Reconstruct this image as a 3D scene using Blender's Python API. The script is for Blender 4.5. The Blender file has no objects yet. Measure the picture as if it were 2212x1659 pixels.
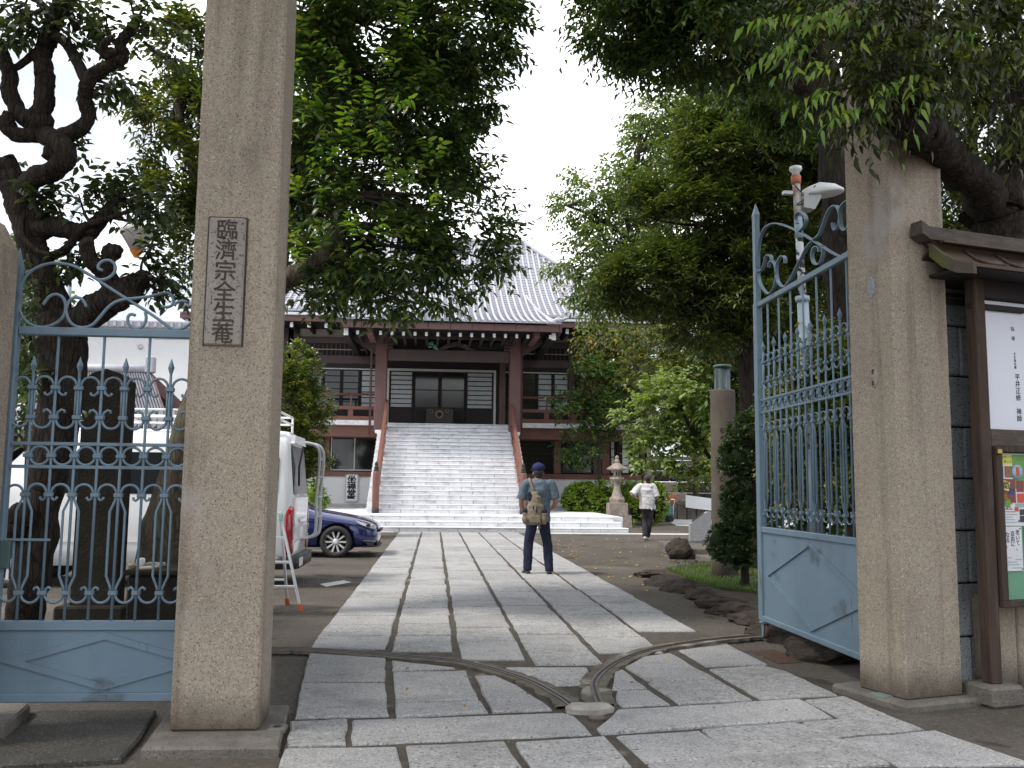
import bpy, bmesh, math, random
import numpy as np
from mathutils import Vector, Matrix, Euler

S = bpy.context.scene
COL = S.collection
PI = math.pi
random.seed(7)
RNG = np.random.default_rng(11)

# ---------------------------------------------------------------- camera
# world: +Y runs along the paved approach to the temple, Z up, camera above the origin
F_PX, CX, CY, CAM_H = 2000.0, 1106.0, 829.5, 1.42
YAW, PITCH, ROLL = 0.0820706, 0.1117004, 0.011
_d = Vector((math.sin(YAW) * math.cos(PITCH), math.cos(YAW) * math.cos(PITCH), math.sin(PITCH)))
_r0 = Vector((math.cos(YAW), -math.sin(YAW), 0))
_u0 = _r0.cross(_d)
_r = _r0 * math.cos(ROLL) + _u0 * math.sin(ROLL)
_u = -_r0 * math.sin(ROLL) + _u0 * math.cos(ROLL)
cam_data = bpy.data.cameras.new('camera')
cam_data.sensor_width = 36.0
cam_data.lens = F_PX / 2212.0 * 36.0
cam_data.clip_start = 0.05
cam_data.clip_end = 3000.0
cam = bpy.data.objects.new('camera', cam_data)
COL.objects.link(cam)
m = Matrix.Identity(4)
for i in range(3):
    m[i][0], m[i][1], m[i][2] = _r[i], _u[i], -_d[i]
m[2][3] = CAM_H
cam.matrix_world = m
S.camera = cam

# ---------------------------------------------------------------- sky, sun, exposure
SUN_EL, SUN_AZ = math.radians(56), math.radians(-108)     # azimuth clockwise from +Y: high on the left, a little behind the camera
SUN_DIR = Vector((math.sin(SUN_AZ) * math.cos(SUN_EL), math.cos(SUN_AZ) * math.cos(SUN_EL), math.sin(SUN_EL)))
W = bpy.data.worlds.new('World')
S.world = W
W.use_nodes = True
nt = W.node_tree
nt.nodes.clear()
wo = nt.nodes.new('ShaderNodeOutputWorld')
bg = nt.nodes.new('ShaderNodeBackground')
bg.inputs['Strength'].default_value = 0.1
sky = nt.nodes.new('ShaderNodeTexSky')
sky.sky_type = 'NISHITA'
sky.sun_disc = False
sky.sun_elevation = SUN_EL
sky.sun_rotation = SUN_AZ
tc = nt.nodes.new('ShaderNodeTexCoord')
mp = nt.nodes.new('ShaderNodeMapping')
mp.inputs['Scale'].default_value = (2.0, 2.0, 5.0)
nz = nt.nodes.new('ShaderNodeTexNoise')
nz.inputs['Scale'].default_value = 1.3
nz.inputs['Detail'].default_value = 7
nz.inputs['Roughness'].default_value = 0.55
rp = nt.nodes.new('ShaderNodeValToRGB')
rp.color_ramp.elements[0].position = 0.30
rp.color_ramp.elements[0].color = (0.45, 0.45, 0.45, 1)
rp.color_ramp.elements[1].position = 0.52
rp.color_ramp.elements[1].color = (1, 1, 1, 1)
mx = nt.nodes.new('ShaderNodeMix')
mx.data_type = 'RGBA'
nz2 = nt.nodes.new('ShaderNodeTexNoise')
nz2.inputs['Scale'].default_value = 2.1
nz2.inputs['Detail'].default_value = 8
mp2 = nt.nodes.new('ShaderNodeMapping')
mp2.inputs['Scale'].default_value = (1.0, 1.0, 3.2)
mp2.inputs['Location'].default_value = (3.1, 1.7, 0.4)
rp2 = nt.nodes.new('ShaderNodeValToRGB')
rp2.color_ramp.elements[0].position = 0.45
rp2.color_ramp.elements[0].color = (0.345, 0.365, 0.405, 1)
rp2.color_ramp.elements[1].position = 0.66
rp2.color_ramp.elements[1].color = (0.97, 0.98, 1.0, 1)
vm = nt.nodes.new('ShaderNodeVectorMath')
vm.operation = 'SCALE'
vm.inputs[3].default_value = 11.5
nt.links.new(tc.outputs['Generated'], mp2.inputs['Vector'])
nt.links.new(mp2.outputs['Vector'], nz2.inputs['Vector'])
nt.links.new(nz2.outputs['Fac'], rp2.inputs['Fac'])
nt.links.new(rp2.outputs['Color'], vm.inputs[0])
nt.links.new(vm.outputs['Vector'], mx.inputs['B'])
L = nt.links.new
L(tc.outputs['Generated'], mp.inputs['Vector'])
L(mp.outputs['Vector'], nz.inputs['Vector'])
L(nz.outputs['Fac'], rp.inputs['Fac'])
L(rp.outputs['Color'], mx.inputs['Factor'])
L(sky.outputs['Color'], mx.inputs['A'])
L(mx.outputs['Result'], bg.inputs['Color'])
L(bg.outputs['Background'], wo.inputs['Surface'])

sd = bpy.data.lights.new('sun', 'SUN')
sd.energy = 1.5
sd.angle = math.radians(10)
sd.color = (1.0, 0.95, 0.87)
sun = bpy.data.objects.new('sun', sd)
COL.objects.link(sun)
sun.rotation_euler = SUN_DIR.to_track_quat('Z', 'Y').to_euler()
sun.location = SUN_DIR * 60
S.view_settings.view_transform = 'Standard'
S.view_settings.look = 'None'
S.view_settings.gamma = 1.0
S.view_settings.exposure = 1.25
S.view_settings.use_curve_mapping = False
S.cycles.max_bounces = 6
S.cycles.diffuse_bounces = 3
S.cycles.glossy_bounces = 3
S.cycles.transmission_bounces = 4
S.cycles.use_denoising = True

# ---------------------------------------------------------------- places read off the photograph -> points in the world
def ray(x, y): return _d + _r * ((x - CX) / F_PX) + _u * ((CY - y) / F_PX)
def gp(x, y, z=0.0):
    v = ray(x, y); t = (z - CAM_H) / v.z
    return Vector((v.x * t, v.y * t, z))
def at(x, y, Y):
    v = ray(x, y); t = Y / v.y
    return Vector((v.x * t, Y, CAM_H + v.z * t))
def atx(x, y, X):
    v = ray(x, y); t = X / v.x
    return Vector((X, v.y * t, CAM_H + v.z * t))
def zt(y, Y, x=962): return at(x, y, Y).z
def pxm(Y): return Y / F_PX                                # metres per picture unit at depth Y

# ---------------------------------------------------------------- materials
def nd(t, typ, **kw):
    n = t.nodes.new(typ)
    for k, v in kw.items():
        if k in n.inputs: n.inputs[k].default_value = v
        else: setattr(n, k, v)
    return n
def c4(c): return (c[0], c[1], c[2], 1.0)
def ramp(t, fac, stops):
    r = t.nodes.new('ShaderNodeValToRGB')
    el = r.color_ramp.elements
    while len(el) < len(stops): el.new(0.5)
    for e, (p, c) in zip(el, stops):
        e.position = p; e.color = c4(c) if hasattr(c, '__len__') else (c, c, c, 1)
    t.links.new(fac, r.inputs['Fac'])
    return r.outputs['Color']
def mixc(t, fac, a, b, mode='MIX'):
    n = t.nodes.new('ShaderNodeMix'); n.data_type = 'RGBA'; n.blend_type = mode
    for v, s in ((fac, 'Factor'), (a, 'A'), (b, 'B')):
        if isinstance(v, (int, float)): n.inputs[s].default_value = v
        elif isinstance(v, (tuple, list)): n.inputs[s].default_value = c4(v)
        else: t.links.new(v, n.inputs[s])
    return n.outputs['Result']
def posn(t, scale=(1, 1, 1), local=False):
    if local: src = nd(t, 'ShaderNodeTexCoord').outputs['Object']
    else: src = nd(t, 'ShaderNodeNewGeometry').outputs['Position']
    mpn = nd(t, 'ShaderNodeMapping', Scale=scale)
    t.links.new(src, mpn.inputs['Vector'])
    return mpn.outputs['Vector']
def noise(t, vec, scale, detail=5, rough=0.55):
    n = nd(t, 'ShaderNodeTexNoise', Scale=scale, Detail=detail, Roughness=rough)
    t.links.new(vec, n.inputs['Vector'])
    return n.outputs['Fac']
def mat(name, c1, c2=None, scale=4, stretch=(1, 1, 1), rough=0.6, metal=0.0, bump=0.0, bscale=40, bdetail=5,
        speck=None, stain=None, rand=0.0, spec=0.5, coat=0.0, local=False, rrough=0.0):
    """procedural surface: two-tone noise, optional fine speckle [(colour, scale, low, high)...],
    optional stain (colour, scale, stretch, low, high), per-piece value variation and relief"""
    M = bpy.data.materials.new(name); M.use_nodes = True
    t = M.node_tree; b = t.nodes['Principled BSDF']
    b.inputs['Roughness'].default_value = rough; b.inputs['Metallic'].default_value = metal
    b.inputs['Specular IOR Level'].default_value = spec if rough < .78 else .18
    if coat: b.inputs['Coat Weight'].default_value = coat; b.inputs['Coat Roughness'].default_value = 0.05
    vec = posn(t, stretch, local)
    col = ramp(t, noise(t, vec, scale), [(0.32, c1), (0.68, c2 or c1)])
    raw = posn(t, (1, 1, 1), local)
    for sc_, (cc, ss, lo, hi) in enumerate(speck or []):
        f = ramp(t, noise(t, raw, ss, 2, 0.6), [(lo, 0.0), (hi, 1.0)])
        col = mixc(t, f, col, cc)
    for (cc, ss, st, lo, hi) in (stain or []):
        f = ramp(t, noise(t, posn(t, st, local), ss, 6, 0.6), [(lo, 0.0), (hi, 1.0)])
        col = mixc(t, f, col, cc)
    if rand:
        oi = nd(t, 'ShaderNodeObjectInfo')
        col = mixc(t, 1.0, col, ramp(t, oi.outputs['Random'], [(0, 1 - rand), (1, 1 + rand)]), 'MULTIPLY')
    t.links.new(col, b.inputs['Base Color'])
    if rrough:
        rr = ramp(t, noise(t, raw, 6), [(0.3, max(0.02, rough - rrough)), (0.7, min(1, rough + rrough))])
        t.links.new(rr, b.inputs['Roughness'])
    if bump:
        bn = nd(t, 'ShaderNodeBump', Strength=min(1.0, bump), Distance=0.02)
        t.links.new(noise(t, vec, bscale, bdetail, 0.6), bn.inputs['Height'])
        t.links.new(bn.outputs['Normal'], b.inputs['Normal'])
    return M
def leafmat(name, stops, trans=0.3, rough=0.42, spec=0.5):
    """each leaf (mesh island) takes its own colour along the stops; light passes through"""
    M = bpy.data.materials.new(name); M.use_nodes = True
    t = M.node_tree; b = t.nodes['Principled BSDF']
    g = nd(t, 'ShaderNodeNewGeometry')
    col = ramp(t, g.outputs['Random Per Island'], stops)
    t.links.new(col, b.inputs['Base Color'])
    b.inputs['Roughness'].default_value = rough; b.inputs['Specular IOR Level'].default_value = spec
    tr = nd(t, 'ShaderNodeBsdfTranslucent')
    t.links.new(mixc(t, 1.0, col, (1.5, 1.6, 0.6), 'MULTIPLY'), tr.inputs['Color'])
    ms = nd(t, 'ShaderNodeMixShader', Fac=trans)
    t.links.new(b.outputs['BSDF'], ms.inputs[1]); t.links.new(tr.outputs['BSDF'], ms.inputs[2])
    t.links.new(ms.outputs['Shader'], t.nodes['Material Output'].inputs['Surface'])
    return M
def barkmat(name, c1, c2, scale=14, bump=0.9, moss=None):
    M = bpy.data.materials.new(name); M.use_nodes = True
    t = M.node_tree; b = t.nodes['Principled BSDF']; b.inputs['Roughness'].default_value = 0.9; b.inputs['Specular IOR Level'].default_value = 0.12
    v = posn(t, (1, 1, 0.22))
    vo = nd(t, 'ShaderNodeTexVoronoi', Scale=scale * 1.6); vo.feature = 'DISTANCE_TO_EDGE'
    wn = nd(t, 'ShaderNodeVectorMath'); wn.operation = 'ADD'
    nn = nd(t, 'ShaderNodeTexNoise', Scale=9.0, Detail=4)
    t.links.new(v, nn.inputs['Vector'])
    sc = nd(t, 'ShaderNodeVectorMath'); sc.operation = 'SCALE'; sc.inputs[3].default_value = 0.12
    t.links.new(nn.outputs['Color'], sc.inputs[0])
    t.links.new(v, wn.inputs[0]); t.links.new(sc.outputs[0], wn.inputs[1])
    t.links.new(wn.outputs[0], vo.inputs['Vector'])
    n1 = noise(t, v, scale, 8, 0.65)
    h = mixc(t, 0.22, n1, ramp(t, vo.outputs['Distance'], [(0, 0.0), (0.22, 1.0)]))
    col = ramp(t, h, [(0.25, c1), (0.75, c2)])
    if moss:
        f = ramp(t, noise(t, posn(t), 2.2, 6), [(0.52, 0.0), (0.66, 0.75)])
        col = mixc(t, f, col, moss)
    t.links.new(col, b.inputs['Base Color'])
    bn = nd(t, 'ShaderNodeBump', Strength=bump, Distance=0.03)
    t.links.new(h, bn.inputs['Height']); t.links.new(bn.outputs['Normal'], b.inputs['Normal'])
    return M
def glassmat(name, tint=(0.02, 0.025, 0.03), rough=0.03):
    M = bpy.data.materials.new(name); M.use_nodes = True
    b = M.node_tree.nodes['Principled BSDF']
    b.inputs['Base Color'].default_value = c4(tint); b.inputs['Roughness'].default_value = rough
    b.inputs['Specular IOR Level'].default_value = 0.6
    return M

MT = {}
MT['granite'] = mat('gate_granite', (0.405, 0.345, 0.268), (0.345, 0.292, 0.228), 2.5, rough=0.85, bump=0.5, bscale=170,
    speck=[((0.56, 0.49, 0.40), 95, 0.54, 0.70), ((0.13, 0.11, 0.095), 110, 0.55, 0.68), ((0.27, 0.225, 0.18), 45, 0.5, 0.8)],
    stain=[((0.13, 0.105, 0.08), 1.6, (3.5, 3.5, 0.22), 0.54, 0.80), ((0.17, 0.14, 0.105), 3.0, (1, 1, 0.5), 0.58, 0.9), ((0.40, 0.375, 0.345), 1.1, (1, 1, 0.8), 0.60, 0.72)])
def foot_dirt(M, z0, z1, col, amp=0.25):
    """ragged band of dirt that has splashed up the foot of a stone"""
    t = M.node_tree; b = t.nodes['Principled BSDF']; old = b.inputs['Base Color'].links[0].from_socket
    sx = nd(t, 'ShaderNodeSeparateXYZ'); t.links.new(posn(t), sx.inputs[0])
    ma = nd(t, 'ShaderNodeMath'); ma.operation = 'MULTIPLY_ADD'; ma.inputs[1].default_value = -amp
    t.links.new(noise(t, posn(t), 5, 6, .65), ma.inputs[0]); t.links.new(sx.outputs['Z'], ma.inputs[2])
    mr = nd(t, 'ShaderNodeMapRange'); t.links.new(ma.outputs[0], mr.inputs[0])
    mr.inputs[1].default_value = z0; mr.inputs[2].default_value = z1; mr.inputs[3].default_value = 0.85; mr.inputs[4].default_value = 0.0
    t.links.new(mixc(t, mr.outputs[0], old, col), b.inputs['Base Color'])
foot_dirt(MT['granite'], -.05, .16, (0.075, 0.062, 0.050))
MT['plaque_stone'] = mat('plaque_granite', (0.34, 0.30, 0.27), (0.28, 0.25, 0.225), 5, rough=0.85, bump=0.4, bscale=120,
    speck=[((0.5, 0.46, 0.42), 70, 0.56, 0.68), ((0.11, 0.10, 0.10), 70, 0.56, 0.66)])
MT['carving'] = mat('carved_lines', (0.05, 0.04, 0.034), (0.09, 0.075, 0.06), 30, rough=0.95)
MT['paver'] = mat('paving_granite', (0.375, 0.367, 0.362), (0.310, 0.303, 0.298), 3, rough=0.8, bump=0.6, bscale=90, rand=0.11,
    speck=[((0.52, 0.515, 0.515), 62, 0.53, 0.70), ((0.115, 0.113, 0.118), 74, 0.56, 0.70)],
    stain=[((0.16, 0.155, 0.15), 1.5, (1, 1, 1), 0.55, 0.85), ((0.19, 0.18, 0.165), 7, (1, 1, 1), 0.58, 0.85)])
MT['paver_rough'] = mat('paving_granite_rough', (0.43, 0.422, 0.415), (0.29, 0.284, 0.278), 16, rough=0.85, bump=1.0, bscale=50, rand=0.10,
    speck=[((0.54, 0.535, 0.53), 55, 0.54, 0.70), ((0.095, 0.093, 0.095), 46, 0.57, 0.72)],
    stain=[((0.17, 0.165, 0.155), 1.5, (1, 1, 1), 0.55, 0.85)])
MT['joint'] = mat('dark_joint_fill', (0.105, 0.092, 0.077), (0.065, 0.057, 0.048), 9, rough=0.95, bump=0.6, bscale=60,
    stain=[((0.20, 0.185, 0.155), 1.1, (1, 1, 1), 0.62, 0.66)])
MT['mortar'] = mat('mortar', (0.17, 0.15, 0.125), (0.10, 0.088, 0.072), 9, rough=0.95, bump=0.6, bscale=60,
    stain=[((0.30, 0.28, 0.24), 2.2, (1, 1, 1), 0.60, 0.66)])
MT['asphalt'] = mat('asphalt', (0.118, 0.103, 0.086), (0.080, 0.070, 0.059), 0.8, rough=0.95, bump=0.55, bscale=120,
    speck=[((0.15, 0.132, 0.11), 20, 0.52, 0.75), ((0.06, 0.053, 0.045), 27, 0.55, 0.75), ((0.15, 0.135, 0.118), 85, 0.57, 0.70), ((0.036, 0.033, 0.03), 60, 0.58, 0.70)],
    stain=[((0.045, 0.040, 0.034), 0.5, (1, 1, 1), 0.55, 0.75), ((0.165, 0.145, 0.12), 0.33, (1, 1, 1), 0.56, 0.72), ((0.05, 0.044, 0.037), 0.9, (1, 1, 1), 0.60, 0.64)])
MT['pale_paving'] = mat('pale_paving', (0.55, 0.54, 0.53), (0.45, 0.44, 0.43), 3, rough=0.85, bump=0.3, rand=0.08)
MT['white_stone'] = mat('white_stair_granite', (0.82, 0.82, 0.83), (0.72, 0.725, 0.745), 5, rough=0.7, rand=0.05, bump=0.2, bscale=90,
    stain=[((0.50, 0.505, 0.54), 2.6, (1, 1, 2), 0.52, 0.72)])
MT['kerb'] = mat('kerb_granite', (0.20, 0.182, 0.158), (0.125, 0.114, 0.10), 6, rough=0.9, bump=0.6, bscale=60,
    speck=[((0.10, 0.095, 0.09), 60, 0.57, 0.67)])
MT['slab'] = mat('washed_concrete_slab', (0.085, 0.078, 0.07), (0.058, 0.053, 0.047), 4, rough=0.95, bump=0.9, bscale=60,
    speck=[((0.17, 0.158, 0.14), 65, 0.58, 0.70), ((0.03, 0.042, 0.04), 55, 0.55, 0.66)])
MT['gate_blue'] = mat('gate_blue_paint', (0.160, 0.235, 0.295), (0.135, 0.203, 0.260), 2.0, rough=0.5, bump=0.12, bscale=60,
    stain=[((0.12, 0.165, 0.205), 3, (1, 1, 0.5), 0.50, 0.80), ((0.14, 0.085, 0.055), 5.5, (2.2, 2.2, 0.22), 0.655, 0.70), ((0.075, 0.095, 0.11), 2.2, (1, 1, 1.6), 0.60, 0.72)])
MT['rust'] = mat('rusty_iron', (0.13, 0.07, 0.045), (0.06, 0.045, 0.04), 20, rough=0.8, metal=0.3, bump=0.4)
MT['rail_steel'] = mat('worn_rail_steel', (0.15, 0.14, 0.145), (0.13, 0.085, 0.065), 6, rough=0.45, metal=0.7, bump=0.2)
MT['cement'] = mat('cement_patch', (0.40, 0.38, 0.34), (0.29, 0.27, 0.24), 12, rough=0.95, bump=0.9, bscale=30)
MT['red_wood'] = mat('temple_maroon_paint', (0.148, 0.076, 0.072), (0.120, 0.062, 0.059), 2.5, rough=0.6, bump=0.1)
MT['brown_wood'] = mat('temple_dark_maroon', (0.090, 0.056, 0.056), (0.072, 0.046, 0.047), 3, rough=0.6)
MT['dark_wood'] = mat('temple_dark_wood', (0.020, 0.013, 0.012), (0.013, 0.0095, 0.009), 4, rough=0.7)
MT['orange_wood'] = mat('temple_red_brown_rail', (0.205, 0.088, 0.062), (0.165, 0.072, 0.053), 3, rough=0.55)
MT['plaster_dim'] = mat('beige_plaster', (0.42, 0.38, 0.31), (0.37, 0.335, 0.275), 3, rough=0.9)
MT['white_wall'] = mat('white_wall_paint', (0.80, 0.80, 0.80), (0.74, 0.74, 0.74), 1.0, rough=0.85)
MT['white_paint'] = mat('white_paint', (0.86, 0.86, 0.87), (0.80, 0.80, 0.81), 3, rough=0.5)
MT['trim'] = mat('pale_frame_trim', (0.60, 0.59, 0.56), (0.52, 0.51, 0.49), 3, rough=0.6)
MT['roof_tile'] = mat('silver_grey_tile', (0.46, 0.46, 0.51), (0.38, 0.38, 0.425), 6, rough=0.42, rand=0.05, bump=0.15, bscale=30)
MT['roof_gap'] = mat('roof_flat_tile', (0.33, 0.33, 0.37), (0.26, 0.26, 0.295), 8, rough=0.5)
MT['shoji'] = mat('paper_screen', (0.50, 0.525, 0.53), (0.43, 0.455, 0.465), 4, rough=0.8)
MT['glass_dark'] = glassmat('dark_glass', (0.012, 0.014, 0.016), 0.06)
MT['glass_tint'] = mat('tinted_vehicle_glass', (0.010, 0.012, 0.013), (0.014, 0.016, 0.018), 3, rough=0.2, spec=0.08)
MT['house_tile'] = mat('dark_house_tile', (0.16, 0.16, 0.175), (0.11, 0.11, 0.125), 6, rough=0.6)
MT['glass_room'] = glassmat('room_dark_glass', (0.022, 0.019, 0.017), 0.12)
MT['black'] = mat('black_rubber', (0.02, 0.02, 0.021), (0.03, 0.03, 0.03), 8, rough=0.7)
MT['bronze'] = mat('dark_bronze_cap', (0.05, 0.05, 0.048), (0.035, 0.037, 0.036), 8, rough=0.45, metal=0.6)
MT['van_white'] = mat('van_white_paint', (0.78, 0.79, 0.80), (0.74, 0.75, 0.76), 2, rough=0.28, coat=0.6)
MT['car_blue'] = mat('car_deep_blue_paint', (0.006, 0.014, 0.115), (0.005, 0.011, 0.092), 2, rough=0.25, coat=1.0, metal=0.3)
MT['red_lens'] = mat('red_lamp_lens', (0.34, 0.008, 0.012), (0.26, 0.006, 0.01), 12, rough=0.12, coat=0.8)
MT['clear_lens'] = mat('pale_lamp_lens', (0.46, 0.47, 0.48), (0.36, 0.37, 0.38), 30, rough=0.12, coat=0.8)
MT['alloy'] = mat('alloy_silver', (0.70, 0.70, 0.71), (0.62, 0.62, 0.63), 8, rough=0.35, metal=0.35)
MT['aluminium'] = mat('ladder_aluminium', (0.74, 0.75, 0.77), (0.66, 0.67, 0.69), 8, rough=0.35, metal=0.6)
MT['orange_rubber'] = mat('orange_rubber_foot', (0.55, 0.14, 0.03), (0.45, 0.11, 0.03), 9, rough=0.6)
MT['chrome'] = mat('chrome', (0.8, 0.8, 0.8), None, 3, rough=0.1, metal=1.0)
MT['grey_tube'] = mat('grey_painted_tube', (0.58, 0.58, 0.60), (0.52, 0.52, 0.54), 6, rough=0.4, metal=0.2)
MT['bark'] = barkmat('grey_brown_bark', (0.035, 0.028, 0.022), (0.165, 0.135, 0.10), 12, moss=(0.12, 0.13, 0.085))
MT['bark_dark'] = barkmat('dark_bark', (0.014, 0.0115, 0.010), (0.064, 0.052, 0.042), 12)
MT['bark_plum'] = barkmat('gnarled_bark', (0.010, 0.0085, 0.0075), (0.058, 0.046, 0.038), 18, 1.0)
MT['twig'] = mat('twig_bark', (0.05, 0.042, 0.033), (0.075, 0.062, 0.047), 20, rough=0.9)
MT['old_stone'] = mat('weathered_lantern_stone', (0.40, 0.34, 0.29), (0.24, 0.20, 0.175), 7, rough=0.9, bump=0.7, bscale=35,
    stain=[((0.13, 0.115, 0.10), 4, (1, 1, 1), 0.55, 0.75)])
MT['concrete'] = mat('weathered_pillar_stone', (0.115, 0.098, 0.080), (0.085, 0.074, 0.061), 3, rough=0.95, bump=0.5, bscale=60,
    stain=[((0.055, 0.048, 0.041), 3, (1, 1, 0.3), 0.55, 0.8), ((0.13, 0.125, 0.095), 5, (1, 1, 1), 0.62, 0.75)])
MT['dark_stone'] = mat('shade_dark_stone', (0.014, 0.0125, 0.010), (0.026, 0.023, 0.018), 4, rough=0.95, bump=0.6, bscale=30)  # near-black base colour has the stele's shade put into it
MT['rock'] = mat('border_rock', (0.066, 0.053, 0.044), (0.034, 0.028, 0.024), 9, rough=0.95, bump=1.0, bscale=22,
    stain=[((0.17, 0.155, 0.14), 9, (1, 1, 1), 0.68, 0.74)])
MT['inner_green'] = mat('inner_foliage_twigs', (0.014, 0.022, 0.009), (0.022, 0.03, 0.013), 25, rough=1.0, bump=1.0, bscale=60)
MT['soil'] = mat('dark_soil', (0.055, 0.043, 0.033), (0.085, 0.068, 0.05), 6, rough=1.0, bump=1.0, bscale=40)
MT['grey_granite'] = mat('polished_grey_granite', (0.36, 0.36, 0.37), (0.31, 0.31, 0.32), 8, rough=0.45,
    speck=[((0.15, 0.15, 0.155), 90, 0.56, 0.66)])
MT['wood_old'] = mat('weathered_post_wood', (0.085, 0.060, 0.046), (0.050, 0.036, 0.029), 3, stretch=(8, 8, 0.6), rough=0.85, bump=0.6, bscale=6,
    stain=[((0.14, 0.12, 0.105), 2.5, (6, 6, 0.5), 0.56, 0.8)])
MT['wood_grey'] = mat('grey_weathered_wood', (0.12, 0.10, 0.085), (0.075, 0.062, 0.053), 3, stretch=(0.8, 8, 8), rough=0.85, bump=0.5, bscale=6)
MT['copper'] = mat('aged_copper_sheet', (0.060, 0.045, 0.034), (0.10, 0.065, 0.04), 3, rough=0.6, metal=0.4, bump=0.2,
    stain=[((0.13, 0.21, 0.175), 3.5, (1, 1, 1), 0.58, 0.68), ((0.21, 0.15, 0.055), 3, (1, 1, 1), 0.60, 0.72)])
MT['moss_wood'] = mat('mossy_board', (0.12, 0.10, 0.08), (0.09, 0.075, 0.06), 5, rough=0.9, bump=0.5, stain=[((0.13, 0.14, 0.035), 3.5, (1, 1, 1), 0.50, 0.62)])
MT['paper'] = mat('notice_paper', (0.70, 0.71, 0.78), (0.67, 0.68, 0.75), 0.6, rough=0.35, spec=0.6)
MT['ink'] = mat('black_ink', (0.02, 0.02, 0.025), None, 3, rough=0.8)
MT['felt'] = mat('green_felt', (0.16, 0.34, 0.22), (0.145, 0.31, 0.20), 4, rough=0.9)
MT['block_wall'] = mat('dark_stone_blocks', (0.34, 0.36, 0.36), (0.27, 0.285, 0.29), 4, rough=0.9, bump=0.4, bscale=60,
    speck=[((0.06, 0.062, 0.065), 80, 0.56, 0.66)])
MT['skin'] = mat('skin', (0.45, 0.25, 0.17), (0.40, 0.215, 0.145), 8, rough=0.55)
MT['hair'] = mat('black_hair', (0.012, 0.011, 0.011), (0.022, 0.02, 0.019), 40, rough=0.5, bump=0.5, bscale=80)
MT['brass'] = mat('brass', (0.55, 0.38, 0.14), (0.42, 0.28, 0.1), 8, rough=0.35, metal=0.9)
def flat(name, c, rough=0.6, **k):
    if name not in MT: MT[name] = mat(name, c, tuple(x * 0.88 for x in c), 6, rough=rough, **k)
    return MT[name]

# ---------------------------------------------------------------- objects
WORLD = {}
def tag(o, label=None, cat=None, group=None, kind=None):
    if label: o['label'] = label
    if cat: o['category'] = cat
    if group: o['group'] = group
    if kind: o['kind'] = kind
    return o
def thing(name, label, cat, loc=(0, 0, 0), rz=0.0, group=None):
    o = bpy.data.objects.new(name, None); COL.objects.link(o)
    o.empty_display_size = 0.2
    o.location = loc; o.rotation_euler = (0, 0, rz)
    WORLD[o] = Matrix.Translation(Vector(loc)) @ Matrix.Rotation(rz, 4, 'Z')
    return tag(o, label, cat, group)
def link(name, me, parent=None, loc=None, rot=None):
    o = bpy.data.objects.new(name, me); COL.objects.link(o)
    if parent:
        o.parent = parent
    w = WORLD.get(parent, Matrix.Identity(4)) if parent else Matrix.Identity(4)
    if loc is not None: o.location = loc
    if rot is not None: o.rotation_euler = rot
    WORLD[o] = w @ Matrix.LocRotScale(o.location, o.rotation_euler, o.scale)
    return o
def dup(root, loc, rz=0.0, label=None, group=None, scale=None):
    r = root.copy(); COL.objects.link(r); r.location = loc; r.rotation_euler = (0, 0, rz)
    if scale: r.scale = scale
    if label: r['label'] = label
    if group: r['group'] = group
    for ch in list(root.children):
        c = ch.copy(); COL.objects.link(c); c.parent = r
        for g in list(ch.children):
            e = g.copy(); COL.objects.link(e); e.parent = c
    return r
def frame_of(d, up=Vector((0, 0, 1))):
    d = d.normalized()
    if abs(d.dot(up)) > 0.97: up = Vector((0, 1, 0)) if abs(d.y) < 0.9 else Vector((1, 0, 0))
    a = d.cross(up).normalized(); b = a.cross(d).normalized()
    return a, b
def smooth_path(pts, n=6, closed=False):
    pts = [Vector(p) for p in pts]
    out = []
    N = len(pts)
    rng = range(N if closed else N - 1)
    for i in rng:
        p0 = pts[(i - 1) % N] if (closed or i > 0) else pts[i]
        p1, p2 = pts[i], pts[(i + 1) % N]
        p3 = pts[(i + 2) % N] if (closed or i + 2 < N) else p2
        for k in range(n):
            t = k / n
            out.append(0.5 * ((2 * p1) + (p2 - p0) * t + (2 * p0 - 5 * p1 + 4 * p2 - p3) * t * t + (3 * p1 - p0 - 3 * p2 + p3) * t ** 3))
    if not closed: out.append(pts[-1])
    return out
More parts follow.
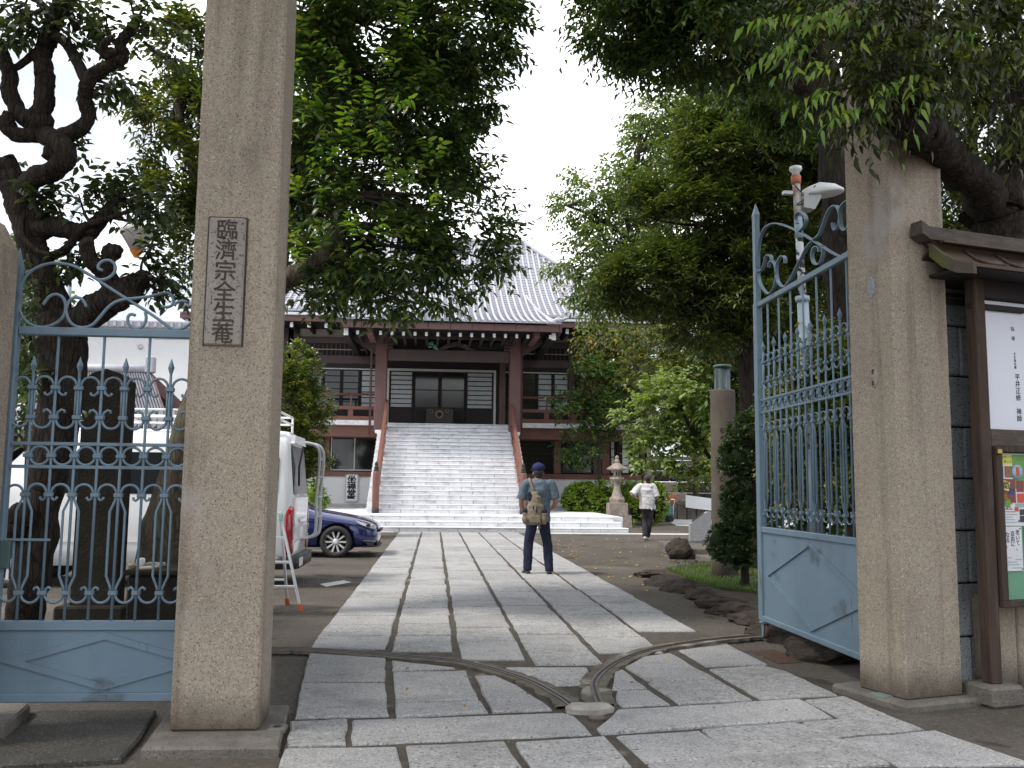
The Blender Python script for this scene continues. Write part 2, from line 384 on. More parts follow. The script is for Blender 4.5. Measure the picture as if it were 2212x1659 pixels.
class MB:
    """collects shapes; build() links them as ONE mesh object"""
    def __init__(s): s.v = []; s.f = []; s.sm = []
    def add(s, vs, fs, smooth=False):
        n = len(s.v); s.v += [tuple(v) for v in vs]
        s.f += [tuple(i + n for i in f) for f in fs]; s.sm += [smooth] * len(fs)
        return s
    def box(s, x0, x1, y0, y1, z0, z1, M=None):
        vs = [Vector((x, y, z)) for z in (z0, z1) for y in (y0, y1) for x in (x0, x1)]
        if M: vs = [M @ v for v in vs]
        return s.add(vs, [(0, 2, 3, 1), (4, 5, 7, 6), (0, 1, 5, 4), (2, 6, 7, 3), (0, 4, 6, 2), (1, 3, 7, 5)])
    def bbox(s, x0, x1, y0, y1, z0, z1, b=0.01, M=None):
        """box with chamfered edges"""
        xs, ys, zs = (x0, x1), (y0, y1), (z0, z1)
        b = min(b, (x1 - x0) * .45, (y1 - y0) * .45, (z1 - z0) * .45)
        vs, idx = [], {}
        for i in (0, 1):
            for j in (0, 1):
                for k in (0, 1):
                    c = (xs[i], ys[j], zs[k]); sg = (1 - 2 * i, 1 - 2 * j, 1 - 2 * k)
                    for ax in range(3):
                        p = [c[q] + (sg[q] * b if q != ax else 0) for q in range(3)]
                        idx[(i, j, k, ax)] = len(vs); vs.append(Vector(p))
        fs = []
        for ax in range(3):
            o = [q for q in range(3) if q != ax]
            for e in (0, 1):
                q = []
                for (p1, p2) in ((0, 0), (1, 0), (1, 1), (0, 1)):
                    t = [0, 0, 0]; t[ax] = e; t[o[0]] = p1; t[o[1]] = p2
                    q.append(idx[(t[0], t[1], t[2], ax)])
                fs.append(tuple(q))
        for ax in range(3):
            o = [q for q in range(3) if q != ax]
            for p1 in (0, 1):
                for p2 in (0, 1):
                    t0 = [0, 0, 0]; t0[o[0]] = p1; t0[o[1]] = p2; t1 = list(t0); t1[ax] = 1
                    fs.append((idx[(*t0, o[0])], idx[(*t1, o[0])], idx[(*t1, o[1])], idx[(*t0, o[1])]))
        for i in (0, 1):
            for j in (0, 1):
                for k in (0, 1): fs.append((idx[(i, j, k, 0)], idx[(i, j, k, 1)], idx[(i, j, k, 2)]))
        if M: vs = [M @ v for v in vs]
        s.add(vs, fs); s.fixn = True
        return s
    def prism(s, poly, z0, z1, bev=0.0, M=None):
        """polygon (x, y) extruded in z, optional top chamfer"""
        P = [Vector((p[0], p[1], 0)) for p in poly]
        ar = sum(P[i].x * P[(i + 1) % len(P)].y - P[(i + 1) % len(P)].x * P[i].y for i in range(len(P)))
        if ar < 0: P.reverse()
        n = len(P); c = sum(P, Vector()) / n
        rings = [[Vector((p.x, p.y, z0)) for p in P]]
        if bev:
            rings.append([Vector((p.x, p.y, z1 - bev * .7)) for p in P])
            rings.append([Vector((p.x, p.y, z1)) + (c - p).normalized() * bev for p in P])
        else: rings.append([Vector((p.x, p.y, z1)) for p in P])
        vs = [v for r in rings for v in r]; fs = [tuple(reversed(range(n)))]
        for k in range(len(rings) - 1):
            for i in range(n):
                j = (i + 1) % n; fs.append((k * n + i, k * n + j, (k + 1) * n + j, (k + 1) * n + i))
        fs.append(tuple(range((len(rings) - 1) * n, len(rings) * n)))
        if M: vs = [M @ v for v in vs]
        return s.add(vs, fs)
    def tube(s, pts, rad, n=8, caps=True, flatx=None, up=None, smooth=True):
        """round tube along points; rad number or list; rad may hold (a, b) pairs for oval sections"""
        pts = [Vector(p) for p in pts]
        R = rad if isinstance(rad, (list, tuple)) and len(rad) == len(pts) else [rad] * len(pts)
        vs, fs = [], []
        a = None
        for i, p in enumerate(pts):
            d = (pts[min(i + 1, len(pts) - 1)] - pts[max(i - 1, 0)])
            if d.length < 1e-9: d = Vector((0, 0, 1))
            if a is None or up is not None: a, b = frame_of(d, up or Vector((0, 0, 1)))
            else:
                dn = d.normalized(); a = (a - dn * a.dot(dn))
                if a.length < 1e-6: a, b = frame_of(d)
                a.normalize(); b = a.cross(dn).normalized()
            ra, rb = R[i] if isinstance(R[i], (list, tuple)) else (R[i], R[i])
            for k in range(n):
                t = 2 * PI * k / n
                vs.append(p + a * (math.cos(t) * ra) + b * (math.sin(t) * rb))
        for i in range(len(pts) - 1):
            for k in range(n):
                j = (k + 1) % n
                fs.append((i * n + k, i * n + j, (i + 1) * n + j, (i + 1) * n + k))
        s.add(vs, fs, smooth)
        if caps:
            m0 = len(s.v) - len(vs)
            s.f.append(tuple(m0 + k for k in reversed(range(n)))); s.sm.append(False)
            s.f.append(tuple(m0 + (len(pts) - 1) * n + k for k in range(n))); s.sm.append(False)
        return s
    def strap(s, pts, normal, w, t):
        """flat bar bent along points: width w along normal, thickness t in the bend plane"""
        pts = [Vector(p) for p in pts]; nrm = Vector(normal).normalized()
        vs, fs = [], []
        for i, p in enumerate(pts):
            d = (pts[min(i + 1, len(pts) - 1)] - pts[max(i - 1, 0)]).normalized()
            q = d.cross(nrm).normalized()
            for (a, b) in ((-1, -1), (1, -1), (1, 1), (-1, 1)): vs.append(p + nrm * (a * w / 2) + q * (b * t / 2))
        for i in range(len(pts) - 1):
            for k in range(4):
                j = (k + 1) % 4; fs.append((i * 4 + k, i * 4 + j, (i + 1) * 4 + j, (i + 1) * 4 + k))
        e = (len(pts) - 1) * 4
        fs += [(3, 2, 1, 0), (e, e + 1, e + 2, e + 3)]
        return s.add(vs, fs)
    def lathe(s, prof, n=20, c=(0, 0, 0), sq=None, smooth=True):
        """profile [(r, z)] turned about z at c"""
        vs, fs = [], []
        for (r, z) in prof:
            for k in range(n):
                t = 2 * PI * (k + .5) / n
                vs.append((c[0] + r * math.cos(t), c[1] + r * math.sin(t), c[2] + z))
        for i in range(len(prof) - 1):
            for k in range(n):
                j = (k + 1) % n; fs.append((i * n + k, i * n + j, (i + 1) * n + j, (i + 1) * n + k))
        s.add(vs, fs, smooth); m0 = len(s.v) - len(vs)
        s.f.append(tuple(m0 + k for k in reversed(range(n)))); s.sm.append(False)
        s.f.append(tuple(m0 + (len(prof) - 1) * n + k for k in range(n))); s.sm.append(False)
        return s
    def loft(s, rings, caps=True, smooth=True):
        n = len(rings[0]); vs = [v for r in rings for v in r]; fs = []
        for i in range(len(rings) - 1):
            for k in range(n):
                j = (k + 1) % n; fs.append((i * n + k, i * n + j, (i + 1) * n + j, (i + 1) * n + k))
        s.add(vs, fs, smooth); m0 = len(s.v) - len(vs)
        if caps:
            s.f.append(tuple(m0 + k for k in reversed(range(n)))); s.sm.append(smooth)
            s.f.append(tuple(m0 + (len(rings) - 1) * n + k for k in range(n))); s.sm.append(smooth)
        return s
    def ball(s, c, r, nu=14, nv=9, M=None):
        rx, ry, rz = r if hasattr(r, '__len__') else (r, r, r)
        vs = [Vector((0, 0, -1))]; fs = []
        for i in range(1, nv):
            a = -PI / 2 + PI * i / nv
            for k in range(nu):
                t = 2 * PI * k / nu; vs.append(Vector((math.cos(a) * math.cos(t), math.cos(a) * math.sin(t), math.sin(a))))
        vs.append(Vector((0, 0, 1)))
        for k in range(nu): fs.append((0, 1 + (k + 1) % nu, 1 + k))
        for i in range(nv - 2):
            for k in range(nu):
                j = (k + 1) % nu; a0 = 1 + i * nu
                fs.append((a0 + k, a0 + j, a0 + nu + j, a0 + nu + k))
        e = len(vs) - 1; a0 = 1 + (nv - 2) * nu
        for k in range(nu): fs.append((a0 + k, a0 + (k + 1) % nu, e))
        vs = [Vector((v.x * rx, v.y * ry, v.z * rz)) for v in vs]
        if M: vs = [M @ v for v in vs]
        c = Vector(c)
        return s.add([v + c for v in vs], fs, True)
    def mesh(s, name, mt, W=None):
        me = bpy.data.meshes.new(name)
        vs = s.v
        if W is not None:
            Wi = W.inverted(); vs = [tuple(Wi @ Vector(v)) for v in vs]
        me.from_pydata([tuple(v) for v in vs], [], s.f)
        if mt: me.materials.append(mt)
        me.polygons.foreach_set('use_smooth', s.sm)
        if getattr(s, 'fixn', False):
            bm = bmesh.new(); bm.from_mesh(me); bmesh.ops.recalc_face_normals(bm, faces=bm.faces); bm.to_mesh(me); bm.free()
        me.update()
        return me
    def build(s, name, mt, parent=None, world=True):
        W = WORLD.get(parent) if (parent and world) else None
        return link(name, s.mesh(name, mt, W), parent)
def box(name, mt, parent, x0, x1, y0, y1, z0, z1, bev=0.0, world=True):
    b = MB()
    if bev: b.bbox(min(x0, x1), max(x0, x1), min(y0, y1), max(y0, y1), min(z0, z1), max(z0, z1), bev)
    else: b.box(min(x0, x1), max(x0, x1), min(y0, y1), max(y0, y1), min(z0, z1), max(z0, z1))
    return b.build(name, mt, parent, world)
def structure(name, mb, mt): return tag(mb.build(name, mt), kind='structure')
def np_mesh(name, V, quads, tris, mt, smooth=False):
    """fast mesh from numpy arrays (V (n,3), quads (m,4), tris (k,3))"""
    me = bpy.data.meshes.new(name)
    nq, ntri = len(quads), len(tris)
    me.vertices.add(len(V)); me.vertices.foreach_set('co', np.asarray(V, np.float32).ravel())
    me.loops.add(nq * 4 + ntri * 3)
    me.loops.foreach_set('vertex_index', np.concatenate([np.asarray(quads, np.int32).ravel(), np.asarray(tris, np.int32).ravel()]))
    me.polygons.add(nq + ntri)
    st = np.concatenate([np.arange(nq) * 4, nq * 4 + np.arange(ntri) * 3]).astype(np.int32)
    me.polygons.foreach_set('loop_start', st)
    if smooth: me.polygons.foreach_set('use_smooth', np.ones(nq + ntri, bool))
    me.materials.append(mt); me.update(calc_edges=True)
    return me
_txt = {}
def text_mesh(body, size, depth=0.002, bold=0.0):
    key = (body, round(size, 4), depth, bold)
    if key in _txt: return _txt[key]
    cu = bpy.data.curves.new('lettering', 'FONT'); cu.body = body; cu.size = size
    cu.align_x = 'CENTER'; cu.align_y = 'CENTER'; cu.extrude = depth; cu.offset = bold; cu.resolution_u = 3
    o = bpy.data.objects.new('lettering', cu); COL.objects.link(o)
    dg = bpy.context.evaluated_depsgraph_get()
    me = bpy.data.meshes.new_from_object(o.evaluated_get(dg))
    bpy.data.objects.remove(o); bpy.data.curves.remove(cu)
    _txt[key] = me
    return me
def text_on(parent, body, size, mt, M, depth=0.002, bold=0.0, name='lettering', sx=1.0, world=True):
    """M: local x = reading direction, y = up, z = out of the surface"""
    me = text_mesh(body, size, depth, bold).copy()
    me.materials.clear(); me.materials.append(mt)
    W = WORLD[parent].inverted() @ M if world else M
    me.transform(W @ Matrix.Diagonal((sx, 1, 1, 1)))
    return link(name, me, parent)
def modified(mb, name, mt, parent, mods, world=True):
    """evaluate modifiers (remesh, smooth...) into a plain mesh"""
    me = mb.mesh(name, mt, WORLD.get(parent) if world else None)
    o = bpy.data.objects.new('tmp', me); COL.objects.link(o)
    for typ, kw in mods:
        md = o.modifiers.new('m', typ)
        for k, v in kw.items(): setattr(md, k, v)
    dg = bpy.context.evaluated_depsgraph_get()
    me2 = bpy.data.meshes.new_from_object(o.evaluated_get(dg))
    bpy.data.objects.remove(o)
    me2.name = name
    if not me2.materials: me2.materials.append(mt)
    return link(name, me2, parent)
ORG = [('REMESH', dict(mode='VOXEL', voxel_size=0.012, use_smooth_shade=True)), ('SMOOTH', dict(factor=0.5, iterations=4))]
# ================================================================ GROUND AND PAVING
def poly_obj(name, pts, z0, z1, mt, parent=None, bev=0.0):
    return MB().prism([(p[0], p[1]) for p in pts], z0, z1, bev).build(name, mt, parent)
g = MB(); g.add([(-400, -60, 0), (400, -60, 0), (400, 900, 0), (-400, 900, 0)], [(0, 1, 2, 3)])
structure('ground', g, MT['asphalt'])
c8 = lambda x, y: gp(576.0 + x * .37006, 1152.1 + y * .37006)
c5 = lambda x, y: gp(1212.7 + x * .45176, 1212.7 + y * .45176)
c3 = lambda x, y, z=0: gp(x * .3786, 1030.8 + y * .3786, z)

PX0, PX1 = -1.04, 2.62
bed = MB()
bedpts = [c8(60, 1420), c8(150, 1120), c8(245, 715), (PX0, 9.0), (PX0, 29.3), (PX1, 29.3), (PX1, 9.9), c5(790, 400), c5(985, 505), c5(1330, 660), c5(1600, 750), c5(1760, 830), c5(2300, 1010), (3.5, 3.2), (-0.8, 3.2)]
bed.add([(p[0], p[1], 0.019) for p in bedpts], [tuple(range(len(bedpts)))])
path = structure('paved_path', bed, MT['joint'])
ZT = 0.036
def jag(a, b, n, amp):
    """slightly uneven stone edge from a to b"""
    a, b = Vector((a[0], a[1])), Vector((b[0], b[1])); d = b - a; q = Vector((-d.y, d.x)).normalized()
    return [a + d * (i / n) + (q * random.uniform(-amp, amp) if i else Vector((0, 0))) for i in range(n)]
def stone(pts, rough=False, amp=.006, dz=None, name='paving_stone', parent=path):
    P = [Vector((p[0], p[1])) for p in pts]; out = []
    for i in range(len(P)):
        a, b = P[i], P[(i + 1) % len(P)]
        out += jag(a, b, max(1, int((b - a).length / .16)), amp)
    z = ZT + (random.uniform(-.004, .004) if dz is None else dz)
    return poly_obj(name, out, -.03, z, MT['paver_rough'] if rough else MT['paver'], parent, .013)
# six long columns of granite slabs running to the temple steps
gx = [PX0, -0.36, 0.22, 0.80, 1.40, 2.02, PX1]
rail_y = lambda x: 8.25 if x < -.36 else 8.12 if x < .22 else 7.72 if x < .8 else 7.5 if x < 1.4 else 8.0 if x < 2.02 else 9.2
for ci in range(6):
    x0, x1 = gx[ci] + (.026 if ci else 0), gx[ci + 1] - (.026 if ci < 5 else 0)
    y = rail_y((x0 + x1) / 2)
    while y < 29.0:
        ln = random.uniform(.55, .95) if y < 22 else random.uniform(1.0, 1.5)
        y1 = min(y + ln, 29.25)
        e = random.uniform(-.012, .012)
        stone([(x0 + random.uniform(-.012, .012), y), (x1 + random.uniform(-.012, .012), y + e), (x1 + random.uniform(-.012, .012), y1 - .036), (x0, y1 - .036)], random.random() < .3)
        y = y1
# hand-laid stones between the gate rails and the threshold (traced where they lie)
B = [
    ([c8(250, 722), c8(695, 752), c8(688, 888), c8(207, 890)], 0),
    ([c8(202, 902), c8(690, 902), c8(712, 1093), c8(167, 1108)], 0),
    ([c8(730, 768), c8(1100, 812), c8(732, 826)], 0),
    ([c8(738, 838), c8(1165, 828), c8(1235, 998), c8(752, 1016)], 0),
    ([c8(752, 1026), c8(1250, 1010), c8(1290, 1073), c8(757, 1100)], 0),
    ([c8(1212, 858), c8(1330, 856), c8(1460, 915), c8(1570, 990), c8(1665, 1058), c8(1318, 1072)], 0),
    ([c8(1395, 806), c8(1868, 806), c8(1882, 822), c8(1835, 908), c8(1685, 912), c8(1530, 850)], 1),
    ([c5(250, 550), c5(290, 538), c5(330, 565), c5(408, 628), c5(242, 634)], 0),
    ([c5(266, 642), c5(418, 638), c5(518, 705), c5(292, 718), c5(264, 700)], 0),
    ([c5(304, 522), c5(390, 474), c5(520, 457), c5(735, 578), c5(432, 594), c5(408, 588)], 0),
    ([c5(414, 602), c5(745, 584), c5(912, 684), c5(562, 704), c5(505, 662)], 1),
    ([c5(562, 442), c5(790, 412), c5(984, 510), c5(692, 520)], 0),
    ([c5(708, 535), c5(960, 517), c5(1080, 547), c5(1318, 660), c5(952, 680)], 1),
    ([c8(497, 1122), c8(1740, 1078), c8(1800, 1098), c8(1898, 1203), c8(500, 1264)], 0),
    ([c8(135, 1132), c8(468, 1117), c8(462, 1266), c8(122, 1276)], 1),
    ([c5(266, 738), c5(1143, 685), c5(1298, 774), c5(192, 850), c5(168, 828)], 0),
    ([c5(1164, 685), c5(1350, 666), c5(1556, 754), c5(1332, 774)], 1),
    ([c5(1152, 796), c5(1560, 760), c5(1738, 830), c5(1302, 864)], 1),
    ([c8(105, 1292), c8(758, 1282), c8(800, 1420), c8(60, 1430)], 0),
    ([c8(812, 1278), c8(1390, 1250), c8(1490, 1400), c8(838, 1420)], 1),
    ([c8(1452, 1258), c8(1975, 1222), c8(2130, 1400), c8(1560, 1425)], 1),
    ([c5(262, 862), c5(660, 836), c5(848, 954), c5(402, 990)], 0),
    ([c5(672, 832), c5(1122, 797), c5(1335, 872), c5(1575, 1000), c5(905, 1030)], 1),
    ([c5(1345, 876), c5(1790, 836), c5(2260, 1000), c5(1620, 1010)], 0),
    ([c5(412, 1000), c5(860, 962), c5(990, 1060), c5(520, 1090)], 0),
]
for pts, r in B: stone(pts, r, .008)
# filler slabs out of frame, towards the street
yy = 3.55
for k, x in enumerate(np.arange(-.7, 3.0, .75)):
    stone([(x, 3.2), (x + .70, 3.2), (x + .70, 3.58), (x, 3.62)], k % 2)
# curved wheel rails set in mortar
def band(pts, w, z, name, mt, wob=0.0):
    b = MB(); P = smooth_path([Vector((p[0], p[1], 0)) for p in pts], 8); vs = []
    for i, p in enumerate(P):
        d = (P[min(i + 1, len(P) - 1)] - P[max(i - 1, 0)]).normalized(); q = Vector((-d.y, d.x, 0))
        ww = w / 2 + random.uniform(-wob, wob)
        vs += [p + q * ww + Vector((0, 0, z)), p - q * (w / 2 + random.uniform(-wob, wob)) + Vector((0, 0, z))]
    fs = [(2 * i, 2 * i + 1, 2 * i + 3, 2 * i + 2) for i in range(len(P) - 1)]
    n = len(vs); vs += [v - Vector((0, 0, .03)) for v in vs]
    fs += [(2 * i + 2, 2 * i + n + 2, 2 * i + n, 2 * i) for i in range(len(P) - 1)]
    fs += [(2 * i + 1, 2 * i + 1 + n, 2 * i + 3 + n, 2 * i + 3) for i in range(len(P) - 1)]
    b.add(vs, fs); return b.build(name, mt)
RL = [gp(470, 1416)] + [c8(*p) for p in ((0, 702), (260, 705), (700, 740), (1150, 782), (1500, 882), (1700, 985), (1785, 1045))]
RR = [c5(*p) for p in ((185, 712), (165, 660), (160, 600), (225, 530), (350, 468), (520, 424), (780, 388), (965, 372))]
for pts, lab in ((RL, 'long rusty curved gate rail sunk in the paving, left of the cement stop'), (RR, 'short hooked curved gate rail sunk in the paving, right of the cement stop')):
    r = thing('wheel_rail', lab, 'rail', (pts[-1].x, pts[-1].y, 0), 0, 'curved wheel rails of the gate leaves')
    for o, nm, w_, z_, mt_, wb in ((0, 'mortar_bed', .19, .041, 'mortar', .02), (0, 'rail', .055, .047, 'rail_steel', 0)):
        ob = band(pts, w_, z_, nm, MT[mt_], wb); ob.parent = r; ob.location = -Vector((r.location))
        if nm == 'rail':
            gr = band(pts, .014, .051, 'groove', MT['black']); gr.parent = ob
stop = thing('gate_stop', 'pale lumpy cement gate stop where the two rails meet', 'gate stop', c8(1880, 1070))
b = MB(); P = []
for k in range(14):
    a = 2 * PI * k / 14; P.append(c8(1880, 1066) + Vector((math.cos(a) * (.155 + random.uniform(-.02, .02)), math.sin(a) * (.072 + random.uniform(-.012, .012)), 0)))
b.prism(P, -.02, .075, .035); b.build('cement_lump', MT['cement'], stop)
q = c8(1930, 1112); box('bolt_socket', MT['rail_steel'], stop, q.x - .05, q.x + .05, q.y - .03, q.y + .03, 0, .045, .01)
# gravel-faced slab, kerb and cover left of the gate
s = tag(poly_obj('concrete_slab', [c3(892, 1358), c3(800, 1520), c3(690, 1640), c3(0, 1680), c3(-300, 1690), c3(-60, 1420), c3(255, 1362)], -.02, .035, MT['slab'], None, .015),
        'dark washed concrete slab in front of the wicket gate', 'slab')
k = tag(MB().prism([c3(-120, 1520), c3(20, 1530), c3(165, 1400), c3(115, 1345), c3(-100, 1380)], -.02, .11, .02).build('kerb_stone', MT['kerb']), 'short worn kerb stone by the far left gate post', 'kerb stone')
pv = tag(poly_obj('drain_cover', [c5(905, 432), c5(1020, 422), c5(1150, 485), c5(1040, 492)], -.01, .006, MT['rust'], None, .004), 'rusty iron drain cover beside the right gate leaf', 'drain cover')
pale = MB(); pale.add([(-14, 28.9, .006), (9.4, 28.9, .006), (9.4, 29.6, .006), (-14, 29.6, .006)], [(0, 1, 2, 3)])
strip = structure('paved_strip', pale, MT['mortar'])
for i in range(22):
    x = -13.6 + i * 1.0
    if PX0 - .9 < x < PX1: continue
    box('paving_slab', MT['pale_paving'], strip, x, x + .97, 28.95, 29.28, -.02, .022, .01)
    box('paving_slab', MT['pale_paving'], strip, x + .4, x + 1.37, 29.3, 29.58, -.02, .023, .01)
fp = MB(); fp.add([(9.5, 36, .012), (26, 33.5, .012), (26, 60, .012), (12.6, 60, .012), (11.0, 44, .012)], [(0, 1, 2, 3, 4)])
structure('side_path', fp, MT['pale_paving'])
# pale worn marking on the asphalt near the van
pm = [gp(x, y) for x, y in ((690, 1262), (742, 1254), (760, 1258), (705, 1268))]
mk = MB(); mk.add([(p.x, p.y, .004) for p in pm], [(0, 1, 2, 3)]); structure('worn_road_mark', mk, MT['pale_paving'])
mh = gp(1205, 1204); b = MB(); b.lathe([(.0, .0), (.36, .0), (.36, .006), (.33, .009), (0, .009)], 28, (mh.x, mh.y, 0)); o = b.build('dark_disc', MT['rust'])  # flat round dark patch drawn as a thin disc
tag(o, 'round dark disc at the right edge of the paved path', 'manhole cover')

# ================================================================ GATE PILLARS
M_FRONT = lambda x, y, z: Matrix(((1, 0, 0, x), (0, 0, -1, y), (0, 1, 0, z), (0, 0, 0, 1)))   # lettering facing -Y
lp = thing('gate_pillar', 'tall beige granite gate pillar with a carved name tablet', 'gate pillar', (-1.19, 5.60, 0), 0, 'granite gate pillars')
def worn_shaft(parent, x0, x1, y0, y1, z0, z1, world):
    """stone shaft with slightly wavering, chipped arrises"""
    tx_ = bpy.data.textures.new('chips', 'CLOUDS'); tx_.noise_scale = .055; tx_.noise_depth = 3
    q = MB(); q.bbox(x0, x1, y0, y1, z0, z1, .014)
    # cut the long faces so the relief has something to move
    me = q.mesh('shaft', MT['granite'], WORLD[parent] if world else None)
    bm = bmesh.new(); bm.from_mesh(me)
    for k in range(1, 90):
        zz = z0 + (z1 - z0) * k / 90
        bmesh.ops.bisect_plane(bm, geom=bm.verts[:] + bm.edges[:] + bm.faces[:], plane_co=(0, 0, zz), plane_no=(0, 0, 1))
    bmesh.ops.subdivide_edges(bm, edges=[e for e in bm.edges if abs((e.verts[0].co - e.verts[1].co).z) < 1e-5 and e.calc_length() > .1], cuts=6, use_grid_fill=True)
    bm.to_mesh(me); bm.free()
    o = bpy.data.objects.new('tmp', me); COL.objects.link(o)
    md = o.modifiers.new('d', 'DISPLACE'); md.texture = tx_; md.strength = .005; md.mid_level = .55
    dg = bpy.context.evaluated_depsgraph_get(); me2 = bpy.data.meshes.new_from_object(o.evaluated_get(dg)); bpy.data.objects.remove(o)
    me2.name = 'shaft'
    return link('shaft', me2, parent)
worn_shaft(lp, -1.432, -.950, 5.43, 5.80, .06, 4.95, True)
box('capstone', MT['granite'], lp, -1.46, -.922, 5.40, 5.83, 4.953, 5.1, .03)
pl = MB().prism([c3(798, 1612, 0), c3(1590, 1604, 0), c3(1650, 1352, .0), c3(972, 1366, 0)], -.02, .06, .02).build('plinth', MT['kerb'], lp)
q0, q1 = c3(1555, 1420, .06), c3(1605, 1490, .06)
b = MB(); b.bbox(-.905, -.805, 5.44, 5.56, .04, .067, .005); b.build('socket_plate', flat('worn_iron', (.14, .125, .11)), pl)
b = MB(); b.lathe([(.0, .067), (.022, .067), (.022, .071), (0, .071)], 12, (-.855, 5.5, 0)); b.build('socket_hole', MT['black'], pl)
tab = MB(); tab.bbox(-1.342, -1.132, 5.405, 5.45, 2.221, 2.976, .008)
tb = tab.build('name_tablet', MT['plaque_stone'], lp)
for i, ch in enumerate('臨濟宗全生菴'):
    text_on(tb, ch, .128, MT['carving'], M_FRONT(-1.237, 5.4045, 2.895 - .1225 * i), .0015, .0015, 'carved_letter')
# dark outline where the tablet is let into the pillar
fr = MB(); fr.box(-1.352, -1.343, 5.424, 5.432, 2.215, 2.982); fr.box(-1.131, -1.122, 5.424, 5.432, 2.215, 2.982); fr.box(-1.343, -1.131, 5.424, 5.432, 2.977, 2.985); fr.build('tablet_groove', MT['carving'], tb)

RPZ = math.radians(17)
rc = Vector((3.134, 6.058, 0))
rp = thing('gate_pillar', 'tall beige granite gate pillar with rusty hinge marks beside the notice board', 'gate pillar', rc, RPZ, 'granite gate pillars')
worn_shaft(rp, 0, .50, 0, .44, .05, 4.95, False)
box('capstone', MT['granite'], rp, -.03, .53, -.03, .47, 4.953, 5.1, .03, world=False)
pl2 = box('plinth', MT['kerb'], rp, -.10, .56, -.10, .62, -.02, .055, .02, world=False)
box('socket_plate', flat('old_copper_green', (.17, .22, .19)), rp, -.085, .0, .12, .25, .045, .062, .004, world=False)
for zz, s_, nm, mt_ in ((2.87, .055, 'hinge_patch', 'block_wall'), (2.22, .05, 'hinge_patch', 'old_stone')):
    b = MB(); b.ball((-.001, .20, zz), (.012, s_ * .8, s_ * 1.5), 12, 7); hp = b.build(nm, MT[mt_], rp, world=False)
    if zz < 2.5: box('hinge_pin', MT['rust'], hp, -.012, .004, .19, .212, zz - .055, zz + .06, .003, world=False)
sp = thing('side_post', 'short granite post with a pointed top at the far left of the wicket gate', 'gate post', (-2.72, 5.35, 0))
b = MB(); b.loft([[Vector((x, y, z)) for x, y in ((-2.95 - e, 5.22 - e), (-2.45 + e, 5.22 - e), (-2.45 + e, 5.52 + e), (-2.95 - e, 5.52 + e))] for z, e in ((0, 0), (2.76, 0), (2.90, -.06), (2.91, -.2))], True, False)
b.build('shaft', MT['granite'], sp)

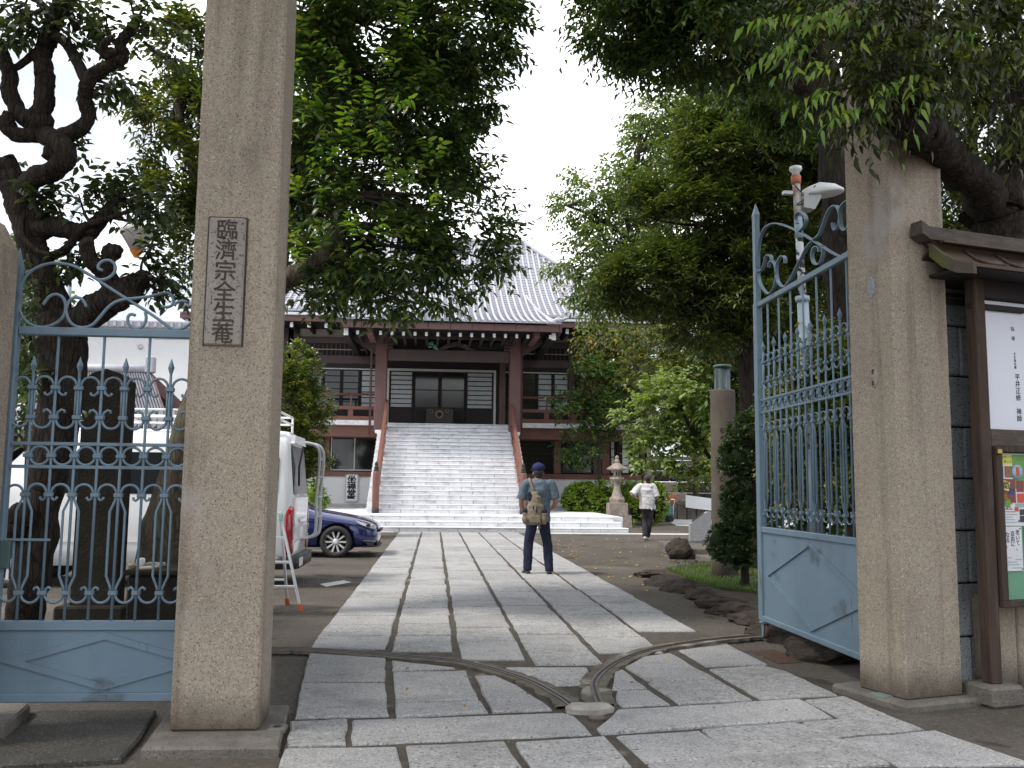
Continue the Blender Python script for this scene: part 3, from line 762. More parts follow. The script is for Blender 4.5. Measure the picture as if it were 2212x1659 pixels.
# ================================================================ IRON GATES
def arc(c, r, a0, a1, n=10): return [(c[0] + r * math.cos(math.radians(a0 + (a1 - a0) * k / n)), c[1] + r * math.sin(math.radians(a0 + (a1 - a0) * k / n))) for k in range(n + 1)]
def iron_gate(root, M, width, pitch, bar0, nbars, z, scrolls, stile_l, stile_r, straps, spike_first=True, wheel=None, br=.0085, st=.034, thin=.009):
    """z: named heights; scrolls: polylines (u, z). M maps (u, v, z) to the world (v = across the leaf)."""
    WM = M
    P = lambda u, zz, v=0: WM @ Vector((u, v, zz))
    nrm = (WM.to_3x3() @ Vector((0, 1, 0)))
    iron = MT['gate_blue']
    def bx(nm, u0, u1, v, z0, z1, parent=root, bev=.006, mt=iron):
        b = MB(); b.bbox(u0, u1, -v, v, z0, z1, bev, WM); return b.build(nm, mt, parent)
    for (u0, u1, top) in (stile_l, stile_r):
        b = MB(); b.bbox(u0, u1, -.03, .03, z['bot'], z['top'], .006, WM); stl = b.build('stile', iron, root)
        um = (u0 + u1) / 2; hw = (u1 - u0) * .36
        b = MB(); b.loft([[P(um - hw * k, zz, -.025 * k), P(um + hw * k, zz, -.025 * k), P(um + hw * k, zz, .025 * k), P(um - hw * k, zz, .025 * k)] for zz, k in ((z['top'], 1), (top - .17, 1), (top - .12, 1.12), (top, .05))], True, False)
        b.build('spear_finial', iron, stl)
    ul, ur = stile_l[1], stile_r[0]
    bx('top_rail', ul, ur, .022, z['top'] - .05, z['top'])
    bx('panel_rail', ul, ur, .024, z['panel'] - .055, z['panel'])
    bx('bottom_rail', ul, ur, .026, z['bot'], z['bot'] + .05)
    pn = bx('solid_panel', ul, ur, .006, z['bot'] + .05, z['panel'] - .055, bev=.001)
    dia = [(ul + .03, z['dm']), ((ul + ur) / 2, z['dt']), (ur - .03, z['dm']), ((ul + ur) / 2, z['db'])]
    for sgn in (-1, 1):
        for i in range(4):
            (a0, a1), (b0, b1) = dia[i], dia[(i + 1) % 4]
            b = MB(); w_ = .042
            cx_, cz_ = (ul + ur) / 2, z['dm']
            ki = 1 - w_ / (abs(z['dt'] - cz_) + 1e-6) * .9
            I = lambda u, zz: (cx_ + (u - cx_) * ki, cz_ + (zz - cz_) * ki)
            (c0, c1), (d0, d1) = I(b0, b1), I(a0, a1)
            vs = [P(a0, a1, sgn * .0065), P(b0, b1, sgn * .0065), P(c0, c1, sgn * .0065), P(d0, d1, sgn * .0065), P(a0, a1, sgn * .020), P(b0, b1, sgn * .020), P(c0, c1, sgn * .020), P(d0, d1, sgn * .020)]
            b.add(vs, [(3, 2, 1, 0), (4, 5, 6, 7), (0, 1, 5, 4), (1, 2, 6, 5), (2, 3, 7, 6), (3, 0, 4, 7)]); b.fixn = True
            b.build('diamond_bead', iron, pn)
    for zz in (z['ra'], z['rb']): bx('middle_rail', ul, ur, .010, zz - .010, zz + .010, bev=.002)
    # bars, collars
    us = [bar0 + pitch * k for k in range(nbars)]
    h = pitch / 2
    def strapline(nm, pts, parent):
        if straps:
            b = MB(); b.strap([P(u, zz) for u, zz in pts], nrm, .0125, .0075)
        else:
            b = MB(); b.tube([P(u, zz) for u, zz in pts], .0078, 6)
        return b.build(nm, iron, parent)
    for k, u in enumerate(us):
        spike = (k % 2 == 0) == spike_first
        b = MB()
        top = z['tip'] - .11 if spike else z['top'] - .05
        b.tube([P(u, z['panel']), P(u, top)], br, 8); bar = b.build('bar', iron, root)
        if spike:
            b = MB(); b.tube([P(u, z['tip'] - .115), P(u, z['tip'] - .095), P(u, z['tip'] - .055), P(u, z['tip'])], [br, br * .9, br * 2.3, .001], 6, smooth=False); b.build('spear_tip', iron, bar)
        for zz in (z['cu'], z['cl'], z['ring'], z['c2'], z['cb']):
            b = MB(); b.bbox(u - .024, u + .024, -.016, .016, zz - .012, zz + .012, .003, WM); b.build('collar', iron, bar)
        # thick twin rods between the two upper collars on the spear bars
        if spike:
            for sg in (-1, 1):
                b = MB(); b.tube([P(u + sg * .0145, z['cl']), P(u + sg * .0145, z['cu'])], .006, 6); b.build('side_rod', iron, bar)
        a = pitch * .33
        for sg in (-1, 1):
            x = lambda d: u + sg * d
            if spike:
                # bottle-shaped rods in the lower field
                b_ = [(x(.012), z['c2']), (x(.016), z['c2'] - .03), (x(a), z['c2'] - .095), (x(a), z['cb'] + .095), (x(.016), z['cb'] + .03), (x(.012), z['cb'])]
                strapline('bottle_rod', b_, bar)
            else:
                strapline('hook', [(x(.012), z['cb'] - .0), (x(.020), z['cb'] + .022)] + [(x(.032), z['cb'] + .032), (x(.044), z['cb'] + .026), (x(.049), z['cb'] + .014)], bar)
                strapline('hook', [(x(.012), z['c2'] + .0), (x(.020), z['c2'] - .022)] + [(x(.032), z['c2'] - .032), (x(.044), z['c2'] - .024), (x(.048), z['c2'] - .012)], bar)
                strapline('hook', [(x(.012), z['cu']), (x(.022), z['cu'] - .030), (x(.042), z['cu'] - .045), (x(.058), z['cu'] - .04), (x(.060), z['cu'] - .026)], bar)
                strapline('hook', [(x(.012), z['cl']), (x(.022), z['cl'] + .030), (x(.042), z['cl'] + .045), (x(.058), z['cl'] + .04), (x(.060), z['cl'] + .026)], bar)
    # arches between neighbouring bars, and rings between the two middle rails
    for k in range(nbars - 1):
        u = us[k] + h
        r = h - .013
        strapline('arch', arc((u, z['cu'] + .012), r, 0, 180), root)
        strapline('arch', arc((u, z['cl'] - .012), r, 180, 360), root)
        strapline('arch', arc((u, z['c2'] + .008), r, 0, 180), root)
        strapline('arch', arc((u, z['cb'] - .004), r, 180, 360), root)
        rr = min(h - .012, (z['ra'] - z['rb']) / 2 - .012)
        strapline('ring', arc((u, z['ring']), rr, 0, 360, 18), root)
    # half scrolls next to the stiles
    for (u, sg) in ((us[0], -1), (us[-1], 1)):
        room = (us[0] - ul) if sg < 0 else (ur - us[-1])
        if room > .06:
            r = min(room * .48, h - .013)
            for (zz, a0, a1) in ((z['cu'] + .012, 0, 180), (z['cl'] - .012, 180, 360), (z['c2'] + .008, 0, 180), (z['cb'] - .004, 180, 360)):
                strapline('arch', arc((u + sg * (r + .013), zz), r, a0, a1), root)
    for pts in scrolls:
        P2 = smooth_path([Vector((p[0], p[1], 0)) for p in pts], 4)
        b = MB()
        if straps: b.strap([P(p.x, p.y) for p in P2], nrm, st, thin)
        else: b.tube([P(p.x, p.y) for p in P2], .0095, 7)
        b.build('scroll', iron, root)
    if wheel:
        u, zb = wheel
        b = MB(); b.bbox(u - .035, u + .035, -.05, .05, z['bot'] - .016, z['bot'] + .001, .003, WM); br_ = b.build('caster_plate', iron, root)
        for sg in (-1, 1):
            b = MB(); b.loft([[P(u - w_, zz, sg * .024), P(u + w_, zz, sg * .024), P(u + w_, zz, sg * .031), P(u - w_, zz, sg * .031)] for zz, w_ in ((z['bot'] - .014, .032), (.06, .016))], True, False); b.build('fork', iron, br_)
        b = MB(); b.lathe([(.02, -.018), (.045, -.02), (.066, -.016), (.066, .016), (.045, .02), (.02, .018)], 22)
        RM = WM @ Matrix.Translation((u, 0, .072 + .036)) @ Matrix.Rotation(PI / 2, 4, 'X')
        b.v = [tuple(RM @ Vector(v)) for v in b.v]; b.build('wheel', MT['rust'], br_)
# main right leaf, standing open along the approach (u runs inwards from the pillar)
cR = lambda x, y: (lambda p: (p.y - 6.40, p.z))(atx(1515.9 + x * .32887, 333.5 + y * .32887, 3.13))
SCR = [[(372, 740), (374, 640), (388, 545), (420, 480), (470, 453), (520, 458), (580, 480), (640, 510), (700, 545), (760, 582), (820, 622), (870, 652), (912, 668), (950, 655), (980, 620), (998, 580), (1008, 530)],
       [(640, 508), (668, 480), (687, 440), (677, 398), (650, 377), (626, 388), (618, 420), (628, 455)],
       [(371, 770), (382, 840), (410, 890), (440, 916), (468, 893), (486, 840), (491, 780), (482, 722), (462, 700), (446, 714), (440, 742)],
       [(370, 768), (395, 760), (412, 720), (420, 680), (438, 660), (456, 672), (460, 700)],
       [(491, 780), (500, 830), (525, 864), (550, 866), (590, 812), (620, 750), (652, 690), (692, 612), (740, 558), (772, 528), (797, 470), (822, 400), (850, 352), (880, 336), (903, 368), (910, 420), (896, 480), (872, 494), (862, 450)],
       [(492, 790), (494, 730), (508, 690), (530, 666), (548, 680), (550, 715)],
       [(797, 598), (797, 660), (780, 712), (755, 724), (732, 700), (726, 650), (742, 610), (768, 606), (772, 640)],
       [(906, 395), (920, 340), (955, 306), (988, 304), (1010, 330), (1025, 380)],
       [(910, 420), (920, 478), (940, 498), (962, 480), (972, 425), (992, 412)]]
ZR = dict(bot=.20, top=3.25, panel=1.08, ra=2.285, rb=2.165, ring=2.225, tip=2.85, cu=2.645, cl=2.455, c2=2.0, cb=1.235, dt=1.0, dm=.63, db=.27)
MR = Matrix(((0, -1, 0, 3.13), (1, 0, 0, 6.40), (0, 0, 1, 0), (0, 0, 0, 1)))
rg = thing('iron_gate', 'blue wrought iron gate leaf standing open beside the right granite pillar', 'iron gate', (3.13, 6.4, 0), 0, 'blue iron gate leaves')
iron_gate(rg, MR, 2.4, .142, .21, 15, ZR, [[cR(*p) for p in sc] for sc in SCR], (-.02, .06, 3.9), (2.28, 2.38, 4.26), True, wheel=(2.27, 0), br=.0095)
# main left leaf, open and almost hidden behind the left pillar
LMN = math.radians(99.2)
ML = Matrix(((math.cos(LMN), -math.sin(LMN), 0, -1.08), (math.sin(LMN), math.cos(LMN), 0, 5.98), (0, 0, 1, 0), (0, 0, 0, 1)))
lg = thing('iron_gate', 'blue wrought iron gate leaf open and nearly edge-on behind the left granite pillar', 'iron gate', (-1.08, 5.98, 0), 0, 'blue iron gate leaves')
iron_gate(lg, ML, 2.4, .142, .21, 15, ZR, [[cR(*p) for p in sc] for sc in SCR], (-.02, .06, 3.9), (2.28, 2.38, 4.26), True, wheel=(2.27, 0), br=.0095)
# wicket gate between the side post and the left pillar
WY = 5.62
cW = lambda x, y: (lambda p: (p.x, p.z))(at(x * .21924, 424.45 + y * .21924, WY))
WSC = [[(190, 960), (200, 900), (218, 850), (260, 780), (330, 720), (430, 675), (540, 655), (640, 665), (740, 690), (840, 745), (950, 815), (1060, 888), (1160, 953), (1260, 1015), (1370, 1085), (1480, 1155), (1580, 1225), (1660, 1285), (1720, 1312), (1800, 1300), (1880, 1250)],
       [(200, 900), (180, 980), (180, 1060), (200, 1140), (240, 1210), (300, 1260), (380, 1285), (460, 1283), (540, 1255), (600, 1210), (640, 1150), (650, 1080), (630, 1010), (590, 975), (540, 965), (490, 985), (450, 1030), (425, 1070)],
       [(650, 1080), (655, 1150), (680, 1220), (720, 1265), (780, 1288), (850, 1288), (910, 1265), (970, 1205), (1040, 1120), (1120, 1050), (1220, 1015), (1340, 1003), (1440, 990), (1560, 965), (1640, 950), (1690, 975), (1710, 1030), (1690, 1075), (1640, 1090), (1590, 1080)],
       [(652, 1110), (670, 1050), (710, 1005), (760, 995), (810, 1015), (840, 1060), (850, 1088)],
       [(945, 812), (1010, 820), (1080, 795), (1130, 740), (1130, 670), (1080, 630), (1020, 635), (975, 670), (970, 710), (1012, 727)],
       [(1430, 1140), (1440, 1200), (1420, 1260), (1370, 1300), (1310, 1295), (1265, 1250), (1260, 1190), (1290, 1160), (1335, 1172)],
       [(1715, 1080), (1740, 1045), (1790, 1030), (1850, 1040)]]
ZW = dict(bot=.185, top=2.335, panel=.636, ra=1.647, rb=1.513, ring=1.578, tip=2.163, cu=1.977, cl=1.803, c2=1.352, cb=.792, dt=.57, dm=.41, db=.25)
MW = Matrix(((1, 0, 0, 0), (0, 1, 0, WY), (0, 0, 1, 0), (0, 0, 0, 1)))
wg = thing('wicket_gate', 'closed blue wrought iron wicket gate left of the granite pillar', 'iron gate', (-1.95, WY, 0))
iron_gate(wg, MW, 1.2, .1312, -2.362, 9, ZW, [[cW(*p) for p in sc] for sc in WSC], (-2.515, -2.458, 2.81), (-1.26, -1.20, 2.81), False, br=.0085)
bx_ = MB(); bx_.bbox(-2.46, -2.20, 5.60, 5.615, 1.085, 1.10, .003); lt = bx_.build('latch_bar', MT['gate_blue'], wg)
bx_ = MB(); bx_.bbox(-2.47, -2.41, 5.58, 5.61, .93, 1.09, .004); bx_.build('lock_box', flat('lock_teal', (.07, .12, .12)), lt)
# ================================================================ NOTICE BOARD, WALL ON THE RIGHT
NA = math.radians(16)
nb = thing('notice_board', 'roofed wooden notice board with a white sheet over a green felt panel', 'notice board', (3.765, 6.17, 0), NA)
L_ = lambda nm, mt_, x0, x1, y0, y1, z0, z1, bev=.006, parent=nb: box(nm, MT[mt_] if isinstance(mt_, str) else mt_, parent, x0, x1, y0, y1, z0, z1, bev, world=False)
WORLD[nb] = Matrix.Translation((3.765, 6.17, 0)) @ Matrix.Rotation(NA, 4, 'Z')
L_('footing', 'kerb', -.10, .18, -.14, .14, 0, .14, .02)
L_('post', 'wood_old', -.01, .085, -.05, .045, .14, 3.02, .008)
L_('post', 'wood_old', 1.715, 1.81, -.05, .045, .14, 3.02, .008)
L_('footing', 'kerb', 1.63, 1.91, -.14, .14, 0, .14, .02)
L_('head_beam', 'dark_wood', .085, 1.715, -.04, .04, 2.80, 2.98)
L_('middle_beam', 'wood_grey', .085, 1.715, -.045, .04, 1.745, 1.865)
L_('back_board', 'dark_wood', .085, 1.715, .028, .04, 1.865, 2.80, .002)
sheet = L_('notice_sheet', 'paper', .10, 1.70, .012, .028, 1.87, 2.795, .001)
MF = lambda x, y, z: Matrix(((1, 0, 0, x), (0, 0, -1, y), (0, 1, 0, z), (0, 0, 0, 1)))
WORLD[sheet] = WORLD[nb]
def column(parent, chars, x, z, size, step, y, bold=.0, ink='ink'):
    for i, ch in enumerate(chars):
        if ch != ' ': text_on(parent, ch, size, MT[ink], MF(x, y, z - i * step), .0006, bold, 'lettering', world=False)
column(sheet, '指', .40, 2.60, .036, .05, .0112); column(sheet, '導', .403, 2.53, .036, .05, .0112)
column(sheet, '全生庵住職', .41, 2.42, .022, .025, .0112)
column(sheet, '平井正修 禅師', .425, 2.25, .050, .050, .0112, .0004)
# lower glazed case
cs = L_('display_case', 'wood_old', .095, 1.70, -.075, .03, .645, .69, .004)
for nm, x0, x1, z0, z1 in (('case_side', .095, .15, .69, 1.745), ('case_side', 1.645, 1.70, .69, 1.745), ('case_top', .15, 1.645, 1.705, 1.745)):
    c = L_(nm, 'wood_old', x0, x1, -.075, .03, z0, z1, .004, cs)
felt = L_('felt_panel', 'felt', .15, 1.645, -.02, .028, .69, 1.705, .001, cs)
WORLD[cs] = WORLD[nb]; WORLD[felt] = WORLD[nb]
L_('padlock', 'brass', .085, .125, -.10, -.076, 1.69, 1.725, .005, cs)
ps = thing('poster', 'colourful event poster with photo grid pinned high on green felt', 'poster', WORLD[nb] @ Vector((.17, -.026, 1.355)), NA)
D = {k: flat('print_' + k, c, .5) for k, c in dict(yellow=(.75, .68, .12), green=(.14, .32, .06), white=(.72, .72, .74), red=(.60, .08, .05), blue=(.06, .20, .50), maroon=(.22, .05, .05), brown=(.25, .12, .06), orange=(.65, .28, .06), sky=(.30, .50, .62), black=(.04, .04, .045), lime=(.62, .68, .20), skyblue=(.05, .33, .62), teal=(.30, .42, .44)).items()}
def pr(nm, col, x0, x1, z0, z1, lay, parent=None):
    b = MB(); b.box(x0, x1, -.0012 * lay - .001, -.0012 * lay, z0, z1); return b.build(nm, D[col], parent or ps, world=False)
x0 = -.012
pr('sheet', 'white', x0, .245, -.16, .345, 1)
pr('header', 'yellow', x0, .115, .265, .335, 2); pr('header', 'green', .118, .243, .10, .335, 2)
for (a, b_, c, e, k) in ((x0, .03, .175, .255, 'blue'), (.042, .115, .175, .255, 'brown'), (x0, .135, .0, .165, 'maroon'), (.145, .215, .075, .155, 'maroon'), (.148, .215, .0, .065, 'red'), (.06, .12, .055, .10, 'blue'), (x0, .05, .02, .06, 'orange'), (.06, .13, .0, .03, 'orange'), (.215, .245, .0, .098, 'lime'), (.13, .243, -.03, -.004, 'teal'), (.165, .243, -.085, -.045, 'black'), (.165, .243, -.135, -.09, 'black'), (.148, .163, -.135, -.118, 'blue'), (.12, .155, -.06, -.03, 'red')):
    pr('picture', k, a, b_, c, e, 3)
b = MB(); b.lathe([(0, 0), (.052, 0), (.052, .001), (0, .001)], 20); b.v = [(v[0] + .16, -.0055 - v[2], v[1] + .215) for v in b.v]; b.build('picture', D['sky'], ps, world=False)
b = MB(); b.bbox(.145, .178, -.0085, -.0068, .185, .25, .008); b.build('picture', D['red'], ps, world=False)
b = MB(); P5 = []
for k in range(14):
    r_ = .045 if k % 2 == 0 else .022; a = 2 * PI * k / 14; P5.append(Vector((r_ * math.cos(a), r_ * math.sin(a))))
b.prism(P5, 0, .001); b.v = [(v[0] + .055, -.0065 - v[2], v[1] - .005) for v in b.v]; b.build('leaf_mark', D['green'], ps, world=False)
def tx(parent, body, size, mt_, x, z, lay, bold=0.0, sx=1.0): return text_on(parent, body, size, mt_, MF(x, -.0012 * lay - .0012, z), .0003, bold, 'lettering', sx, world=False)
tx(ps, 'おやこで', .026, D['green'], .07, .315, 3, .0004); tx(ps, '楽しむ', .026, D['green'], .075, .285, 3, .0004)
tx(ps, 'て', .05, D['red'], .005, .30, 3, .002)
b = MB(); b.bbox(.015, .075, -.0085, -.007, .085, .15, .001, Matrix.Translation((.045, 0, .118)) @ Matrix.Rotation(.25, 4, 'Y') @ Matrix.Translation((-.045, 0, -.118))); b.build('picture', D['yellow'], ps, world=False)
tx(ps, '語', .055, D['black'], .046, .118, 7, .001)
for i in range(6): pr('print_line', 'red' if i < 2 else 'teal', x0 + .01, .10 + .02 * (i % 3), -.048 - .018 * i, -.042 - .018 * i, 2)
pp = thing('paper_note', 'white paper note with brushed words pinned below the poster', 'paper note', WORLD[nb] @ Vector((.17, -.0265, .885)), NA)
pr('sheet', 'white', x0, .175, .0, .305, 1, pp)
for i, cl in enumerate(('老いて、', '自由に', 'なる。')):
    for j, ch in enumerate(cl): text_on(pp, ch, .040, MT['ink'], MF(.135 - i * .047, -.0026, .262 - j * .036 - i * .008), .0003, .0006, 'lettering', world=False)
for z_, a_, e_ in ((.088, .0, .07), (.075, .1, .165), (.058, .01, .12), (.04, .0, .14), (.018, .07, .16)): pr('print_line', 'teal', a_, e_, z_, z_ + .006, 2, pp)
pq = thing('leaflet', 'white and blue leaflet pinned at the right edge of green felt', 'leaflet', WORLD[nb] @ Vector((.37, -.0265, .885)), NA)
pr('sheet', 'white', 0, .17, .01, .305, 1, pq); pr('lower_field', 'skyblue', 0.004, .166, .012, .17, 2, pq)
for x_, z_ in ((.158, .29), (.165, .012)):
    b = MB(); b.ball((x_, -.004, z_), .005, 8, 5); b.build('pin', MT['black'], pp, world=False)
# roof of the board: curved shingled slope with copper edge, ridge board
def roofy(x0, x1):
    prof = [(.33, 2.67), (.16, 2.735), (.02, 2.81), (-.10, 2.90)]
    return prof
DZ = .26
rf = L_('roof_underside', 'dark_wood', -.30, 2.1, -.30, .34, 2.665 + DZ, 2.69 + DZ, .004)
prof = [(y, z_ + DZ) for y, z_ in ((-.36, 2.655), (-.24, 2.685), (-.12, 2.745), (-.02, 2.83), (.03, 2.90))]
for sg in (1, -1):
    b = MB()
    vs = []
    for x in (-.36, 2.08):
        for (y, z_) in prof: vs.append((x, sg * y + .0, z_))
    for x in (-.36, 2.08):
        for (y, z_) in prof: vs.append((x, sg * y + .0, z_ + .022))
    n = len(prof); fs = []
    for i in range(n - 1):
        fs += [(i, i + 1, n + i + 1, n + i), (2 * n + i, 3 * n + i, 3 * n + i + 1, 2 * n + i + 1), (i, 2 * n + i, 2 * n + i + 1, i + 1), (n + i, n + i + 1, 3 * n + i + 1, 3 * n + i)]
    fs += [(0, n, 3 * n, 2 * n), (n - 1, 3 * n - 1, 4 * n - 1, 2 * n - 1)]
    b.add(vs, fs); b.fixn = True; sl = b.build('roof_slope', MT['copper'], nb, world=False)
    WORLD[sl] = WORLD[nb]
    for x in np.arange(-.05, 2.1, .30):
        b = MB(); b.tube([(x, sg * y, z_ + .03) for y, z_ in prof], [(.014, .012)] * n, 6); b.build('batten', MT['copper'], sl, world=False)
for x in (-.365, 2.05):
    b = MB(); vs = []
    P6 = [(y, z_ + DZ) for y, z_ in ((-.37, 2.60), (-.23, 2.635), (-.11, 2.70), (-.0, 2.80), (0, 2.90), (-.11, 2.80), (-.23, 2.72), (-.37, 2.665))]
    for q in (0, .03): vs += [(x + q, y, z_) for y, z_ in P6]
    n = 8; fs = [tuple(range(8)), tuple(reversed(range(8, 16)))] + [(i, (i + 1) % 8, 8 + (i + 1) % 8, 8 + i) for i in range(8)]
    b.add(vs, fs); b.fixn = True; b.build('barge_board', MT['moss_wood'] if x < 0 else MT['wood_grey'], nb, world=False)
L_('eave_strip', 'copper', -.40, 2.1, .26, .37, 2.60 + DZ, 2.632 + DZ, .004)
L_('eave_fascia', 'dark_wood', -.36, 2.1, .28, .36, 2.54 + DZ, 2.598 + DZ, .004)
b = MB(); b.loft([[Vector((x, y, z_ + dz)) for y, z_ in ((-.06, 2.905 + DZ), (.06, 2.905 + DZ), (.05, 3.0 + DZ), (-.05, 3.0 + DZ))] for x, dz in ((-.47, .035), (-.40, .0), (2.1, 0), (2.16, .03))], True, False); b.build('ridge_board', MT['wood_grey'], nb, world=False)
L_('ridge_cover', 'copper', -.31, 2.11, -.085, .085, 2.888 + DZ, 2.904 + DZ, .003)
L_('brace', 'dark_wood', -.02, .5, -.02, .02, 2.72, 2.76, .004)

# wall behind the board
wl = thing('stone_wall', 'grey stone block wall with granite base slabs behind the notice board', 'stone wall', WORLD[nb] @ Vector((0, .28, 0)), NA)
box('wall_core', MT['dark_stone'], wl, -.28, 2.4, .03, .24, .0, 3.0, world=False)
for i in range(8):
    xs = [-.3, .62, 1.52, 2.42] if i % 2 else [-.3, .18, 1.08, 1.98, 2.42]
    for x0_, x1_ in zip(xs[:-1], xs[1:]): box('stone_block', MT['block_wall'], wl, x0_ + .006, x1_ - .006, 0, .25, .03 + i * .375, .03 + i * .375 + .362, .012, world=False)
for j in range(6):
    box('base_slab', MT['granite'], wl, .17 + j * .335, .497 + j * .335, -.10, -.005, .03, .70, .012, world=False)
box('base_kerb', MT['kerb'], wl, .10, 2.3, -.19, -.11, -.02, .05, .015, world=False)
# ================================================================ TEMPLE
X0 = .53
tp = thing('temple', 'wide temple hall with silver tiled roof, maroon posts and white ground floor wall', 'temple', (X0, 41, 0))
TB = lambda nm, mt_, x0, x1, y0, y1, z0, z1, bev=0.0, parent=tp: box(nm, MT[mt_] if isinstance(mt_, str) else mt_, parent, x0, x1, y0, y1, z0, z1, bev)
YW, YD, YC = 41.0, 39.8, 38.0          # wall plane, veranda edge, porch columns
ZD = zt(908, YD, 740) ; ZP = .51        # veranda slab top, platform top
WX0, WX1 = X0 - 9.6, X0 + 9.2

# --- platform and stairs (all single stones)
stt = thing('temple_stairs', 'broad flight of white granite steps up to the temple porch', 'stairs', (X0, 33, 0))
core = MB(); core.box(-8.2, 6.25, 30.6, 44, .0, .495); co = core.build('platform_core', MT['white_stone'], stt)
def course(x0, x1, y0, y1, z0, z1, n, off, nm='riser_stone', parent=stt, tread=True):
    w = (x1 - x0) / n; xs = [x0] + [x0 + w * (k + off) for k in range(0 if off > .05 else 1, n)] + [x1]
    th = .038 if tread else 0
    for a, b_ in zip(xs[:-1], xs[1:]):
        if b_ - a > .03: box(nm, MT['white_stone'], parent, a + .006, b_ - .006, y0 + random.uniform(-.002, .002), y1, z0 + .001, z1 - th - (.006 if tread else 0), .004)
    if tread: box('tread_stone', MT['white_stone'], parent, x0, x1, y0 - .035, y1, z1 - th, z1, .008)
for k in range(3):
    course(-7.2 - .12 * (2 - k), 5.92 + .16 * (2 - k), 29.62 + .36 * k, 30.02 + .36 * k if k < 2 else 30.8, .17 * k, .17 * (k + 1), 15, .5 * (k % 2))
for i in range(3):
    course(-7.2, 5.9, 30.81 + i * .9, 31.70 + i * .9, .45, .511, 14, .5 * (i % 2), 'platform_slab', stt, False)
for sg, xa, xb in ((-1, -7.2, -2.6), (1, 3.7, 6.2)):
    course(xa, xb, 33.52, 40.8, .45, .511, 6, 0, 'platform_slab', stt, False)
NST, RISE, RUN, YS = 22, .1605, .285, 32.35
SX0, SX1 = X0 - 2.50, X0 + 2.50
for k in range(NST):
    y = YS + RUN * k + (.25 if k >= 19 else 0)
    course(SX0, SX1, y, y + RUN + .12 if k != 18 else y + .75, ZP + RISE * k, ZP + RISE * (k + 1), 6, .5 * (k % 2) + .02 * (k % 3))
top_z = ZP + RISE * NST
course(SX0 - .4, SX1 + .4, YS + RUN * NST + .25, YW + .4, top_z - .16, top_z, 6, 0, 'porch_slab', stt, False)
# stone cheeks beside the flight
for sx in (SX0 - .36, SX1):
    nblk = 17
    for k in range(nblk):
        z0 = ZP + RISE * 1.12 * k; y0 = YS + .05 + RUN * 1.12 * k
        box('cheek_stone', MT['white_stone'], stt, sx + .005, sx + .355, y0, 39.0, z0 + .003, z0 + RISE * 1.12 - .003, .008)
    z1 = ZP + RISE * 1.12 * nblk
    box('column_base', MT['white_stone'], stt, sx - .1, sx + .42, YC - .35, 39.7, z1, z1 + .12, .01)

# --- handrails
def handrail(x, label):
    h = thing('stair_handrail', label, 'handrail', (x, 32.6, ZP), 0, 'stair handrails')
    y0, y1 = 32.35, YC - .05
    z0 = ZP + RISE * .6; sl = RISE / RUN
    b = MB(); b.lathe([(.12, 0), (.122, .15)], 20, (x, 32.2, ZP)); b.build('newel_foot', MT['black'], h)
    b = MB(); b.lathe([(.118, .15), (.122, .6), (.122, 1.2), (.112, 1.38), (.10, 1.42)], 20, (x, 32.2, ZP)); nw = b.build('newel_post', MT['orange_wood'], h)
    b = MB(); b.lathe([(.095, 1.42), (.10, 1.46), (.07, 1.49), (.085, 1.53), (.085, 1.57), (.05, 1.60), (.065, 1.66), (.055, 1.72), (.01, 1.77)], 18, (x, 32.2, ZP)); b.build('newel_cap', MT['bronze'], nw)
    for nm, hh, th in (('top_rail', 1.12, .06), ('middle_rail', .66, .045), ('lower_rail', .24, .05)):
        b = MB(); p0, p1 = Vector((x, y0 - .05, z0 + hh)), Vector((x, y1, z0 + hh + sl * (y1 - y0)))
        b.loft([[p + Vector((dx * th, 0, dz * th)) for dx, dz in ((-1, -1), (1, -1), (1, 1), (-1, 1))] for p in (p0, p1)], True, False); b.build(nm, MT['orange_wood'], h)
    n = 6
    for k in range(n):
        y = y0 + .75 + (y1 - y0 - .8) * k / (n - 1); zb = z0 + sl * (y - y0)
        b = MB(); b.bbox(x - .042, x + .042, y - .05, y + .05, zb - .12, zb + 1.13, .006); po = b.build('baluster', MT['orange_wood'], h)
        b = MB(); b.ball((x - .05 if x < X0 else x - .05, y, zb + .66), (.03, .035, .035), 8, 6); b.build('stud', MT['bronze'], po)
    return h
handrail(SX0 - .02, 'red-brown stair handrail with bronze capped newel on the left side of the steps')
handrail(SX1 + .05, 'red-brown stair handrail on the right side of the steps above the walking man')

# --- ground floor
for xa, xb in ((WX0, SX0 - .36), (SX1 + .36, WX1)):
    TB('ground_floor_wall', 'white_wall', xa, xb, YW, YW + .25, ZP + .14, zt(1032, YW))
    TB('wall_base', 'pale_paving', xa, xb, YW - .06, YW + .25, ZP, ZP + .14)
    TB('sill_beam', 'orange_wood', xa, xb, YW - .08, YW + .2, zt(1032, YW), zt(1021, YW), .01)
    TB('floor_beam', 'orange_wood', xa, xb, YD + .1, YW + .2, zt(946, YD), zt(922, YD), .01)
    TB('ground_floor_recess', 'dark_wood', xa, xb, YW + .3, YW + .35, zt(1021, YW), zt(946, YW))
    n = int((xb - xa) / 1.05) + 1
    for k in range(n):                                  # veranda edge of white slabs
        a = xa + (xb - xa) * k / n; TB('veranda_slab', 'white_stone', a + .004, a + (xb - xa) / n - .004, YD - .25, YW + .1, ZD - .20, ZD, .01)
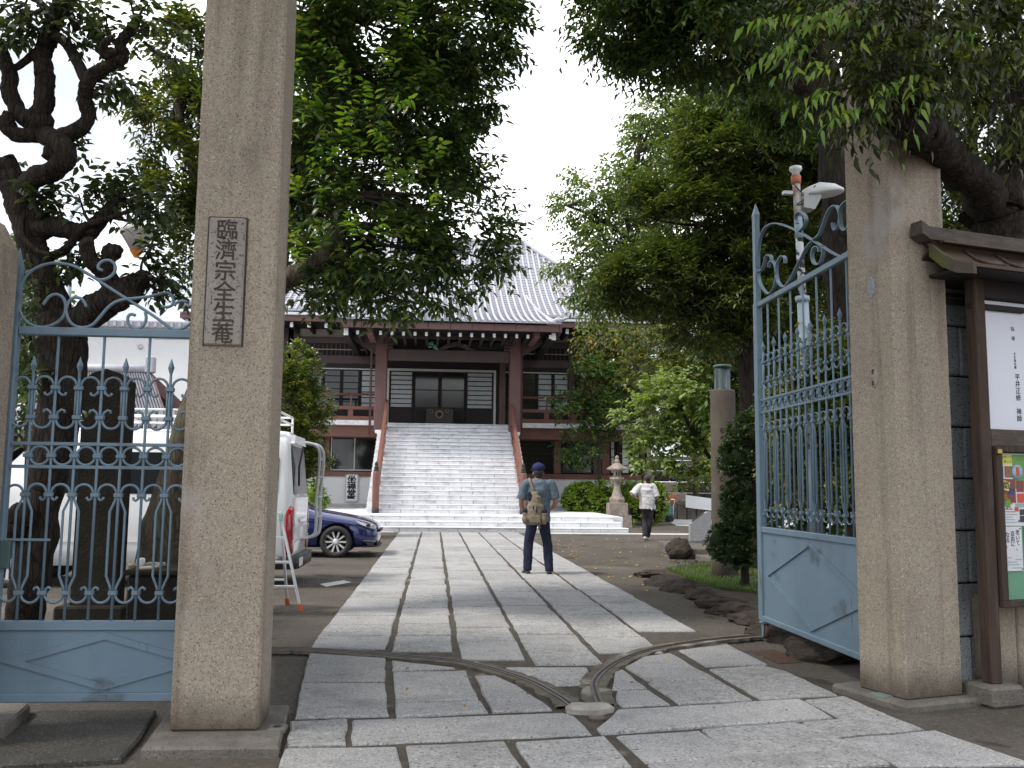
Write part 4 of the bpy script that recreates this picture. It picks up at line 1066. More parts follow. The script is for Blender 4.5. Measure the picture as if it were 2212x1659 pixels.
# first: left ground floor windows, right ground floor windows
def window(x0, x1, z0, z1, y, mt_='glass_dark', frame='dark_wood', mull=1, bars=0, parent=tp, nm='window'):
    f = MB(); t_ = .05
    f.box(x0, x0 + t_, y - .04, y + .06, z0, z1); f.box(x1 - t_, x1, y - .04, y + .06, z0, z1)
    f.box(x0 + t_, x1 - t_, y - .04, y + .06, z0, z0 + t_); f.box(x0 + t_, x1 - t_, y - .04, y + .06, z1 - t_, z1)
    w = f.build(nm, MT[frame], parent)
    step = (x1 - x0 - 2 * t_) / (mull + 1)
    for k in range(mull + 1):
        a = x0 + t_ + step * k
        TB('pane', mt_, a + .02, a + step - .02, y, y + .015, z0 + t_, z1 - t_, 0, w)
        if k: TB('mullion', frame, a - .02, a + .02, y - .03, y + .03, z0 + t_, z1 - t_, 0, w)
    for k in range(bars):
        zz = z0 + (z1 - z0) * (k + 1) / (bars + 1); TB('glazing_bar', frame, x0 + t_, x1 - t_, y - .022, y - .004, zz - .02, zz + .02, 0, w)
    return w
zg0, zg1 = zt(1020, YW), zt(945, YW)
for k in range(3):
    a = SX0 - .36 - 2.35 * (k + 1)
    TB('wall_post', 'orange_wood', a - .1, a + .1, YW - .06, YW + .2, zg0, zg1, .01)
    window(a + .14, a + 2.2, zg0 + .02, zg1 - .02, YW + .1, 'glass_dark', 'trim' if k == 0 else 'dark_wood', 1, 0)
xr = [at(px, 980, YW).x for px in (1132, 1201, 1300, 1330, 1362, 1392)]
TB('wall_post', 'orange_wood', at(1196, 980, YW).x, at(1211, 980, YW).x, YW - .06, YW + .2, zg0, zg1, .01)
window(SX1 + .36, at(1195, 980, YW).x, zg0 + .02, zg1 - .02, YW + .12, 'glass_room', 'dark_wood', 1, 6)
window(at(1212, 980, YW).x, at(1281, 980, YW).x, zg0 + .02, zg1 - .02, YW + .12, 'glass_room', 'dark_wood', 1, 6)
TB('door_panel', 'brown_wood', at(1282, 980, YW).x, at(1300, 980, YW).x, YW + .02, YW + .1, zg0, zg1, .01)
TB('wall_post', 'orange_wood', at(1300, 980, YW).x, at(1316, 980, YW).x, YW - .06, YW + .2, zg0, zg1, .01)
for a_, b_ in ((1318, 1331), (1342, 1362), (1366, 1384)):
    w = window(at(a_, 980, YW).x, at(b_, 980, YW).x, zg0 + .02, zg1 - .02, YW + .1, 'white_paint', 'dark_wood', 0, 3)
TB('wall_post', 'dark_wood', at(1332, 980, YW).x, at(1341, 980, YW).x, YW - .02, YW + .2, zg0, zg1, .01)
# --- main floor wall
z = {k: zt(v, YW + .0, 700) for k, v in dict(f0=905, w0=893, wb=880, w1=797, b0=785, b1=767, l1=742, b2=741, b3=728, p1=702, top=690).items()}
def bay(x0, x1, screens, base='plaster_dim'):
    TB('wall_panel', 'plaster_dim', x0, x1, YW + .05, YW + .15, z['b3'], z['p1'])
    TB('tie_beam', 'brown_wood', x0, x1, YW - .03, YW + .16, z['b2'], z['b3'], .01)
    TB('tie_beam', 'brown_wood', x0, x1, YW - .05, YW + .16, z['b0'], z['b1'], .01)
    TB('lintel_board', 'dark_wood', x0, x1, YW + .0, YW + .12, z['w1'] + .05, z['b0'], .005)
    TB('lattice_back', 'dark_wood', x0, x1, YW + .14, YW + .17, z['b1'], z['b2'])
    lt_ = TB('lattice_rail', 'plaster_dim', x0, x1, YW + .03, YW + .06, (z['b1'] + z['b2']) / 2 - .02, (z['b1'] + z['b2']) / 2 + .02)
    n = int((x1 - x0) / .19)
    for k in range(1, n):
        a = x0 + (x1 - x0) * k / n; TB('lattice_bar', 'brown_wood', a - .022, a + .022, YW + .06, YW + .11, z['b1'], z['b2'], 0, lt_)
    fr_ = TB('window_head', 'trim', x0, x1, YW - .03, YW + .1, z['w1'], z['w1'] + .05)
    TB('skirting', 'dark_wood', x0, x1, YW, YW + .1, ZD, z['wb'] - .02)
    ws = (x1 - x0) / len(screens)
    for i, kind in enumerate(screens):
        a = x0 + ws * i
        mt_ = 'shoji' if kind == 's' else 'glass_room' if kind == 'd' else 'glass_dark'
        w = window(a + .01, a + ws - .01, z['wb'] - .02, z['w1'], YW + (.0 if i % 2 else .04), mt_, 'dark_wood', 0, 6 if kind == 's' else 5, tp, 'sliding_screen')
EX0, EX1 = at(841, 860, YW).x - .06, at(1065, 860, YW).x + .06
cx = [WX0, WX0 + 2.9, at(612, 860, YW).x, SX0 - .12]
for a, b_, sc in ((cx[0], cx[1], 'ggss'), (cx[1], cx[2], 'sggs'), (cx[2], EX0 - .35, 'dgggs'), (EX1 + .35, EX1 + 3.45, 'ddss'), (EX1 + 3.45, WX1 - .2, 'ddss')): bay(a + .09, b_ - .09, sc)
for a in (cx[0], cx[1], cx[2], EX1 + 3.45, WX1 - .2): TB('post', 'brown_wood', a - .13, a + .13, YW - .08, YW + .2, ZD, z['p1'], .012)
for a in (EX0 - .35, EX1 + .35): TB('post', 'red_wood', a - .14, a + .14, YW - .1, YW + .2, top_z, z['p1'], .012)
# entrance
ze1 = zt(803, YW); zs0 = zt(883, YW)
TB('door_frame', 'trim', EX0 - .06, EX0 + .04, YW - .06, YW + .1, top_z, ze1 + .1); TB('door_frame', 'trim', EX1 - .04, EX1 + .06, YW - .06, YW + .1, top_z, ze1 + .1); TB('door_frame', 'trim', EX0 + .04, EX1 - .04, YW - .06, YW + .1, ze1, ze1 + .1)
TB('lintel_board', 'dark_wood', EX0 - .3, EX1 + .3, YW + .02, YW + .14, ze1 + .1, z['b3'])
TB('entrance_side', 'dark_wood', EX0 - .3, EX0 - .06, YW + .02, YW + .12, top_z, ze1 + .1); TB('entrance_side', 'dark_wood', EX1 + .06, EX1 + .3, YW + .02, YW + .12, top_z, ze1 + .1)
xs = [EX0 + .04, at(893, 860, YW).x, at(950, 860, YW).x, at(1006, 860, YW).x, EX1 - .04]
for i in range(4):
    o = i in (0, 3)
    d_ = TB('door_board', 'dark_wood', xs[i] + .01, xs[i + 1] - .01, YW + .02, YW + .06, top_z, zs0)
    w = window(xs[i] + .01, xs[i + 1] - .01, zs0, ze1, YW + (.03 if o else .06), 'shoji' if o else 'glass_room', 'dark_wood', 0, 7 if o else 1, tp, 'sliding_screen')
ob = thing('offering_box', 'dark wooden offering box with three gold crests before the temple doors', 'offering box', (at(955, 900, 40.3).x, 40.3, top_z))
bx0, bx1, bz = at(920, 900, 40.1).x, at(979, 900, 40.1).x, zt(880, 40.1)
box('chest', flat('smoked_wood', (.032, .024, .022)), ob, bx0, bx1, 40.1, 40.6, top_z, bz - .05, .01); box('lid', MT['dark_wood'], ob, bx0 - .04, bx1 + .04, 40.06, 40.64, bz - .05, bz, .01)
for px, r_ in ((949, .17), (932, .08), (966, .08)):
    c = at(px, 895 if r_ > .1 else 888, 40.09); b = MB(); b.lathe([(0, 0), (r_, 0), (r_, .012), (r_ * .85, .02), (0, .02)], 24)
    b.v = [(c.x + v[0], 40.098 - v[2], c.z + v[1]) for v in b.v]; cr = b.build('crest', flat('crest_gold', (.24, .16, .10)), ob)
    b = MB(); b.lathe([(r_ * .2, .021), (r_ * .25, .03), (r_ * .6, .03), (r_ * .65, .021)], 20); b.v = [(c.x + v[0], 40.098 - v[2], c.z + v[1]) for v in b.v]; b.build('crest_ring', MT['dark_wood'], cr)
# --- veranda railings (left and right of the porch)
def railing(xa, xb, label):
    r = thing('veranda_railing', label, 'railing', (xa, YD, ZD), 0, 'veranda railings')
    Z_ = {k: zt(v, YD, 740) for k, v in dict(t=851, m1=877, m0=883, b1=900, b0=907).items()}
    b = MB(); b.tube([(xa, YD, Z_['t']), (xb, YD, Z_['t'])], .05, 8); b.build('top_rail', MT['orange_wood'], r)
    box('middle_rail', MT['orange_wood'], r, xa, xb, YD - .06, YD + .06, Z_['m0'] - .02, Z_['m1'], .008)
    box('bottom_rail', MT['orange_wood'], r, xa, xb, YD - .08, YD + .08, ZD, Z_['b1'] + .03, .008)
    n = max(2, int(round((xb - xa) / 1.0)))
    for k in range(n):
        a = xa + .12 + (xb - xa - .3) * k / (n - 1)
        box('rail_post', MT['orange_wood'], r, a - .11, a + .11, YD - .05, YD + .05, Z_['b1'] + .03, Z_['m0'] - .02, .006)
        box('rail_post', MT['orange_wood'], r, a - .035, a + .035, YD - .035, YD + .035, Z_['m1'], Z_['t'] - .03, .006)
    return r
railing(WX0, SX0 - .40, 'red-brown veranda railing left of the porch, above the white deck edge')
railing(SX1 + .45, WX1, 'red-brown veranda railing right of the porch, partly behind the small trees')
for x in (at(802, 800, YD - .3).x, at(1127, 800, YD - .3).x):
    b = MB(); b.tube([(x, YD - .35, ZD - .6), (x, YD - .35, zt(745, YD)), (x + (.12 if x < X0 else -.12), YD - .7, zt(725, YD))], .05, 8); b.build('downpipe', MT['red_wood'], tp)
# --- porch: columns, beams, brackets
zb0 = 3.62; ztop = zt(712, YC)
COLX = [at(823, 830, YC).x, at(1112, 830, YC).x]
for a in COLX:
    c = TB('column', 'red_wood', a - .235, a + .235, YC - .235, YC + .235, zb0, ztop, .03)
TB('porch_beam', 'brown_wood', COLX[0] + .235, COLX[1] - .235, YC - .14, YC + .14, zt(781, YC), zt(757, YC), .02)
TB('porch_beam', 'brown_wood', COLX[0] - .3, COLX[1] + .3, YC - .12, YC + .12, zt(733, YC), zt(716, YC), .02)
TB('lattice_back', 'dark_wood', COLX[0] + .235, COLX[1] - .235, YC + .10, YC + .13, zt(757, YC), zt(733, YC))
TB('carved_panel', 'dark_wood', at(1006, 745, YC).x, COLX[1] - .3, YC - .02, YC + .05, zt(756, YC), zt(738, YC), .01)
# carved frog-leg strut
b = MB(); xc = at(985, 750, YC).x; zz0, zz1 = zt(757, YC), zt(737, YC)
P = [(-.95, 0), (-.6, .10), (-.45, .24), (-.2, .30), (0, .36), (.2, .30), (.45, .24), (.6, .10), (.95, 0), (.5, 0), (.25, .12), (0, .16), (-.25, .12), (-.5, 0)]
vs = []
for q in (0, .12): vs += [(xc + x_, YC - .10 + q, zz0 + z_) for x_, z_ in P]
n = len(P); b.add(vs, [tuple(range(n)), tuple(reversed(range(n, 2 * n)))] + [(i, (i + 1) % n, n + (i + 1) % n, n + i) for i in range(n)]); b.fixn = True
st_ = b.build('frog_leg_strut', MT['brown_wood'], tp)
lx = at(937, 748, YC)
for k in range(7):
    b = MB(); b.ball((lx.x + random.uniform(-.16, .16), YC - .2, lx.z + random.uniform(-.12, .12)), (.11, .02, .05), 8, 5, Matrix.Rotation(random.uniform(-1, 1), 3, 'Y')); b.build('carved_leaf', flat('verdigris', (.10, .27, .22)), st_)
for px in (925, 1005):
    q = at(px, 746, YC); b = MB(); b.ball((q.x, YC - .14, q.z), .035, 8, 6); b.build('gilt_boss', MT['brass'], st_)
for sg, a in ((-1, COLX[0]), (1, COLX[1])):
    xo = at(801 if sg < 0 else 1156, 715, YC - 1.8).x
    TB('bracket_arm', 'red_wood', xo - .13, xo + .13, 35.5, YC + .2, zt(725, 35.6), zt(703, 35.6), .02)
    b = MB(); P = [(0, 0), (.9, .55), (.9, 1.0), (.75, 1.0), (.1, .5), (0, .5)]
    vs = []
    for q in (-.11, .11): vs += [(a + sg * (.235 + x_), YC + q, zt(768, YC) + z_) for x_, z_ in P]
    n = 6; b.add(vs, [tuple(range(n)), tuple(reversed(range(n, 2 * n)))] + [(i, (i + 1) % n, n + (i + 1) % n, n + i) for i in range(n)]); b.fixn = True; b.build('bracket_brace', MT['brown_wood'], tp)
    w = MB()
    for k in range(4): w.box(a - sg * .30 - .16, a - sg * .30 + .16, YC - .2, YC + .1, zt(757, YC) + .13 * k, zt(757, YC) + .13 * k + .10)
    w.build('bracket_block', MT['brown_wood'], tp)
# --- eaves
YP = 35.0; PXL, PXR = X0 - 4.15, X0 + 4.22
zf0, zf1 = zt(711, YP), zt(697, YP)
TB('porch_fascia', 'red_wood', PXL, PXR, YP, YP + .12, zf0, zf1, .01)
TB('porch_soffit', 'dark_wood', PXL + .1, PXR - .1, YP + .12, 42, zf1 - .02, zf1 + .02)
for sx in (PXL, PXR): TB('porch_fascia', 'red_wood', sx - .06, sx + .06, YP + .12, 39.0, zf0, zf1, .01)
zr = zt(722, YP + .35)
k = 0
x = at(772, 720, YP + .3).x
while x < PXR - .3:
    big = x < at(776, 720, YP).x or x > PXR - .55
    if not (abs(x - at(801, 715, 36).x) < .2 or abs(x - at(1156, 715, 36).x) < .2):
        r_ = TB('rafter', 'dark_wood', x - .050, x + .050, YP + .40, 41, zr - .073, zr + .073)
        TB('rafter_end', 'white_paint', x - .052, x + .052, YP + .385, YP + .40, zr - .075, zr + .075, 0, r_)
    x += .437
for x in (at(747, 715, YP + .3).x, at(1197, 715, YP + .3).x):
    r_ = TB('corner_rafter', 'dark_wood', x - .10, x + .10, YP + .40, 41, zr - .12, zr + .16); TB('rafter_end', 'white_paint', x - .085, x + .085, YP + .385, YP + .40, zr - .12, zr + .16, 0, r_)
YM = 38.9
MXL, MXR = X0 - 11.2, X0 + 10.6
zm0, zm1 = zt(692, YM, 700), zt(681, YM, 700)
for a, b_ in ((MXL, PXL + .1), (PXR - .1, MXR)):
    TB('eave_gutter', 'white_paint', a, b_, YM - .12, YM, zm1 - .02, zm1 + .10, .02)
    TB('eave_board', 'red_wood', a, b_, YM, YM + .12, zm0 - .05, zm1 - .02, .01)
    TB('eave_soffit', 'dark_wood', a, b_, YM + .12, YW + .4, zm0 - .02, zm0 + .02)
    x = a + .22
    zq = zt(703, YM + .3, 700)
    while x < b_ - .2:
        r_ = TB('rafter', 'dark_wood', x - .065, x + .065, YM + .28, YW + .2, zq - .1, zq + .1)
        TB('rafter_end', 'white_paint', x - .066, x + .066, YM + .262, YM + .28, zq - .105, zq + .105, 0, r_)
        x += .72
# body of the hall behind the front wall
TB('hall_side_wall', 'plaster_dim', WX0, WX0 + .2, YW + .2, 55, ZP, z['p1']); TB('hall_side_wall', 'plaster_dim', WX1 - .2, WX1, YW + .2, 55, ZP, z['p1'])
TB('hall_back_wall', 'plaster_dim', WX0 + .2, WX1 - .2, 54.8, 55, ZP, z['p1'])
TB('hall_floor', 'dark_wood', WX0 + .2, WX1 - .2, YW + .36, 54.8, ZD - .2, ZD)
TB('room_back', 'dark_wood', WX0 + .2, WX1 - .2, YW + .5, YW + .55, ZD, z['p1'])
# --- roofs
YR, ZR_ = 47.0, zt(527, 47.0, 1130)
RX0, RX1 = X0 - 3.85, at(1130, 527, 47.0).x
zme = zm1 + .14
def zmain(y):
    t = (y - (YM - .15)) / (YR - (YM - .15)); t = max(0, min(1, t)); return zme + (ZR_ - zme) * (.62 * t + .38 * t * t)
zpe = zf1 + .05
def zporch(y):
    t = max(0, y - (YP - .15)); return zpe + .17 * t + .028 * t * t
def half(y): return 4.18 - .95 * max(0, min(1, (y - 35) / 8)) ** 1.3
def hip_x(y, side):                # hip line from the ridge end to the eave corner
    t = (y - (YM - .15)) / (YR - YM + .15); t = max(0, min(1, t))
    return (MXL + (RX0 - MXL) * t) if side < 0 else (MXR + (RX1 - MXR) * t)
rows = MB(); flats = MB(); ends = MB()
pitch = .268
def row(x, ys, zf, r=.060):
    pts = [Vector((x, y, zf(y) + .05)) for y in ys]
    vs, fs = [], []
    n = 5
    for i, p in enumerate(pts):
        for k in range(n + 1):
            a = PI * k / n; vs.append((p.x + r * math.cos(a), p.y, p.z + r * math.sin(a)))
    for i in range(len(pts) - 1):
        for k in range(n): fs.append((i * (n + 1) + k, i * (n + 1) + k + 1, (i + 1) * (n + 1) + k + 1, (i + 1) * (n + 1) + k))
    rows.add(vs, fs, True)
    p = pts[0]; q = [(p.x + r * 1.05 * math.cos(2 * PI * k / 12), p.y - .01, p.z + r * 1.05 * math.sin(2 * PI * k / 12)) for k in range(12)]
    ends.add(q, [tuple(range(12))])
def strip(x, w, ys, zf):
    """stepped flat tiles between two round rows"""
    for a, b_ in zip(ys[:-1], ys[1:]):
        za, zb = zf(a) + .035, zf(b_) + .0
        flats.add([(x - w, a, za), (x + w, a, za), (x + w, b_, zb), (x - w, b_, zb), (x - w, a, za - .05), (x + w, a, za - .05)], [(0, 1, 2, 3), (4, 5, 1, 0)])
x = MXL + .15
k = 0
while x < MXR:
    dx = x - X0
    # main roof slope
    yend = YR
    for side in (-1, 1):
        pass
    if x < RX0: yend = YM - .15 + (YR - YM + .15) * (x - MXL) / (RX0 - MXL)
    if x > RX1: yend = YM - .15 + (YR - YM + .15) * (MXR - x) / (MXR - RX1)
    ystart = YM - .15
    if abs(dx) < 4.2:               # the porch roof runs up over the main slope here
        ys = [YP - .15]
        while ys[-1] < yend - .2: ys.append(ys[-1] + .29)
        ys[-1] = yend
        inside = lambda y: abs(dx) <= half(y) and (y < YM - .1 or zporch(y) >= zmain(y))
        seg = [y for y in ys if inside(y)]
        if len(seg) > 2: row(x, seg, zporch); strip(x + pitch / 2, pitch / 2, seg, zporch)
        y_in = seg[-1] if len(seg) > 2 else YM - .15
        rest = [y_in] + [y for y in ys if y > max(y_in, YM - .1)]
        rest = [y for y in rest if y >= YM - .15]
        if len(rest) > 2: row(x, rest, zmain); strip(x + pitch / 2, pitch / 2, rest, zmain)
    elif yend - ystart > .5:
        ys = [ystart]
        while ys[-1] < yend - .2: ys.append(ys[-1] + .29)
        ys[-1] = yend
        row(x, ys, zmain); strip(x + pitch / 2, pitch / 2, ys, zmain)
    x += pitch; k += 1
tag(flats.build('flat_tiles', MT['roof_gap'], tp), kind='stuff')
tag(rows.build('round_tile_rows', MT['roof_tile'], tp), kind='stuff')
tag(ends.build('round_tile_ends', MT['roof_tile'], tp), kind='stuff')
# side and back slopes
side = MB()
for sx, rx in ((MXL, RX0), (MXR, RX1)):
    N = 8; vs = []
    for i in range(N + 1):
        y = YM - .15 + (YR - YM + .15) * i / N; xx = sx + (rx - sx) * i / N
        vs += [(xx, y, zmain(y)), (xx, 2 * YR - y, zmain(y))]
    side.add(vs, [(2 * i, 2 * i + 2, 2 * i + 3, 2 * i + 1) for i in range(N)])
vs = []
for i in range(9):
    y = YM - .15 + (YR - YM + .15) * i / 8
    vs += [(MXL + (RX0 - MXL) * i / 8, 2 * YR - y, zmain(y)), (MXR + (RX1 - MXR) * i / 8, 2 * YR - y, zmain(y))]
side.add(vs, [(2 * i, 2 * i + 1, 2 * i + 3, 2 * i + 2) for i in range(8)])
side.build('rear_roof_slopes', MT['roof_gap'], tp)
def ridge(pts, nm, r=.13):
    b = MB(); b.tube(pts, [(r, r * 1.2)] * len(pts), 8); b.build(nm, MT['roof_tile'], tp)
ridge([(RX0 - .2, YR, ZR_ + .02), (RX1 + .05, YR, ZR_ + .02)], 'main_ridge', .16)
for sx, rx, yy in ((MXL, RX0, 1), (MXR, RX1, 1)):
    ridge([(sx + (rx - sx) * i / 8, YM - .15 + (YR - YM + .15) * i / 8, zmain(YM - .15 + (YR - YM + .15) * i / 8) + .14) for i in range(9)], 'hip_ridge')
for sg in (-1, 1):
    pts = [(X0 + sg * (half(y) + .03), y, zporch(y) + .06) for y in np.linspace(YP + .1, 41.5, 12)]
    ridge(pts, 'porch_verge', .06)
    e = MB(); e.ball((X0 + sg * 4.12, YP - .05, zpe + .14), (.20, .13, .12)); e.ball((X0 + sg * 4.32, YP - .1, zpe + .19), (.22, .07, .06), 10, 6, Matrix.Rotation(-sg * .35, 3, 'Y')); e.build('verge_end_tile', MT['roof_tile'], tp)
for x in np.arange(PXL + .75, PXR, .84):
    b = MB(); b.tube([(x, YP - .02, zf1 + .03), (x, YP - .02, zf0 - .12)], .008, 5); b.build('rain_hook', MT['dark_wood'], tp)
# --- name board on the white wall
sg_ = thing('wall_sign', 'white framed sign with black brush characters on the temple base wall', 'sign', at(759, 1080, YW - .1))
a, c = at(746, 1082, YW - .1), at(773, 1026, YW - .1)
box('board', MT['white_paint'], sg_, a.x, c.x, YW - .12, YW - .09, a.z, c.z, .004)
for nm, x0, x1, z0, z1 in (('frame_bar', a.x - .03, a.x + .02, a.z, c.z), ('frame_bar', c.x - .02, c.x + .03, a.z, c.z), ('frame_bar', a.x + .02, c.x - .02, a.z - .03, a.z + .02), ('frame_bar', a.x + .02, c.x - .02, c.z - .02, c.z + .03)): box(nm, MT['trim'], sg_, x0, x1, YW - .14, YW - .085, z0, z1, .004)
for i, ch in enumerate('坐禅堂'):
    text_on(sg_, ch, .34, MT['ink'], M_FRONT((a.x + c.x) / 2, YW - .1215, c.z - .21 - i * .305), .002, .012, 'lettering', 1.15)
bm_ = (a.x + c.x) / 2
b = MB(); b.prism([(bm_ - .17, a.z + .09), (bm_ + .17, a.z + .09), (bm_ + .11, a.z + .17), (bm_ - .17, a.z + .17)], 0, .003); b.v = [(v[0], YW - .121 - v[2], v[1]) for v in b.v]; b.fixn = True; b.build('lettering', MT['ink'], sg_)
# ================================================================ VEHICLES
def wheel(root, W, c, r, w, rim='alloy', spokes=10, cap=True):
    """wheel with its axle along local y, outer face towards -y"""
    T = W @ Matrix.Translation(c) @ Matrix.Rotation(PI / 2, 4, 'X')
    def put(b, nm, mt_, par):
        b.v = [tuple(T @ Vector(v)) for v in b.v]; return b.build(nm, mt_, par)
    b = MB(); b.lathe([(r * .66, -w / 2), (r * .92, -w / 2), (r, -w * .32), (r, w * .32), (r * .92, w / 2), (r * .66, w / 2), (r * .66, w * .1), (r * .3, w * .1)], 32); ty = put(b, 'tyre', MT['black'], root)
    b = MB(); b.lathe([(r * .64, w * .1), (r * .70, w * .42), (r * .735, w * .5), (r * .735, w * .44), (r * .69, w * .36), (r * .66, w * .1)], 32); put(b, 'rim', MT[rim], ty)
    b = MB()
    for k in range(spokes):
        a = 2 * PI * k / spokes; da = .12
        vs = []
        for rr, zz, dd in ((r * .14, w * .40, .30), (r * .70, w * .44, .095)):
            for s_ in (-1, 1):
                for q in (0, -.03): vs.append((rr * math.cos(a + s_ * dd), rr * math.sin(a + s_ * dd), zz + q))
        b.add(vs, [(0, 2, 6, 4), (1, 5, 7, 3), (0, 4, 5, 1), (2, 3, 7, 6), (0, 1, 3, 2), (4, 6, 7, 5)])
    b.fixn = True; put(b, 'spokes', MT[rim], ty)
    b = MB(); b.lathe([(0, w * .1), (r * .2, w * .1), (r * .2, w * .42), (r * .14, w * .47), (0, w * .47)], 18); put(b, 'hub', MT[rim], ty)
    b = MB(); b.lathe([(0, w * .05), (r * .5, w * .05), (r * .5, w * .14), (0, w * .14)], 20); put(b, 'brake_disc', MT['rail_steel'], ty)
    return ty
VX, VY = -1.98, 13.95
van = thing('van', 'white high-roof van with roof rack and rear ladder parked left of the path', 'van', (VX, VY + .15, 0), PI)
VW = WORLD[van]
HP = [(.80, .30), (.845, .52), (.85, 1.0), (.832, 1.3), (.775, 1.85), (.70, 2.06), (.56, 2.17), (.30, 2.215), (0, 2.225)]
def vhalf(zz):
    for (y0, z0), (y1, z1) in zip(HP[:-1], HP[1:]):
        if z0 <= zz <= z1: return y0 + (y1 - y0) * (zz - z0) / (z1 - z0)
    return .8
rings = []
for x, k, zt_, zb_ in ((0, .90, 2.10, .40), (.03, .95, 2.16, .33), (.10, .985, 2.21, .30), (.3, 1, 2.225, .30), (1.5, 1, 2.225, .30), (3.2, 1, 2.225, .30), (3.55, .99, 2.15, .30), (3.9, .975, 1.78, .30), (4.3, .96, 1.30, .30), (4.55, .94, 1.02, .32), (4.68, .88, .85, .36), (4.71, .78, .70, .42)):
    half = [(y * k, zb_ + (z_ - .30) * (zt_ - zb_) / 1.925) for y, z_ in HP]
    full = half + [(-y, z_) for y, z_ in reversed(half[:-1])]
    rings.append([VW @ Vector((x + (.10 * (1 - min(1, x / .3)) * max(0, (z_ - 1.2)) if x < .3 else 0), y, z_)) for y, z_ in full])
b = MB(); b.loft(rings); b.fixn = True; vbody = b.build('body', MT['van_white'], van)
def vplate(nm, mt_, x0, x1, z0, z1, off, par, side=1, cut=.06):
    """curved plate lying on the van's flank"""
    b = MB(); vs = []
    zs = [z0, z0 + cut, (z0 + z1) / 2, z1 - cut, z1]
    for i, zz in enumerate(zs):
        e = cut if i in (0, 4) else 0
        for x in (x0 + e, x1 - e): vs.append(VW @ Vector((x, side * (vhalf(zz) + off), zz)))
    b.add(vs, [(2 * i, 2 * i + 1, 2 * i + 3, 2 * i + 2) for i in range(4)], False)
    n = len(vs); b.add([v for v in vs], [])
    return b.build(nm, mt_, par)
for side in (1, -1):
    for x0, x1 in ((.20, 1.25), (1.32, 2.62), (2.72, 3.45)):
        vplate('side_window', MT['glass_tint'], x0, x1, 1.28, 1.86, .004, van, side)
    vplate('side_moulding', MT['van_white'], .25, 4.1, .62, .70, .010, van, side, .02)
    for x in (1.285, 2.67, 3.55): 
        b = MB(); b.tube([VW @ Vector((x, side * (vhalf(zz) + .001), zz)) for zz in (.42, .7, 1.0, 1.25, 1.6, 1.95)], .006, 4); b.build('door_seam', MT['black'], van)
    for x in (.75, 3.75):
        b = MB(); b.lathe([(.0, 0), (.37, 0), (.37, .012), (0, .012)], 26)
        b.v = [tuple(VW @ Vector((x + v[0], side * (.826 + v[2]), max(.31, .33 + v[1])))) for v in b.v]; b.build('wheel_arch', MT['black'], van)
for x in (.75, 3.75):
    for side in (1, -1): wheel(van, VW @ Matrix.Rotation(PI if side > 0 else 0, 4, 'Z'), (-x if side > 0 else x, -.77, .33), .33, .2, 'grey_tube', 8)
# rear face (local x = 0 side)
def vrear(nm, mt_, y0, y1, z0, z1, xo, par, bev=.01, th=.02):
    b = MB(); b.bbox(xo - th, xo, min(y0, y1), max(y0, y1), z0, z1, bev, VW); return b.build(nm, mt_, par)
hatch = vrear('tailgate', MT['van_white'], -.70, .70, .62, 1.26, .012, van, .02, .03)
b = MB(); P = [(-.66, 1.30), (.66, 1.30), (.62, 1.92), (.54, 1.99), (-.54, 1.99), (-.62, 1.92)]
b.add([VW @ Vector((-.014 + .10 * max(0, z_ - 1.2), y, z_)) for y, z_ in P], [tuple(range(6))]); b.build('rear_window', MT['glass_tint'], van)
b = MB(); P = [(-.60, 2.02), (.60, 2.02), (.5, 2.14), (-.5, 2.14)]
b.loft([[VW @ Vector((x, y, z_)) for y, z_ in P] for x in (.03, .3)], True, False); b.fixn = True; b.build('spoiler', MT['van_white'], van)
for s_ in (1, -1):
    b = MB(); ring_ = lambda x, e: [VW @ Vector((x, s_ * y, z_)) for y, z_ in ((.66 + e, .47 + e), (.80 - e, .45 + e), (.835 - e, .6), (.835 - e, 1.0), (.80 - e, 1.13 - e), (.72 + e, 1.12 - e), (.66 + e, 1.0))]
    b.loft([ring_(.14, 0), ring_(-.005, 0), ring_(-.022, .02)], True, True); b.fixn = True; la = b.build('tail_lamp', MT['red_lens'], van)
    for z0, z1 in ((.73, .85), (.575, .69)):
        b = MB(); b.bbox(-.030, .02, s_ * .745 - .075, s_ * .745 + .075, z0, z1, .02, VW); b.build('lamp_lens', MT['clear_lens'], la)
b = MB(); b.loft([[VW @ Vector((x, y, z_)) for y, z_ in ((-w_, .26), (w_, .26), (w_, .44), (-w_, .44))] for x, w_ in ((.35, .86), (-.04, .84), (-.10, .70))], True, True); b.fixn = True; bu = b.build('rear_bumper', MT['bronze'], van)
vrear('number_plate', MT['white_paint'], -.17, .17, .66, .82, -.020, hatch, .004, .008)
vrear('tailgate_handle', MT['van_white'], -.22, .22, .88, .95, -.02, hatch, .012, .03)
vrear('tow_plate', MT['van_white'], .30, .62, .28, .40, -.095, bu, .01, .012)
b = MB(); b.tube([VW @ Vector(p) for p in ((-.03, .1, 1.98), (.0, .25, 1.7), (-.03, .42, 1.42))], .016, 6); b.build('wiper', MT['black'], hatch)
